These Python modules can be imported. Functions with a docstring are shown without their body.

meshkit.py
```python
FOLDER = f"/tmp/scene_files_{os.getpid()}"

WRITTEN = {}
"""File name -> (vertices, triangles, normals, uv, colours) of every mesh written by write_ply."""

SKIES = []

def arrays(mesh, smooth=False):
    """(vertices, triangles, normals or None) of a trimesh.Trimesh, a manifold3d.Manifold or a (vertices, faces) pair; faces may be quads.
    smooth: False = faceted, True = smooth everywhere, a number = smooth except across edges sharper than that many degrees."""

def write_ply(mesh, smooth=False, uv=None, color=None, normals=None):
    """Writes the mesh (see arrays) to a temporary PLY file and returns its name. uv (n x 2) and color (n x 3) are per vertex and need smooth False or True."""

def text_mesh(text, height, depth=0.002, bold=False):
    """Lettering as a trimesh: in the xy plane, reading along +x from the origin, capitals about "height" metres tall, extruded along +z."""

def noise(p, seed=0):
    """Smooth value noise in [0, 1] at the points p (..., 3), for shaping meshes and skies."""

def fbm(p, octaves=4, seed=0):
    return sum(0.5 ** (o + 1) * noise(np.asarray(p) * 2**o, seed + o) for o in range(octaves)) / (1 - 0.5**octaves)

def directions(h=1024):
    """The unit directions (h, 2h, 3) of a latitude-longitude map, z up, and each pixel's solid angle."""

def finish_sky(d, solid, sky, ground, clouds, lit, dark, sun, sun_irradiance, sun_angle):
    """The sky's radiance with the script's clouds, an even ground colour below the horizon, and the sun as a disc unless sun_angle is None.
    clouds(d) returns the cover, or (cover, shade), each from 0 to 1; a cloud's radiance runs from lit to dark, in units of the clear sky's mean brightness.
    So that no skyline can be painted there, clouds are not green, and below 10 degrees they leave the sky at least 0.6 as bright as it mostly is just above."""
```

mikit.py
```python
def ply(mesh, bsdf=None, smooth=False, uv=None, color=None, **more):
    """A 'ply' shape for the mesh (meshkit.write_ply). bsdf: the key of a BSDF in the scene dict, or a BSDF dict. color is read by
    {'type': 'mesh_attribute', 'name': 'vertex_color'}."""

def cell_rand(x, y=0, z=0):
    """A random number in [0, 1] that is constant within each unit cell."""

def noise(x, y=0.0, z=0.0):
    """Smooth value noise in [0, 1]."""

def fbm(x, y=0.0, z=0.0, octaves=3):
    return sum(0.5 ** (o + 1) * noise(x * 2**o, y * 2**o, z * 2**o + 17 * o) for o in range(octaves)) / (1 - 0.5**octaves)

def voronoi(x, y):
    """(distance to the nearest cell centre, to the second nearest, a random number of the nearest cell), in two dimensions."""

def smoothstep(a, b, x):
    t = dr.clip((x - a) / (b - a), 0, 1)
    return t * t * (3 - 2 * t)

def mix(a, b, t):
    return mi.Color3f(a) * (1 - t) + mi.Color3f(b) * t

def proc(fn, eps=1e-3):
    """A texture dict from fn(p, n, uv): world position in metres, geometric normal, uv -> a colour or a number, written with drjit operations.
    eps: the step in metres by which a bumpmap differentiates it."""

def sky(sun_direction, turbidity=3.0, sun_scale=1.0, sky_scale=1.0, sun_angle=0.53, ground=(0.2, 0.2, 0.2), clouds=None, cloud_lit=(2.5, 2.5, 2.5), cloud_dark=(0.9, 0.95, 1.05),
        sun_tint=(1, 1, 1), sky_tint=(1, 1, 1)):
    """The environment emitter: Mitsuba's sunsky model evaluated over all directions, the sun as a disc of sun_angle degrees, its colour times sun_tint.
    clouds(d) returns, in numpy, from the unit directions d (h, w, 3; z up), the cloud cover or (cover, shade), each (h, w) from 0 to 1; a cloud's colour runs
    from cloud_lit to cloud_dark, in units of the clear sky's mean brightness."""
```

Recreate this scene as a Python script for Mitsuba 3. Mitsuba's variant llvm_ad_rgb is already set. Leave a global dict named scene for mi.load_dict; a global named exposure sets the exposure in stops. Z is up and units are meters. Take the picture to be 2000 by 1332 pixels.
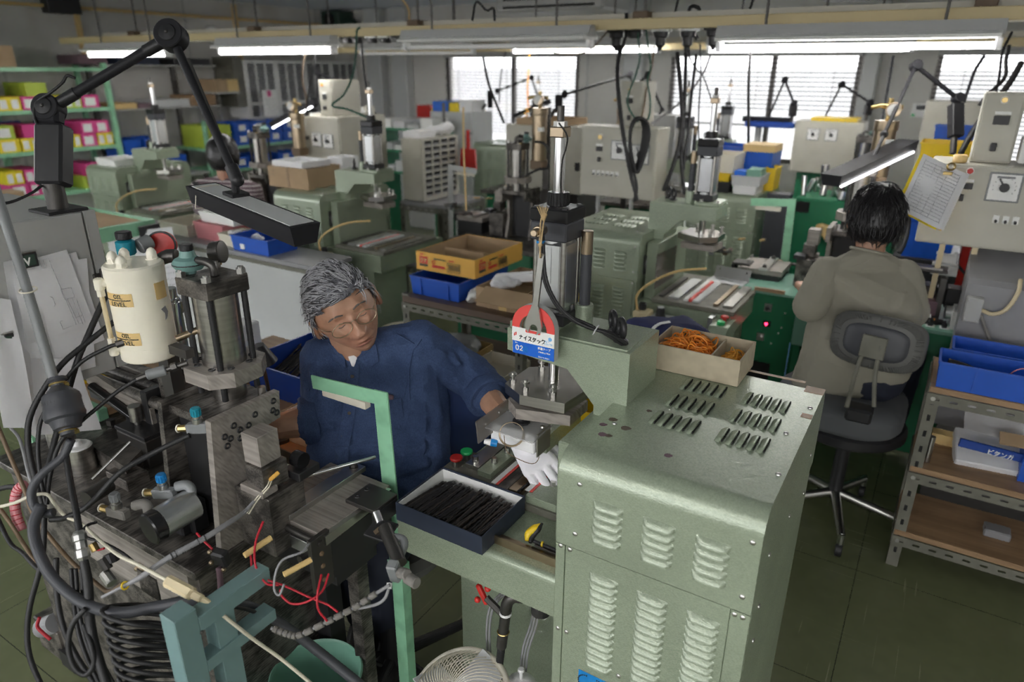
import math,random
import numpy as np,trimesh,manifold3d
import mitsuba as mi,drjit as dr
import mikit,meshkit
from mikit import proc,noise,fbm,smoothstep,mix,cell_rand,voronoi
from shapely.geometry import Polygon,LineString,box as sbox,Point
from shapely.ops import unary_union
T4=mi.ScalarTransform4f
scene,labels={},{}
PI=math.pi
# ---------------------------------------------------------------- camera, sky, exposure
exposure=4.6
scene['camera']={'type':'thinlens','fov':73.03,'fov_axis':'x','aperture_radius':0.0044,'focus_distance':1.62,'near_clip':0.05,'far_clip':200.0,'to_world':T4().look_at(origin=[0,0,1.7],target=[-0.488,0.792,1.333],up=[-0.196,0.310,0.930])}
def overcast(d):
    n=meshkit.fbm(d*3.0,3)
    return 0.93+0.0*n,0.25*n
scene['sky']=mikit.sky([0.3,-0.75,0.6],turbidity=6.0,sun_scale=0.0,sky_scale=1.0,ground=(0.3,0.3,0.3),clouds=overcast,cloud_lit=(2.0,2.0,2.02),cloud_dark=(1.3,1.33,1.4))
SKY_TUBE=1.7
# ---------------------------------------------------------------- materials
def M(key,color,rough=0.5,metal=0.0,spec=0.5,bump=None,two=True,**more):
    tex=color if isinstance(color,dict) else{'type':'rgb','value':list(color)}
    b={'type':'principled','base_color':tex,'roughness':rough,'specular':spec,**more}
    if metal:b['metallic']=metal
    if bump is not None:b={'type':'bumpmap','arbitrary':bump[0],'scale':bump[1],'bsdf':b}
    if two:b={'type':'twosided','bsdf':b}
    scene['mat_'+key]=b
    return key
def ply_(mesh,mat,smooth=False):return mikit.ply(mesh,'mat_'+mat,smooth)
def hammer(p,n,uv):
    s=noise(p.x*420,p.y*420,p.z*420)
    d=fbm(p.x*6,p.y*6,p.z*6,3)
    return mix((.235,.285,.205),(.335,.385,.285),s)*(0.86+0.28*d)
def oily(p,n,uv):
    d=fbm(p.x*30,p.y*30,p.z*30,4);s=noise(p.x*300,p.y*40,p.z*300)
    return mix((.045,.041,.038),(.22,.20,.18),smoothstep(.3,.75,d*.8+s*.2))
def milled(p,n,uv):
    a=fbm(p.x*24,p.y*24,p.z*24,3)
    s=noise(p.y*260+p.z*180,p.z*60-p.y*40,3)
    return mix((.15,.132,.118),(.46,.42,.38),.55*a+.45*s)
def steelbrush(p,n,uv):
    s=fbm(p.x*8,p.y*8,p.z*160,3)
    return mix((.38,.36,.34),(.62,.60,.57),s)
def wood(p,n,uv):
    g=fbm(p.x*5,p.y*60,p.z*60,3);d=fbm(p.x*9,p.y*9,2,2)
    return mix((.16,.09,.045),(.42,.27,.15),g*.7+d*.3)
def darkwood(p,n,uv):
    g=fbm(p.x*6,p.y*50,p.z*60,3);d=fbm(p.x*7,p.y*7,2,2)
    return mix((.055,.035,.025),(.17,.11,.08),g*.6+d*.4)
def vinyl(p,n,uv):
    d=fbm(p.x*2.2,p.y*2.2,0,3);g=fbm(p.x*25,p.y*25,0,2)
    s1=noise(p.x*160,p.y*5,5);m1=noise(p.x*6,p.y*6,9)
    s2=noise(p.x*5,p.y*160,7);m2=noise(p.x*5+40,p.y*5,3)
    s=smoothstep(.86,.96,s1)*smoothstep(.55,.8,m1)+smoothstep(.86,.96,s2)*smoothstep(.55,.8,m2)
    fx=p.x/.6-dr.floor(p.x/.6);fy=p.y/.6-dr.floor(p.y/.6)
    j=dr.select((fx<.005)|(fy<.005),1.0,0.0)
    c=mix((.105,.122,.058),(.18,.195,.105),d*.7+g*.3)
    return mix(mix(c,(.035,.04,.025),j),(.33,.32,.22),s*.55)
def wallpaint(p,n,uv):
    d=fbm(p.x*1.3,p.y*1.3,p.z*1.3,4)
    st=smoothstep(.55,.8,fbm(p.x*3+p.y*3,4,p.z*.7,3))
    return mix(mix((.52,.51,.485),(.68,.67,.645),d),(.36,.31,.25),st*.35)
def cream(p,n,uv):
    d=fbm(p.x*7,p.y*7,p.z*7,3)
    return mix((.40,.385,.32),(.50,.485,.42),d)
def denim(p,n,uv):
    w=noise(p.x*700,p.y*700,p.z*260);d=fbm(p.x*22,p.y*22,p.z*22,3)
    return mix((.020,.035,.090),(.074,.112,.215),.5*w+.5*d)
def skintone(p,n,uv):
    d=fbm(p.x*40,p.y*40,p.z*40,3);r=fbm(p.x*14+9,p.y*14,p.z*14,2)
    return mix(mix((.36,.19,.12),(.50,.29,.195),d),(.45,.19,.13),smoothstep(.5,.8,r)*.5)
def card(p,n,uv):
    d=fbm(p.x*12,p.y*12,p.z*12,3)
    return mix((.34,.235,.14),(.47,.34,.215),d)
def chipboard(p,n,uv):
    d=fbm(p.x*60,p.y*60,p.z*60,2)
    return mix((.36,.31,.22),(.47,.41,.30),d)
def sheetpaper(p,n,uv):
    d=fbm(p.x*9,p.y*9,p.z*9,3)
    return mix((.66,.66,.68),(.80,.80,.81),d)
def mintpaint(p,n,uv):
    d=fbm(p.x*26,p.y*26,p.z*26,3)
    return mix((.20,.43,.27),(.26,.53,.34),smoothstep(.2,.6,d))
def rusty(p,n,uv):
    d=fbm(p.x*16,p.y*16,p.z*16,4)
    return mix((.10,.098,.078),(.19,.185,.15),d)
def ivory(p,n,uv):
    d=fbm(p.x*9,p.y*9,p.z*5,3)
    return mix((.80,.75,.60),(.88,.85,.74),d)
def hammer_bump(p,n,uv):return noise(p.x*420,p.y*420,p.z*420)
def cloth_bump(p,n,uv):return fbm(p.x*45,p.y*45,p.z*30,3)
def hairfibre(p,n,uv):
    s=noise(p.x*500,p.y*500,p.z*90)
    return mix((.05,.05,.06),(.24,.24,.27),s)
M('green_paint',proc(hammer),.30,metal=.25,spec=1.0,bump=(proc(hammer_bump,5e-4),.00035))
M('oily_steel',proc(oily),.42,metal=.55)
M('milled_steel',proc(milled),.48,metal=.35)
M('brushed_steel',proc(steelbrush),.28,metal=1.0)
M('wood_board',proc(wood),.55)
M('dark_wood',proc(darkwood),.5)
M('vinyl_floor',proc(vinyl),.30,spec=.45)
M('wall_paint',proc(wallpaint),.8,spec=.2)
M('cream_paint',proc(cream),.45)
M('denim',proc(denim),.9,spec=.15,bump=(proc(cloth_bump,2e-3),.004),sheen=.3)
M('skin',proc(skintone),.45,spec=.45)
M('cardboard',proc(card),.8,spec=.2)
M('chipboard',proc(chipboard),.8,spec=.2)
M('paper',proc(sheetpaper),.8,spec=.2)
M('mint_paint',proc(mintpaint),.42)
M('olive_angle',proc(rusty),.5)
M('ivory_enamel',proc(ivory),.22,spec=.6)
M('grey_hair',proc(hairfibre),.5,spec=.4)
for k,c,r,mt in(('chrome',(.80,.80,.80),.12,1),('satin_steel',(.55,.54,.52),.3,1),('aluminium',(.62,.63,.64),.35,1),('brass',(.52,.38,.16),.3,1),('bronze_steel',(.42,.33,.23),.3,1),('dark_steel',(.10,.095,.09),.38,.8),('black_iron',(.03,.03,.032),.4,.3),('black_plastic',(.016,.016,.018),.42,0),('black_gloss',(.012,.012,.013),.16,0),('black_rubber',(.014,.014,.015),.5,0),('grey_rubber',(.045,.047,.055),.45,0),('lamp_black',(.020,.020,.023),.55,0),('slot_dark',(.008,.008,.008),.8,0),('grey_paint',(.40,.40,.385),.42,0),('grey_plastic',(.20,.21,.215),.45,0),('pale_grey',(.52,.53,.53),.5,0),('white_paint',(.74,.74,.72),.4,0),('white_plastic',(.78,.78,.78),.38,0),('white_foam',(.80,.80,.81),.8,0),('off_white',(.66,.62,.52),.5,0),('yellowed_plastic',(.62,.52,.33),.4,0),('teal_paint',(.16,.29,.27),.4,0),('teal_frame',(.145,.235,.235),.45,0),('blue_plastic',(.015,.085,.46),.35,0),('royal_blue',(.012,.05,.28),.38,0),('cap_blue',(.01,.20,.52),.35,0),('cap_teal',(.01,.22,.30),.35,0),('sky_blue',(.20,.46,.78),.5,0),('yellow_plastic',(.72,.50,.02),.4,0),('pink_card',(.62,.055,.24),.55,0),('lime_card',(.42,.52,.06),.55,0),('yellow_card',(.74,.58,.02),.55,0),('red_plastic',(.50,.025,.02),.35,0),('tape_red',(.72,.075,.065),.4,0),('tape_blue',(.012,.12,.58),.4,0),('green_button',(.02,.42,.12),.3,0),('machine_green',(.018,.17,.075),.42,0),('deep_green',(.03,.062,.045),.5,0),('cream_beam',(.60,.49,.27),.5,0),('beam_grey',(.45,.45,.44),.5,0),('ceiling_paint',(.46,.49,.55),.8,0),('orange_band',(.80,.28,.03),.45,0),('amber_band',(.80,.40,.05),.45,0),('stick_brown',(.035,.026,.022),.5,0),('stick_black',(.014,.012,.012),.4,0),('navy_box',(.022,.030,.052),.5,0),('navy_cloth',(.022,.026,.085),.85,0),('trouser_dark',(.012,.015,.028),.85,0),('tshirt_grey',(.27,.255,.205),.9,0),('hair_silver',(.50,.50,.53),.4,0),('hair_iron',(.045,.045,.052),.4,0),('brow_grey',(.13,.11,.10),.7,0),('black_hair',(.009,.008,.009),.38,0),('chair_blue',(.06,.095,.25),.35,0),('chair_grey',(.085,.085,.08),.5,0),('cushion_grey',(.085,.09,.095),.8,0),('glove_white',(.80,.79,.82),.85,0),('bucket_green',(.16,.33,.25),.4,0),('rope_tan',(.50,.36,.19),.8,0),('wire_red',(.45,.015,.03),.4,0),('wire_white',(.62,.58,.47),.45,0),('wire_brown',(.16,.105,.06),.5,0),('wire_grey',(.25,.25,.26),.45,0),('wire_green',(.02,.085,.055),.45,0),('ink',(.02,.02,.022),.6,0),('ink_grey',(.22,.22,.24),.6,0),('ink_red',(.55,.04,.03),.6,0),('label_tan',(.66,.47,.20),.5,0),('tan_tape',(.30,.20,.12),.5,0),('stain',(.10,.075,.055),.7,0),('pink_hose',(.55,.20,.22),.4,0),('label_white',(.80,.80,.78),.5,0),('orange_print',(.75,.42,.08),.7,0),('polybag',(.42,.43,.44),.25,0),('dust_grey',(.18,.17,.155),.7,0),('stripe_plum',(.16,.10,.12),.9,0),('stripe_pale',(.50,.45,.46),.9,0),('eye_white',(.7,.68,.66),.3,0),('lip',(.34,.14,.10),.5,0),('brow',(.07,.06,.055),.7,0)):
    M(k,c,r,metal=mt)
M('lamp_black',(.020,.020,.023),.5,spec=.2)
scene['mat_lens']={'type':'thindielectric','int_ior':1.15}
scene['mat_acrylic']={'type':'thindielectric','int_ior':1.35}
scene['mat_smoked_acrylic']={'type':'blendbsdf','weight':.38,'a':{'type':'thindielectric','int_ior':1.4},'b':{'type':'twosided','bsdf':{'type':'diffuse','reflectance':{'type':'rgb','value':[.22,.19,.16]}}}}
scene['mat_haze_film']={'type':'blendbsdf','weight':.3,'a':{'type':'thindielectric','int_ior':1.4},'b':{'type':'twosided','bsdf':{'type':'diffuse','reflectance':{'type':'rgb','value':[.5,.5,.5]}}}}
scene['mat_clear_glass']={'type':'thindielectric','int_ior':1.5}
# ---------------------------------------------------------------- naming
def fresh(key):
    if key not in used:used.add(key);return key
    i=1
    while '%s_%03d'%(key,i) in used:i+=1
    used.add('%s_%03d'%(key,i));return '%s_%03d'%(key,i)
used=set()
def thing(name,label,cat,group=None):
    k=fresh(name);labels[k]={'label':label,'category':cat}
    if group:labels[k]['group']=group
    return k
def shape(mesh,mat,smooth,tw=None):
    if isinstance(mesh,dict):d=dict(mesh)
    else:d=ply_(mesh,mat,smooth)
    if tw is not None:d['to_world']=T4(np.asarray(tw,float))
    return d
def part(parent,name,mesh,mat=None,smooth=False,label=None,kind=None,tw=None):
    k=fresh(parent+'__'+name)
    scene[k]=shape(mesh,mat,smooth,tw)
    if label or kind:labels[k]={}
    if label:labels[k]['label']=label
    if kind:labels[k]['kind']=kind
    return k
def solo(name,label,cat,mesh,mat=None,smooth=False,group=None,kind=None,tw=None):
    k=thing(name,label,cat,group)
    if kind:labels[k]['kind']=kind
    scene[k]=shape(mesh,mat,smooth,tw);return k
def struct(name,mesh,mat,smooth=False):
    used.add(name);scene[name]=ply_(mesh,mat,smooth);labels[name]={'kind':'structure'};return name
def dup(root,tw,label,name=None,group=None):
    """A copy of a thing with all its parts, placed by the matrix tw."""
    k=fresh(name or root.rsplit('_0',1)[0]);labels[k]={**labels[root],'label':label}
    if group:labels[k]['group']=group
    tw=np.asarray(tw,float)
    for key in[q for q in scene if q==root or q.startswith(root+'__')]:
        d=dict(scene[key]);old=np.array(d['to_world'].matrix,float) if 'to_world' in d else np.eye(4)
        d['to_world']=T4(tw@old);scene[k+key[len(root):]]=d;used.add(k+key[len(root):])
        if key!=root and key in labels:labels[k+key[len(root):]]=dict(labels[key])
    return k
# ---------------------------------------------------------------- mesh helpers
def V(*a):return np.array(a if len(a)>1 else a[0],float)
def unit(v):v=np.asarray(v,float);return v/np.linalg.norm(v)
def cat(*ms):
    ms=[m for q in ms for m in(q if isinstance(q,(list,tuple)) else[q])]
    return trimesh.util.concatenate(ms)
def box(lo,hi,b=0.0):
    lo,hi=np.minimum(lo,hi).astype(float),np.maximum(lo,hi).astype(float)
    c,h=(lo+hi)/2,(hi-lo)/2
    if b<=0:
        m=trimesh.creation.box(2*h);m.apply_translation(c);return m
    b=min(b,.45*h.min());pts=[]
    for s in np.ndindex(2,2,2):
        s=2*np.array(s)-1
        for a in range(3):
            q=h-b;q[a]=h[a];pts.append(s*q)
    m=trimesh.convex.convex_hull(np.array(pts));m.apply_translation(c);return m
def cbox(c,s,b=0.0):c,s=np.asarray(c,float),np.asarray(s,float);return box(c-s/2,c+s/2,b)
def mat4(o=(0,0,0),x=(1,0,0),y=(0,1,0)):
    x=unit(x);z=unit(np.cross(x,y));y=np.cross(z,x)
    m=np.eye(4);m[:3,0],m[:3,1],m[:3,2],m[:3,3]=x,y,z,o;return m
def rot(ax,deg):return trimesh.transformations.rotation_matrix(math.radians(deg),{'x':[1,0,0],'y':[0,1,0],'z':[0,0,1]}.get(ax,ax) if isinstance(ax,str) else ax)
def shift(x,y,z):m=np.eye(4);m[:3,3]=(x,y,z);return m
def moved(m,t):m=m.copy();m.apply_transform(t);return m
def lathe(prof,o=(0,0,0),ax=(0,0,1),n=20):
    """A solid of revolution from (r, h) pairs along the axis ax from o."""
    prof=[(max(r,0.0),h) for r,h in prof]
    if prof[0][0]>0:prof=[(0,prof[0][1])]+prof
    if prof[-1][0]>0:prof=prof+[(0,prof[-1][1])]
    z=unit(ax);x=unit(np.cross(z,(0,0,1) if abs(z[2])<.9 else(1,0,0)));y=np.cross(z,x)
    a=np.arange(n)*2*PI/n;ring=np.cos(a)[:,None]*x+np.sin(a)[:,None]*y
    v,f,rows=[],[],[]
    for r,h in prof:
        if r==0:rows.append([len(v)]);v.append(np.asarray(o)+z*h)
        else:rows.append(list(range(len(v),len(v)+n)));v.extend(np.asarray(o)+z*h+ring*r)
    for A,B in zip(rows,rows[1:]):
        for i in range(n):
            j=(i+1)%n
            if len(A)==1 and len(B)==1:continue
            if len(A)==1:f.append((A[0],B[j],B[i]))
            elif len(B)==1:f.append((A[i],A[j],B[0]))
            else:f+=[(A[i],A[j],B[j]),(A[i],B[j],B[i])]
    m=trimesh.Trimesh(np.array(v),np.array(f),process=False)
    if m.volume<0:m.invert()
    return m
def cyl(a,b,r,r2=None,n=16,c=0.0):
    a,b=V(a),V(b);L=np.linalg.norm(b-a);r2=r if r2 is None else r2
    p=[(r-c,0),(r,c),(r2,L-c),(r2-c,L)] if c else[(r,0),(r2,L)]
    return lathe(p,a,b-a,n)
def hexcyl(a,b,r):return cyl(a,b,r,n=6)
def spline(pts,steps=6,closed=False):
    P=np.asarray(pts,float);n=len(P)
    if n==2:return P
    out=[]
    Q=np.vstack([P[-1],P,P[0],P[1]]) if closed else np.vstack([2*P[0]-P[1],P,2*P[-1]-P[-2]])
    for i in range(n if closed else n-1):
        p0,p1,p2,p3=Q[i:i+4]
        for t in np.arange(steps)/steps:
            out.append(.5*(2*p1+(p2-p0)*t+(2*p0-5*p1+4*p2-p3)*t**2+(3*p1-p0-3*p2+p3)*t**3))
    if not closed:out.append(P[-1])
    return np.array(out)
def tube(pts,r,n=8,steps=6,closed=False,smooth=True,flat=1.0):
    C=spline(pts,steps,closed) if smooth else np.asarray(pts,float)
    k=len(C);R=np.broadcast_to(np.asarray(r,float),(k,)) if np.ndim(r)==0 else np.interp(np.linspace(0,1,k),np.linspace(0,1,len(r)),r)
    tg=np.gradient(C,axis=0) if not closed else np.roll(C,-1,0)-np.roll(C,1,0)
    tg/=np.maximum(np.linalg.norm(tg,axis=1,keepdims=True),1e-12)
    u=np.cross(tg[0],(0,0,1) if abs(tg[0][2])<.9 else(1,0,0));u/=np.linalg.norm(u)
    a=np.arange(n)*2*PI/n;v=[]
    for i in range(k):
        u=u-tg[i]*(u@tg[i]);u/=max(np.linalg.norm(u),1e-12);w=np.cross(tg[i],u)
        v.append(C[i]+R[i]*(np.cos(a)[:,None]*u+flat*np.sin(a)[:,None]*w))
    v=np.vstack(v);f=[]
    for i in range(k if closed else k-1):
        p,q=i*n,((i+1)%k)*n
        for j in range(n):
            l=(j+1)%n;f+=[(p+j,p+l,q+l),(p+j,q+l,q+j)]
    if not closed:
        v=np.vstack([v,C[0],C[-1]])
        for j in range(n):
            l=(j+1)%n;f+=[(len(v)-2,l,j),(len(v)-1,(k-1)*n+j,(k-1)*n+l)]
    return trimesh.Trimesh(v,np.array(f),process=False)
def torus(c,ax,R,r,n=24,m=8,a0=0,a1=360):
    z=unit(ax);x=unit(np.cross(z,(0,0,1) if abs(z[2])<.9 else(1,0,0)));y=np.cross(z,x)
    full=a1-a0>=360
    a=np.radians(np.linspace(a0,a1,n+(0 if full else 1),endpoint=not full))
    return tube(np.asarray(c)+R*(np.cos(a)[:,None]*x+np.sin(a)[:,None]*y),r,m,closed=full,smooth=False)
def prism(poly,h,t=None):
    """Polygon (list or shapely, with holes) in xy, extruded by h along z, then moved by t."""
    P=poly if hasattr(poly,'geom_type') else Polygon(poly)
    gs=list(getattr(P,'geoms',[P]))
    m=cat([trimesh.creation.extrude_polygon(g,h,engine='earcut') for g in gs if g.area>1e-10])
    if t is not None:m.apply_transform(t)
    return m
XZ=lambda y:mat4((0,y,0),(1,0,0),(0,0,1))
YZ=lambda x:mat4((x,0,0),(0,1,0),(0,0,1))
def rrect(x0,y0,x1,y1,r):return sbox(x0+r,y0+r,x1-r,y1-r).buffer(r,quad_segs=4)
def ball(c,r,n=2,s=(1,1,1)):
    m=trimesh.creation.icosphere(subdivisions=n,radius=1.0);m.apply_scale(np.asarray(s,float)*r);m.apply_translation(c);return m
def tray(lo,hi,w=.004,b=.0,taper=0.0,floor=None):
    """An open-topped box with walls of thickness w, narrower at the foot by taper."""
    x0,y0,z0=lo;x1,y1,z1=hi;t=taper;fl=w if floor is None else floor
    def ring(d,z):return[(x0+d,y0+d,z),(x1-d,y0+d,z),(x1-d,y1-d,z),(x0+d,y1-d,z)]
    v=ring(t,z0)+ring(0,z1)+ring(w,z1)+ring(t+w,z0+fl)
    f=[(0,3,2),(0,2,1)]
    for r in range(3):
        for i in range(4):
            j=(i+1)%4;f+=[(4*r+i,4*r+j,4*r+4+j),(4*r+i,4*r+4+j,4*r+4+i)]
    f+=[(12,13,14),(12,14,15)]
    return trimesh.Trimesh(np.array(v),np.array(f),process=False)
def text(s,h,o,x,y,depth=.0006,bold=False):
    m=meshkit.text_mesh(s,h,depth,bold);m.apply_transform(mat4(o,x,y));return m
def strokes(lines,w,h,o,x,y,depth=.0006):
    """Line drawing (lists of points in a unit-high frame) as thin raised ink."""
    P=unary_union([LineString(l).buffer(w/2,cap_style=2,join_style=2) for l in lines])
    m=prism(P,depth/h);m.apply_scale(h);m.apply_transform(mat4(o,x,y));return m
def bolt(o,ax,r=.006,h=.006,hexn=6):return cyl(o,V(o)+unit(ax)*h,r,n=hexn)
def screw(o,ax,r=.005):return lathe([(r,0),(r*.9,r*.35),(r*.5,r*.6)],o,ax,10)
def sheet(o,x,y,w,h,amp=.004,nx=8,ny=8,seed=0,curl=0.0,th=.0004):
    """A slightly wavy sheet of paper with thickness, w along x from the corner o and h along y."""
    x,y=unit(x),unit(y);z=np.cross(x,y);g=[]
    for j in range(ny+1):
        for i in range(nx+1):
            s,t=i/nx,j/ny
            k=amp*(meshkit.noise(np.array([s*2.2+seed*7.1,t*2.2,seed]),seed)-.5)+curl*t*t
            g.append(V(o)+x*w*s+y*h*t+z*k)
    g=np.array(g);N=len(g);v=np.vstack([g,g-z*th]);f=[]
    id=lambda i,j:j*(nx+1)+i
    for j in range(ny):
        for i in range(nx):
            a,b,c,d=id(i,j),id(i+1,j),id(i+1,j+1),id(i,j+1)
            f+=[(a,b,c),(a,c,d),(N+a,N+c,N+b),(N+a,N+d,N+c)]
    rim=[id(i,0) for i in range(nx)]+[id(nx,j) for j in range(ny)]+[id(i,ny) for i in range(nx,0,-1)]+[id(0,j) for j in range(ny,0,-1)]
    for a,b in zip(rim,rim[1:]+rim[:1]):f+=[(a,N+a,N+b),(a,N+b,b)]
    return trimesh.Trimesh(v,np.array(f),process=False)
def louvre(L,w,h,n=10,m=5):
    """A pressed louvre in the xy plane: L along x, rising over w in -y, open at its lower edge y = -w."""
    v,f=[],[]
    for i in range(n+1):
        u=i/n*2-1;e=(1-abs(u)**5)**.5
        for j in range(m+1):
            t=j/m;z=h*e*math.sin(t*PI/2*1.05)
            v.append((u*L/2,-w*t*(.75+.25*e),z))
        v.append((u*L/2,-w*(.75+.25*e),-.0005))
    k=m+2
    for i in range(n):
        for j in range(k-1):
            a,b,c,d=i*k+j,i*k+j+1,(i+1)*k+j+1,(i+1)*k+j
            f+=[(a,b,c),(a,c,d)]
    return trimesh.Trimesh(np.array(v),np.array(f),process=False)
def cable(name,label,pts,r,mat,cat_='cable',group=None,steps=6,n=8):return solo(name,label,cat_,tube(pts,r,n,steps),mat,True,group=group)
random.seed(3)
rnd=random.Random(11)
# ---------------------------------------------------------------- the room
XL,XR,YB,YF,HC=-7.0,3.4,7.0,-3.2,2.36
struct('floor',box((XL-.2,YF-.2,-.1),(XR+.2,YB+.2,0)),'vinyl_floor')
struct('ceiling',box((XL-.2,YF-.2,HC),(XR+.2,YB+.2,HC+.1)),'ceiling_paint')
def wall_with_holes(y0,y1,holes):
    P=sbox(XL-.2,0,XR+.2,HC)
    for a,b,c,d in holes:P=P.difference(sbox(a,c,b,d))
    return prism(P,y1-y0,XZ(y1))
WIN=[(-5.23,-3.50,.92,1.84),(-2.50,-.80,.92,1.84),(-.25,1.5,.92,1.84)]
struct('wall_back',wall_with_holes(YB,YB+.15,WIN),'wall_paint')
FRONT=[(-6.2,-3.4,.8,2.15),(-2.9,-.1,.8,2.15),(.4,3.0,.8,2.15)]
struct('wall_front',wall_with_holes(YF-.15,YF,FRONT),'wall_paint')
struct('wall_left',prism(sbox(YF,0,YB,HC).difference(sbox(-2.6,.8,.9,2.15)),.15,YZ(XL-.15)),'wall_paint')
struct('wall_right',box((XR,YF,0),(XR+.15,YB,HC)),'wall_paint')
for i,(a,b,c,d) in enumerate(WIN):
    w='window_%d'%(i+1);used.add(w);labels[w]={'kind':'structure'}
    mid=(a+b)/2+(.05 if i==0 else.12)
    fr=cat(box((a,YB-.02,c-.04),(b,YB+.05,c)),box((a,YB+.0,d-.03),(b,YB+.05,d)),box((a,YB,c),(a+.04,YB+.05,d)),box((b-.04,YB,c),(b,YB+.05,d)))
    part(w,'frame',fr,'dark_steel');part(w,'mullion',box((mid-.022,YB,c),(mid+.022,YB+.05,d)),'dark_steel')
    if i==1:part(w,'rail',box((a,YB,1.2),(b,YB+.05,1.218)),'dark_steel')
    part(w,'pane',box((a,YB+.02,c),(mid,YB+.024,d)),'clear_glass');part(w,'pane',box((mid,YB+.02,c),(b,YB+.024,d)),'clear_glass')
for x0 in np.arange(XL+.9,XR,.9):
    if not any(a-.05<x0<b+.05 for a,b,_,_ in WIN):
        k=fresh('wall_back__joint_strip');scene[k]=ply_(box((x0-.012,YB-.004,0),(x0+.012,YB,HC)),'beam_grey')
for y0 in np.arange(2.2,YB,.9):
    k=fresh('wall_left__joint_strip');scene[k]=ply_(box((XL,y0-.012,0),(XL+.004,y0+.012,HC)),'beam_grey')
slat_mesh=lambda L:ply_(moved(box((0,-.009,-.0008),(L,.009,.0008)),rot('x',32)),'black_iron')
for i,(a,b,c,d) in enumerate(WIN):
    bl=thing('venetian_blind',['horizontal venetian blind hanging in the window left of the glue press control box, slats open','venetian blind of the wide middle window behind the hanging cables','venetian blind of the right hand window beside the far arm lamp'][i],'blind')
    part(bl,'head_rail',box((a,YB-.06,d-.03),(b,YB-.02,d+.01),.004),'beam_grey')
    s=slat_mesh(b-a-.02);n=24 if i!=1 else 12
    zlow=1.02 if i!=1 else 1.36
    for j,z in enumerate(np.linspace(d-.05,zlow,n)):part(bl,'slat',s,tw=shift(a+.01,YB-.04,z))
    for q in(.12,.5,.88):part(bl,'cord',cyl((a+(b-a)*q,YB-.053,zlow),(a+(b-a)*q,YB-.053,d-.02),.0035,n=5),'grey_plastic')
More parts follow.
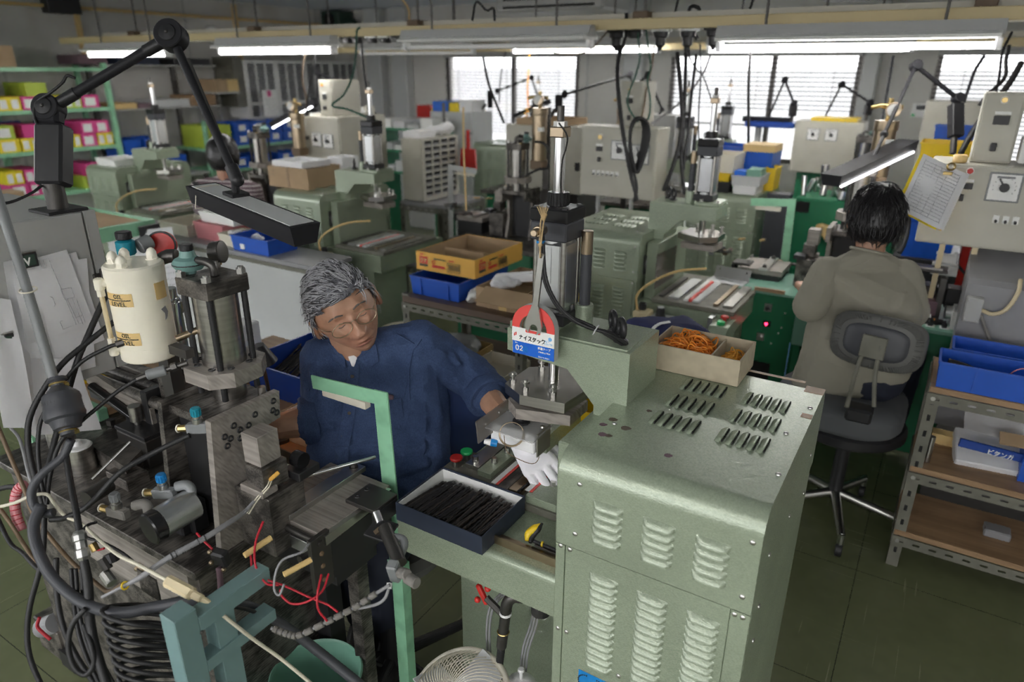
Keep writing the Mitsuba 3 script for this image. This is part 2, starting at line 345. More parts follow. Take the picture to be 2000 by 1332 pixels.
# ---------------------------------------------------------------- overhead rails, sockets and fluorescent fixtures
def rail(y,z,x0,x1,depth,label,under=True):
    k=thing('cable_trunking',label,'trunking')
    part(k,'face_channel',box((x0,y,z),(x1,y+.035,z+.048),.003),'cream_beam')
    if under:part(k,'base_plate',box((x0,y+.036,z+.012),(x1,y+depth,z+.03)),'off_white')
    part(k,'upper_rail',box((x0+.3,y+depth*.5,z+.058),(x1,y+depth*.5+.03,z+.085)),'off_white')
    for x in np.arange(x0+.8,x1,1.45):
        h=part(k,'hanger',cyl((x,y+depth*.5,z+.03),(x,y+depth*.5,HC),.007,n=8),'dark_steel')
        part(h,'clamp',box((x-.04,y+depth*.35,z+.049),(x+.04,y+depth*.65,z+.09),.004),'wire_brown')
    return k
rail(3.4,1.876,-6.6,2.9,.42,'long cream cable trunking crossing the whole workshop at head height, nearest of the two')
rail(5.0,1.822,-6.0,2.9,.3,'second cream cable trunking farther back, in front of the windows')
def fixture(x0,x1,y,z,lit,label):
    k=thing('fluorescent_light',label,'ceiling light')
    part(k,'housing',prism([(-.05,0),(-.025,.052),(.025,.052),(.05,0)],x1-x0,mat4((x0,y,z),(0,1,0),(0,0,1))),'beam_grey')
    part(k,'reflector',prism([(-.085,.0),(-.08,-.012),(.08,-.012),(.085,.0),(.05,.012),(-.05,.012)],x1-x0-.02,mat4((x0+.01,y,z),(0,1,0),(0,0,1))),'white_paint')
    for x in(x0+.012,x1-.012):part(k,'lamp_holder',box((x-.012,y-.026,z-.055),(x+.012,y+.026,z-.01),.004),'white_plastic')
    m=cyl((x0+.026,y,z-.038),(x1-.026,y,z-.038),.013,n=12)
    t=part(k,'tube',m,'white_plastic',40)
    if lit:scene[t]['emitter']={'type':'area','radiance':{'type':'rgb','value':[SKY_TUBE*(.75 if y<0 else 1)*c for c in(1.0,.98,.96)]}}
    for x in(x0+.2,x1-.2):part(k,'stem',cyl((x,y,z+.05),(x,y,HC),.006,n=8),'dark_steel')
    return k
for x0,x1,y,z,lit,lab in((-.985,.08,3.33,1.825,1,'lit fluorescent fixture over the man in the grey shirt, nearest right'),(-2.78,-1.6,3.33,1.845,0,'unlit fluorescent fixture under the near trunking, in front of the left window'),(-4.42,-3.33,3.33,1.83,1,'lit fluorescent fixture above the grey drawer unit wall, left of centre'),(-6.05,-5.0,3.33,1.82,1,'lit fluorescent fixture at far left above the shelf of coloured boxes'),(-3.0,-1.82,4.86,1.856,1,'lit fluorescent fixture behind the cream trunking, between the two windows'),(-4.55,-3.35,4.86,1.85,0,'unlit fluorescent fixture farther back, left of the left window'),(-1.5,-.3,4.86,1.85,1,'lit fluorescent fixture farther back in front of the middle window'),(-1.25,-.15,-.55,2.05,1,'lit fluorescent fixture just behind the viewer, left one'),(.05,1.15,-.55,2.05,1,'lit fluorescent fixture just behind the viewer, right one'),(1.6,2.7,1.0,2.1,1,'lit fluorescent fixture above the right aisle'),(-1.6,-.4,-1.0,2.15,1,'lit fluorescent fixture behind the viewer'),(-3.4,-2.2,-1.0,2.15,1,'lit fluorescent fixture above the near left aisle')):fixture(x0,x1,y,z,lit,lab)
# ---------------------------------------------------------------- green hot-glue presses (the same machine four times)
lv=ply_(louvre(.060,.0150,.0105),'green_paint',40)
lvt=ply_(louvre(.062,.014,.0085),'green_paint',40)
lslot=ply_(box((-.027,-.0155,-.001),(.027,-.0135,.0045)),'slot_dark')
scr=ply_(screw((0,0,0),(0,0,1),.0052),'satin_steel',40)
FRONT_T=lambda x,y,z:mat4((x,y,z),(1,0,0),(0,0,1))
BACK_T=lambda x,y,z:mat4((x,y,z),(-1,0,0),(0,0,1))
TOP_T=lambda x,y,z,s=1:mat4((x,y,z),(0,s,0),(-s,0,0))
def press_cabinet(key,near=True):
    """Cabinet of a press in its own frame: x 0 to .372, y 0 to .575, 1.04 high; its bed lies on the -x side."""
    W,Dp,Ht,r=.372,.575,1.04,.045
    arc=lambda cy,cz,a0,a1:[(cy+r*math.cos(math.radians(a)),cz+r*math.sin(math.radians(a))) for a in np.linspace(a0,a1,9)]
    prof=[(0,.842)]+arc(r,Ht-r,180,90)+arc(Dp-r,Ht-r,90,0)+[(Dp,.842)]
    c=part(key,'cover',prism(prof,W,YZ(0)),'green_paint',25)
    part(key,'body',box((.006,.006,.06),(W-.006,Dp-.006,.841)),'green_paint')
    part(key,'plinth',box((.02,.03,0),(W-.02,Dp-.03,.06)),'black_iron')
    lp=part(key,'lower_panel',box((.021,.001,.08),(W-.034,.006,.84)),'green_paint')
    part(key,'edge_strip',box((0,.0,.07),(.019,.006,.84)),'green_paint');part(key,'edge_strip',box((W-.032,.0,.07),(W,.006,.84)),'green_paint')
    part(key,'back_panel',box((.02,Dp-.006,.08),(W-.02,Dp-.001,.84)),'green_paint')
    sp=part(key,'side_panel',box((W-.006,.02,.08),(W-.001,Dp-.02,.84)),'green_paint')
    for cx in(.103,.2,.295):
        for j in range(5):part(c,'louvre',lv,tw=FRONT_T(cx,.0,.966-j*.0182))
        for j in range(13):part(lp,'louvre',lv,tw=FRONT_T(cx,.001,.802-j*.0178))
    bp=[k for k in scene if k.startswith(key+'__back_panel')][-1]
    for cx in(.085,.185,.285):
        for j in range(5):part(c,'louvre',lv,tw=BACK_T(cx,Dp,.966-j*.0182))
        for j in range(13):part(bp,'louvre',lv,tw=BACK_T(cx,Dp-.001,.802-j*.0178))
    for x,z in((.02,.99),(.35,.99),(.02,.88),(.35,.88),(.02,.83),(.35,.83)):part(c,'screw',scr,tw=BACK_T(x,Dp,z))
    for cx,cy in((.137,.227),(.137,.321),(.137,.415),(.272,.227),(.272,.321),(.272,.415)):
        for j in range(5):
            l=part(c,'louvre',lvt,tw=TOP_T(cx-.044+j*.0195,cy,Ht))
            part(c,'slot',lslot,tw=TOP_T(cx-.044+j*.0195,cy,Ht))
    for x,y,z in((.045,0,.988),(.04,0,.876),(.357,0,.986),(.354,0,.874)):part(c,'screw',scr,tw=FRONT_T(x,y,z))
    for x,z in((.01,.836),(.03,.835),(.346,.832),(.36,.832),(.01,.63),(.03,.63),(.148,.578),(.346,.63),(.36,.63)):part(lp,'screw',scr,tw=FRONT_T(x,0.001,z))
    for x,y in((.04,.16),(.36,.14),(.36,.44),(.34,.3),(.045,.5)):part(c,'screw',scr,tw=shift(x,y,Ht))
    for y,z in((.08,.8),(.5,.8),(.08,.72),(.3,.86),(.5,.9),(.1,.9)):part(sp,'screw',scr,tw=mat4((W-.0005,y,z),(0,1,0),(0,0,1)))
    return c
def ringbolt(o,R=.019,r=.0058,turn=40):
    o=V(o);c=o+(0,0,R+.012);a=math.radians(turn)
    return cat(torus(c,(math.cos(a),math.sin(a),0),R,r,20,8),lathe([(.016,0),(.016,.004),(.009,.009),(.008,.016)],o,(0,0,1),14))
def press_arm(key):
    """C-shaped head on the cabinet's -x side, its bed and table; the frame of press_cabinet."""
    y0,y1=.243,.41;o=.505
    poly=[(.03,1.158),(-.265,1.158),(-.265,1.105),(-.112,1.092),(-.045,1.022),(-.045,.74),(.03,.74)]
    a=part(key,'arm',prism(poly,y1-y0,XZ(y1)),'green_paint')
    part(key,'column',box((-.055,.1,.69),(-.006,.5,1.0),.003),'green_paint')
    part(key,'cover_plate',box((-.17,y0+.01,1.158),(.02,y1-.01,1.161)),'green_paint')
    mp=part(key,'mounting_plate',box((-.262,y0+.004,1.158),(-.155,y1-.03,1.173),.002),'green_paint')
    for x,y in((-.185,y0+.02),(-.182,y1-.05),(-.25,y1-.05)):
        part(mp,'bolt',cat(cyl((x,y,1.173),(x,y,1.175),.010,n=14),hexcyl((x,y,1.175),(x,y,1.183),.0075)),'satin_steel')
    part(key,'eye_bolt',ringbolt((-.047,y0+.085,1.16)),'black_iron',40);part(key,'eye_bolt',ringbolt((-.012,y0+.05,1.16)),'black_iron',40)
    part(key,'guide_sleeve',lathe([(.021,0),(.021,.046),(.019,.05),(.013,.05)],(-.125,y0+.1,1.161),(0,0,1),24),'green_paint',40)
    gp=part(key,'guide_post',cyl((-.125,y0+.1,1.2),(-.125,y0+.1,1.375),.0125,n=22,c=.001),'grey_rubber',40)
    part(gp,'bright_end',cyl((-.125,y0+.1,1.325),(-.125,y0+.1,1.3765),.0129,n=22,c=.001),'bronze_steel',40)
    cx,cy=-.182,y0+.07;s=.043
    b=part(key,'air_cylinder',cat(lathe([(.034,1.195),(.034,1.36)],(cx,cy,0),(0,0,1),30)),'aluminium',40)
    for dx in(-1,1):
        for dy in(-1,1):part(b,'tie_rod',cyl((cx+dx*s*.78,cy+dy*s*.78,1.18),(cx+dx*s*.78,cy+dy*s*.78,1.37),.006,n=10),'brushed_steel',40)
    part(b,'barrel_flat',box((cx-s*.84,cy-s*.84,1.2),(cx+s*.84,cy+s*.84,1.362),.012),'aluminium')
    part(b,'foot_block',box((cx-s,cy-s,1.173),(cx+s,cy+s,1.2),.003),'black_iron')
    part(b,'head_block',box((cx-s,cy-s,1.36),(cx+s,cy+s,1.4),.003),'grey_rubber');part(b,'head_cap',box((cx-s-.001,cy-s-.001,1.4),(cx+s+.001,cy+s+.001,1.428),.003),'black_gloss')
    for dx in(-1,1):
        for dy in(-1,1):part(b,'cap_nut',hexcyl((cx+dx*s*.78,cy+dy*s*.78,1.428),(cx+dx*s*.78,cy+dy*s*.78,1.431),.006),'black_iron')
    part(key,'adjusting_collar',cat(cyl((cx,cy,1.43),(cx,cy,1.458),.0225,n=30,c=.001),[cbox((cx+.0225*math.cos(q),cy+.0225*math.sin(q),1.444),(.0022,.0022,.026)) for q in np.arange(0,2*PI,PI/10)]),'black_gloss')
    rd=part(key,'piston_rod',lathe([(.0118,1.455),(.0118,1.565),(.009,1.572)],(cx,cy,0),(0,0,1),24),'chrome',40)
    part(rd,'stop_block',box((cx-.0165,cy-.0165,1.569),(cx+.0165,cy+.0165,1.59),.002),'bronze_steel')
    part(rd,'lock_nut',hexcyl((cx,cy,1.59),(cx,cy,1.6),.0145),'satin_steel');part(rd,'threaded_end',cyl((cx,cy,1.6),(cx,cy,1.63),.0075,n=14,c=.001),'dark_steel')
    part(key,'ram',cyl((cx,cy,.96),(cx,cy,1.1),.0125,n=20),'chrome',40)
    hd=part(key,'upper_platen',prism([(-.265,y0-.01),(-.205,y0-.045),(-.10,y0-.03),(-.085,y0+.1),(-.2,y0+.15),(-.265,y0+.1)],.024,shift(0,0,1.0)),'brushed_steel')
    for x,y in((-.25,y0+.0),(-.205,y0-.02),(-.14,y0-.01),(-.23,y0+.1)):part(hd,'stud',cat(cyl((x,y,1.02),(x,y,1.052),.0045,n=10),hexcyl((x,y,1.024),(x,y,1.034),.0085),cyl((x,y,1.044),(x,y,1.048),.01,n=12)),'satin_steel')
    part(key,'tool_block',prism([(-.262,y0+.0),(-.22,y0-.035),(-.1,y0+.0),(-.1,y0+.09),(-.25,y0+.1)],.026,shift(0,0,.955)),'milled_steel')
    prof=[(-.001,.655),(-.001,.735)]+[(.014-.015*math.cos(q),.735+.015*math.sin(q)) for q in np.linspace(0,PI/2,6)]+[(.56,.75),(.56,.655)]
    bed=part(key,'bed',prism(prof,.41,YZ(-.41)),'green_paint',25)
    part(key,'pedestal',box((-.33,.26,.0),(-.006,.53,.655)),'green_paint');part(key,'pedestal_panel',box((-.31,.255,.05),(-.05,.26,.6)),'green_paint')
    return a
KEY1=thing('press_machine','green hammer-finish press with louvred cabinet in the foreground beside the seated man in denim','press machine',None)
press_cabinet(KEY1);press_arm(KEY1)
PLACE1=shift(-.508,.992,0)
P1=[k for k in scene if k.startswith(KEY1+'__')]
def relocate(keys,tw):
    for k in keys:
        d=scene[k];old=np.array(d['to_world'].matrix,float) if 'to_world' in d else np.eye(4);d['to_world']=T4(np.asarray(tw)@old)
SPIN=rot('z',180)
def at_row(x,y):
    return shift(x+.372,y+.575,0)@SPIN
M2=dup(KEY1,at_row(-1.425,2.74),'green press with louvred cabinet and dial panel behind the tape roll',group='green presses of the second row')
M3=dup(KEY1,at_row(-3.30,2.71),'green press with a cardboard box on top, behind the grey bench',group='green presses of the second row')
M4=dup(KEY1,at_row(-5.28,2.71),'farthest green press at the left with a white tray on its cabinet',group='green presses of the second row')
relocate(P1,PLACE1)
# ---------------------------------------------------------------- on and around the foreground press
KANA={'na':[[(.05,.68),(.95,.68)],[(.55,.98),(.5,.5),(.2,.03)]],'i':[[(.85,.95),(.5,.62),(.08,.42)],[(.55,.65),(.55,0)]],'su':[[(.12,.88),(.82,.88),(.55,.4),(.08,.02)],[(.5,.42),(.95,.02)]],'ta':[[(.4,1),(.08,.5)],[(.32,.82),(.9,.82),(.6,.3),(.15,0)],[(.3,.55),(.7,.38)]],'tsu':[[(.15,.6),(.22,.4)],[(.45,.65),(.5,.42)],[(.85,.62),(.7,.2),(.35,0)]],'ku':[[(.4,1),(.08,.55)],[(.35,.82),(.9,.82),(.65,.3),(.2,0)]],'te':[[(.2,.9),(.8,.9)],[(.05,.6),(.95,.6)],[(.55,.6),(.45,.2),(.25,0)]],'dash':[[(.05,.5),(.95,.5)]],'pu':[[(.05,.85),(.8,.85),(.6,.3),(.15,0)],[(.95,.9),(1.02,.97),(.95,1.04),(.88,.97),(.95,.9)]],'ryo':[[(.05,.95),(.95,.95)],[(.12,0),(.12,.7),(.88,.7),(.88,0)],[(.5,.95),(.5,.2)],[(.3,.5),(.3,.2),(.7,.2),(.7,.5)]],'men':[[(.02,.95),(.98,.95)],[(.5,.95),(.42,.75)],[(.1,0),(.1,.75),(.9,.75),(.9,0),(.1,.03)],[(.37,.75),(.37,.03)],[(.63,.75),(.63,.03)],[(.37,.5),(.63,.5)],[(.37,.27),(.63,.27)]],'bi':[[(.2,1),(.2,.1),(.85,.1)],[(.2,.55),(.75,.72)],[(.75,1),(.85,.85)],[(.92,1.02),(1.0,.9)]],'n':[[(.1,.9),(.35,.7)],[(.1,.05),(.6,.25),(.95,.8)]],'ga':[[(.05,.7),(.8,.7),(.7,.05),(.55,.05)],[(.4,1),(.35,.5),(.08,.02)],[(.75,1),(.82,.85)]]}
def kana(s,h,w,gap,o,x,y,depth=.0005):
    ls=[[(px*.92+i*gap,py) for px,py in l] for i,k in enumerate(s) for l in KANA[k]]
    return strokes(ls,w,h,o,x,y,depth)
TP=thing('tape_roll','double-sided tape roll with red, white and blue card hanging on the press arm','tape roll')
tx0,tx1,tz0,tz1,ty_=-.737,-.633,1.120,1.237,1.196
xc=(tx0+tx1)/2;R_=(tx1-tx0)/2;zc=tz1-R_
arch=unary_union([Point(xc,zc).buffer(R_,quad_segs=16),sbox(tx0,tz0,tx1,zc)])
hole=Point(xc,zc-.004).buffer(.0335,quad_segs=12)
part(TP,'backing_card',prism(arch.difference(hole),.018,XZ(ty_+.020)),'beam_grey')
part(TP,'red_band',prism(arch.difference(hole).intersection(sbox(tx0,1.181,tx1,1.3)),.0016,XZ(ty_+.002)),'tape_red')
part(TP,'white_panel',prism(sbox(tx0,1.149,tx1,1.181).difference(hole.intersection(sbox(tx0,1.181,tx1,1.3))),.0016,XZ(ty_+.002)),'label_white')
part(TP,'blue_panel',prism(sbox(tx0+.002,tz0,tx1,1.149),.0016,XZ(ty_+.002)),'tape_blue')
yf_=ty_+.0002;ex,ez=V(1,0,0),V(0,0,1)
part(TP,'product_name',kana(['na','i','su','ta','tsu','ku'],.0105,.17,1.05,(tx0+.018,yf_,1.1545),ex,ez),'ink')
part(TP,'red_tab',prism(rrect(xc-.018,1.1735,xc+.018,1.1795,.002),.0004,XZ(yf_)),'tape_red')
part(TP,'number',text('02',.0115,(tx0+.008,yf_,1.1285),ex,ez,.0005,True),'label_white');part(TP,'small_print',text('No.',.0032,(tx0+.008,yf_,1.1435),ex,ez,.0005),'label_white')
part(TP,'kind_name',kana(['ryo','men','te','dash','pu'],.0055,.15,1.15,(tx1-.039,yf_,1.1405),ex,ez),'label_white')
part(TP,'small_print',text('18mm x 20m',.0034,(tx1-.038,yf_,1.1335),ex,ez,.0005,True),'label_white');part(TP,'small_print',text('Made in Japan',.003,(tx1-.038,yf_,1.1225),ex,ez,.0005),'label_white')
part(TP,'small_print',strokes([[(0,i*.9),(4.2,i*.9)] for i in range(5)],.25,.0032,(tx0+.027,yf_,1.1275),ex,ez),'cap_blue')
part(TP,'red_mark',prism(unary_union([Polygon([(0,0),(.0025,.0005),(.0025,.0075),(0,.0065)]),Polygon([(.004,.0015),(.0065,.003),(.0065,.010),(.004,.0085)])]),.0004,mat4((tx0+.005,yf_,1.160),ex,ez)),'ink_red')
part(TP,'cube_mark',prism([(0,0),(.004,-.002),(.008,0),(.008,.005),(.004,.007),(0,.005)],.0004,mat4((tx1-.014,yf_,1.166),ex,ez)),'sky_blue');part(TP,'pale_print',kana(['te','bi','ku'],.004,.16,1.05,(tx1-.024,yf_,1.160),ex,ez),'sky_blue')
part(TP,'pale_print',kana(['i','su','tsu','ku','ta'],.004,.16,1.0,(tx1-.024,yf_,1.1545),ex,ez),'sky_blue')
part(TP,'tape_core',cat([torus((xc,ty_+.011,zc-.004),(0,1,0),.0325-i*.0012,.0022,30,5) for i in range(1)]),'wire_brown',True)
SP=thing('spanner','open-ended steel spanner hanging by twine in front of the air cylinder','spanner')
wt,wb=V((-.666,1.188,1.348)),V((-.679,1.183,1.201));wd=unit(wb-wt);wx=unit(np.cross((0,-1,0),wd));wL=np.linalg.norm(wb-wt)
wp=unary_union([LineString([(0,0),(0,wL)]).buffer(.0062,cap_style=1),Polygon([(-.0075,wL-.04),(.0075,wL-.04),(.019,wL-.002),(-.019,wL-.002)]),Point(.001,wL+.006).buffer(.020)])
jaw=unary_union([Point(.003,wL+.012).buffer(.0095),Polygon([(-.0065,wL+.012),(.0125,wL+.012),(.0125,wL+.04),(-.0065,wL+.04)])]);jaw_r=__import__('shapely').affinity.rotate(jaw,12,origin=(.003,wL+.01))
wp=wp.difference(jaw_r).difference(Point(0,.004).buffer(.0022))
part(SP,'body',prism(wp,.0058,mat4(wt+V(0,.003,0),wx*-1 if wx[0]<0 else wx,wd)),'satin_steel')
part(SP,'twine',tube([wt+wd*.004,wt+V(.004,-.006,.02),V((-.661,1.19,1.415)),V((-.652,1.185,1.434)),V((-.661,1.18,1.424)),V((-.666,1.185,1.38)),wt+wd*.002],.0017,6),'rope_tan',True)
part(SP,'knot',cat([tube([V((-.656,1.18,1.421)),V((-.656,1.18,1.421))+V(-.012+.004*i,-.004,.028+.003*(i%2))],.0009,4,smooth=False) for i in range(7)]+[ball(V((-.664,1.184,1.372)),.0045,1)]),'rope_tan',kind='stuff')
VF=part(KEY1,'valve',cat(cyl(V((-.688,1.235,1.39)),V((-.675,1.19,1.396)),.0115,n=14,c=.002),cyl(V((-.675,1.19,1.396)),V((-.671,1.168,1.397)),.008,n=10,c=.002)),'bronze_steel',30)
part(VF,'hose_socket',cat(cyl(V((-.674,1.2,1.391)),V((-.672,1.2,1.371)),.0085,n=12,c=.001)),'black_plastic',40);part(VF,'collar',cyl(V((-.672,1.2,1.377)),V((-.672,1.2,1.372)),.009,n=12),'cap_blue',40)
part(KEY1,'makers_plate',box((-.708,1.2670,1.265),(-.684,1.2685,1.345)),'aluminium')
part(KEY1,'plate_lettering',text('TAIYO',.0075,(-.7045,1.2668,1.283),(0,0,1),(-1,0,0),.0005,True),'ink')
for dx in(0,.006):cable('air_hose',['twin black air tube from the valve of the foreground air cylinder, left one','twin black air tube from the valve of the foreground air cylinder, right one'][dx>0],[V((-.672,1.2,1.374))+V(dx,0,0),V((-.662,1.195,1.304))+V(dx,0,0),V((-.639,1.2,1.251))+V(dx,0,.002),V((-.607,1.21,1.218))+V(dx,0,.002),V((-.567,1.22,1.203))+V(dx,0,0),V((-.531,1.23,1.196))+V(0,dx,0),V((-.505,1.26,1.171))+V(0,dx,0),V((-.505,1.285,1.151))+V(0,dx,0)],.0034,'black_rubber','hose')
cable('air_hose','black air tube from the foot of the air cylinder to the ring bolts',[V((-.659,1.23,1.212)),V((-.617,1.225,1.216)),V((-.569,1.225,1.208)),V((-.527,1.235,1.188)),V((-.506,1.27,1.158))],.0034,'black_rubber','hose')
part(KEY1,'clip',torus(V((-.551,1.222,1.201)),(1,.2,-.5),.011,.0014,18,6),'pale_grey')
cable('signal_cable','thin black lead hanging beside the chrome piston rod',[V((-.665,1.25,1.601)),V((-.651,1.26,1.577)),V((-.658,1.27,1.551)),V((-.671,1.28,1.521)),V((-.682,1.3,1.453))],.0016,'black_rubber')
for i,(x,y,r) in enumerate(((-.478,1.165,.008),(-.486,1.135,.007),(-.442,1.145,.009),(-.47,1.098,.008),(-.458,1.1,.006),(-.335,1.09,.007),(-.43,1.24,.005))):
    part(KEY1,'paint_chip',prism(Point(0,0).buffer(r,quad_segs=3).union(Point(r*.8,r*.3).buffer(r*.5,quad_segs=2)),.0004,shift(x,y,1.0401)),'stripe_plum' if i%2 else 'stain')
for(a,b,c,d) in((-.175,1.51,-.135,1.545),(-.158,1.38,-.137,1.40),(-.40,1.555,-.18,1.567)):part(KEY1,'brown_tape',box((a,b,1.0402),(c,d,1.0408)),'tan_tape')
ws=part(KEY1,'blue_sticker',box((-.4465,.9922,.49),(-.3835,.9928,.5475)),'cap_blue')
part(ws,'laurel',cat([cyl((-.428+.018*math.cos(q),.992,.522+.018*math.sin(q)),(-.428+.018*math.cos(q),.9912,.522+.018*math.sin(q)),.0016,n=6) for q in np.radians(np.arange(90,275,14))]+[cyl((-.404+.018*math.cos(q),.992,.522+.018*math.sin(q)),(-.404+.018*math.cos(q),.9912,.522+.018*math.sin(q)),.0016,n=6) for q in np.radians(np.arange(-90,95,14))]),'ink',kind='stuff')
RB=thing('chipboard_box','divided chipboard box of orange rubber bands on the foreground press cabinet','box')
bx0,bx1,by0,by1,bz=-.512,-.305,1.452,1.592,1.0412
part(RB,'tray',moved(tray((bx0,by0,bz),(bx1,by1,bz+.062),.0035),shift(0,0,0)),'chipboard')
dv=bx0+(bx1-bx0)*.66;part(RB,'divider',box((dv,by0+.003,bz),(dv+.004,by1-.003,bz+.056)),'chipboard')
part(RB,'handwriting',strokes([[(0,0),(.2,1)],[(.5,0),(.7,1)],[(0,.5),(.7,.6)],[(1.1,0),(1.1,1)]],.14,.013,(bx0+.03,by1-.0036,bz+.04),ex,ez),'ink')
def bandpile(name,label,x0,x1,y0,y1,z0,z1,n,r,R0,seed):
    g=np.random.default_rng(seed);ms=[]
    for i in range(n):
        c=V(g.uniform(x0,x1),g.uniform(y0,y1),0);u=abs((c[0]-x0)/(x1-x0)-.5)*2
        R=R0*g.uniform(.6,1.2);R=min(R,(x1-x0)/2.1,(y1-y0)/2.1);c[0]=np.clip(c[0],x0+R,x1-R);c[1]=np.clip(c[1],y0+R,y1-R);c[2]=z0+(z1-z0)*g.uniform(.2,1)*(1-.5*u*u)
        ax=unit((g.normal(0,.45),g.normal(0,.45),1));a=g.uniform(0,6.28);el=g.uniform(.45,.9)
        u_=unit(np.cross(ax,(math.cos(a),math.sin(a),0)));w_=np.cross(ax,u_)
        t=np.linspace(0,2*PI,14,endpoint=False);ms.append(tube([c+R*(math.cos(q)*u_+el*math.sin(q)*w_)+ax*R*.25*math.sin(2*q+a) for q in t],r,5,1,closed=True,smooth=False,flat=2.0))
    return solo(name,label,'rubber bands',cat(ms),'orange_band' if seed==1 else 'amber_band',True,kind='stuff')
bandpile('rubber_bands','heap of wide orange rubber bands in the larger compartment of the chipboard box',bx0+.008,dv-.004,by0+.008,by1-.008,bz+.008,bz+.06,210,.0011,.024,1)
bandpile('rubber_bands','heap of thin amber rubber bands in the small compartment of the chipboard box',dv+.008,bx1-.008,by0+.01,by1-.012,bz+.006,bz+.034,170,.0008,.020,2)
ST=thing('card_tray','shallow navy card tray with white lining full of dark sticks on the press bed','tray')
sx0,sx1,sy0,sy1,sz=-.905,-.672,.975,1.15,.7505
part(ST,'shell',tray((sx0,sy0,sz),(sx1,sy1,sz+.046),.002),'navy_box');part(ST,'lining',tray((sx0+.0022,sy0+.0022,sz+.002),(sx1-.0022,sy1-.0022,sz+.042),.0012),'label_white')
g=np.random.default_rng(4)
def ribbed_stick(L):
    pts=[];n=22
    m=tube([(0,L*(i/n-.5),.0008*math.sin(i*1.9)) for i in range(n+1)],[.0030+.0009*((i*7)%3==0) for i in range(n+1)],6,1,smooth=False,flat=.8);return m
stick_v=[(ply_(ribbed_stick(L),m_,True)) for L,m_ in((.140,'stick_black'),(.146,'stick_brown'),(.134,'stick_black'))]
for i in range(120):
    u=(i%40)/39;lay=i//40
    x=sx0+.012+(sx1-sx0-.024)*u+g.normal(0,.0014);z=sz+.008+lay*.0068+g.uniform(0,.003)+.006*math.sin(u*PI)
    solo('dark_stick','thin dark ribbed stick in the navy card tray','stick',stick_v[int(g.integers(0,3))],group='dark sticks in the navy tray',tw=shift(x,(sy0+sy1)/2+g.normal(0,.004),z)@rot('z',g.normal(-4,3))@rot('x',g.normal(0,1.2)))
HX=thing('hex_driver','yellow and black handled hex driver lying on the press bed','tool')
a_,b_=V((-.607,1.062,.765)),V((-.594,1.081,.785))
part(HX,'handle',tube([(-.609,1.053,.762),(-.61,1.061,.775),(-.601,1.074,.785),(-.593,1.086,.79)],[.005,.0085,.0085,.003],12),'yellow_plastic',True);part(HX,'grip_inlay',tube([(-.599,1.049,.764),(-.601,1.063,.772),(-.595,1.075,.784),(-.592,1.088,.792)],[.004,.0068,.007,.0025],10),'black_rubber',True)
part(HX,'shaft',cyl(V((-.599,1.058,.764)),V((-.518,1.058,.762)),.004,n=8),'black_iron');part(HX,'ring',cyl(V((-.577,1.058,.764)),V((-.573,1.059,.764)),.0062,n=12),'yellow_plastic',40)
part(HX,'second_key',cyl(V((-.592,1.057,.756)),V((-.516,1.054,.756)),.003,n=6),'dark_steel')
AB=solo('angle_bar','worn brass-coloured steel angle bar along the front of the press bed','bar',prism([(0,0),(.03,0),(.03,.004),(.004,.004),(.004,.02),(0,.02)],.19,mat4((-.69,1.022,.7505),(0,1,0),(0,0,1))),'bronze_steel')
JT=part(KEY1,'work_table',box((-.895,1.158,.7502),(-.56,1.535,.768),.002),'olive_angle')
for(a,b,c,d,h,m_) in((-.885,1.215,-.845,1.5,.012,'satin_steel'),(-.838,1.2,-.80,1.5,.016,'green_paint'),(-.735,1.18,-.70,1.4,.010,'bronze_steel'),(-.68,1.165,-.60,1.5,.02,'green_paint'),(-.79,1.175,-.74,1.45,.004,'oily_steel')):part(KEY1,'guide_rail',box((a,b,.768),(c,d,.768+h),.001),m_)
for x,y in((-.865,1.232),(-.82,1.25),(-.82,1.31),(-.645,1.235),(-.645,1.4)):part(KEY1,'table_bolt',cat(cyl((x,y,.78),(x,y,.789),.0085,n=12),hexcyl((x,y,.789),(x,y,.798),.0075)),'satin_steel')
for(a,b,c,d,m_,lab) in((-.788,1.185,-.775,1.30,'label_white','white strip with an orange edge on the work table, left of the glove'),(-.690,1.18,-.678,1.30,'label_white','white strip with an orange edge under the gloved fingertips')):
    k=solo('paper_strip',lab,'strip',box((a,b,.7722 if a<-.7 else.7885),(c,d,.7738 if a<-.7 else.79)),m_);part(k,'orange_edge',box((c,b,.7722 if a<-.7 else.7885),(c+.007,d,.7733 if a<-.7 else.7895)),'tape_red')
solo('dark_stick','single dark stick held down by the gloved hand on the work table','stick',stick_v[0],tw=shift(-.702,1.245,.782)@rot('z',-3))
for(p,m_,lab) in((V(-.922,1.228,.752),'red_plastic','red'),(V(-.918,1.268,.752),'green_button','green')):
    k=part(KEY1,'push_button',lathe([(.008,.018),(.0155,.02),(.0165,.024),(.015,.0275)],p,(0,0,1),24),m_,30,label=lab+' mushroom push button');part(k,'spring',cyl(p,p+V(0,0,.018),.010,n=14),'satin_steel')
part(KEY1,'button_shelf',box((-.95,1.2,.735),(-.893,1.31,.752),.002),'olive_angle')
GD=thing('timer_box','timer box with a black dial knob under a clear plate, behind the gloved hand','timer')
part(GD,'housing',prism([(-.842,1.30),(-.70,1.29),(-.68,1.33),(-.68,1.46),(-.85,1.46)],.06,shift(0,0,.84)),'green_paint');part(GD,'case',box((-.802,1.205,.872),(-.682,1.29,.924),.003),'white_plastic')
part(GD,'side_wing',box((-.690,1.25,.855),(-.674,1.46,.90),.001),'green_paint');part(GD,'right_flap',box((-.673,1.20,.872),(-.670,1.26,.93)),'olive_angle')
part(GD,'support',box((-.76,1.40,.768),(-.70,1.45,.84)),'green_paint')
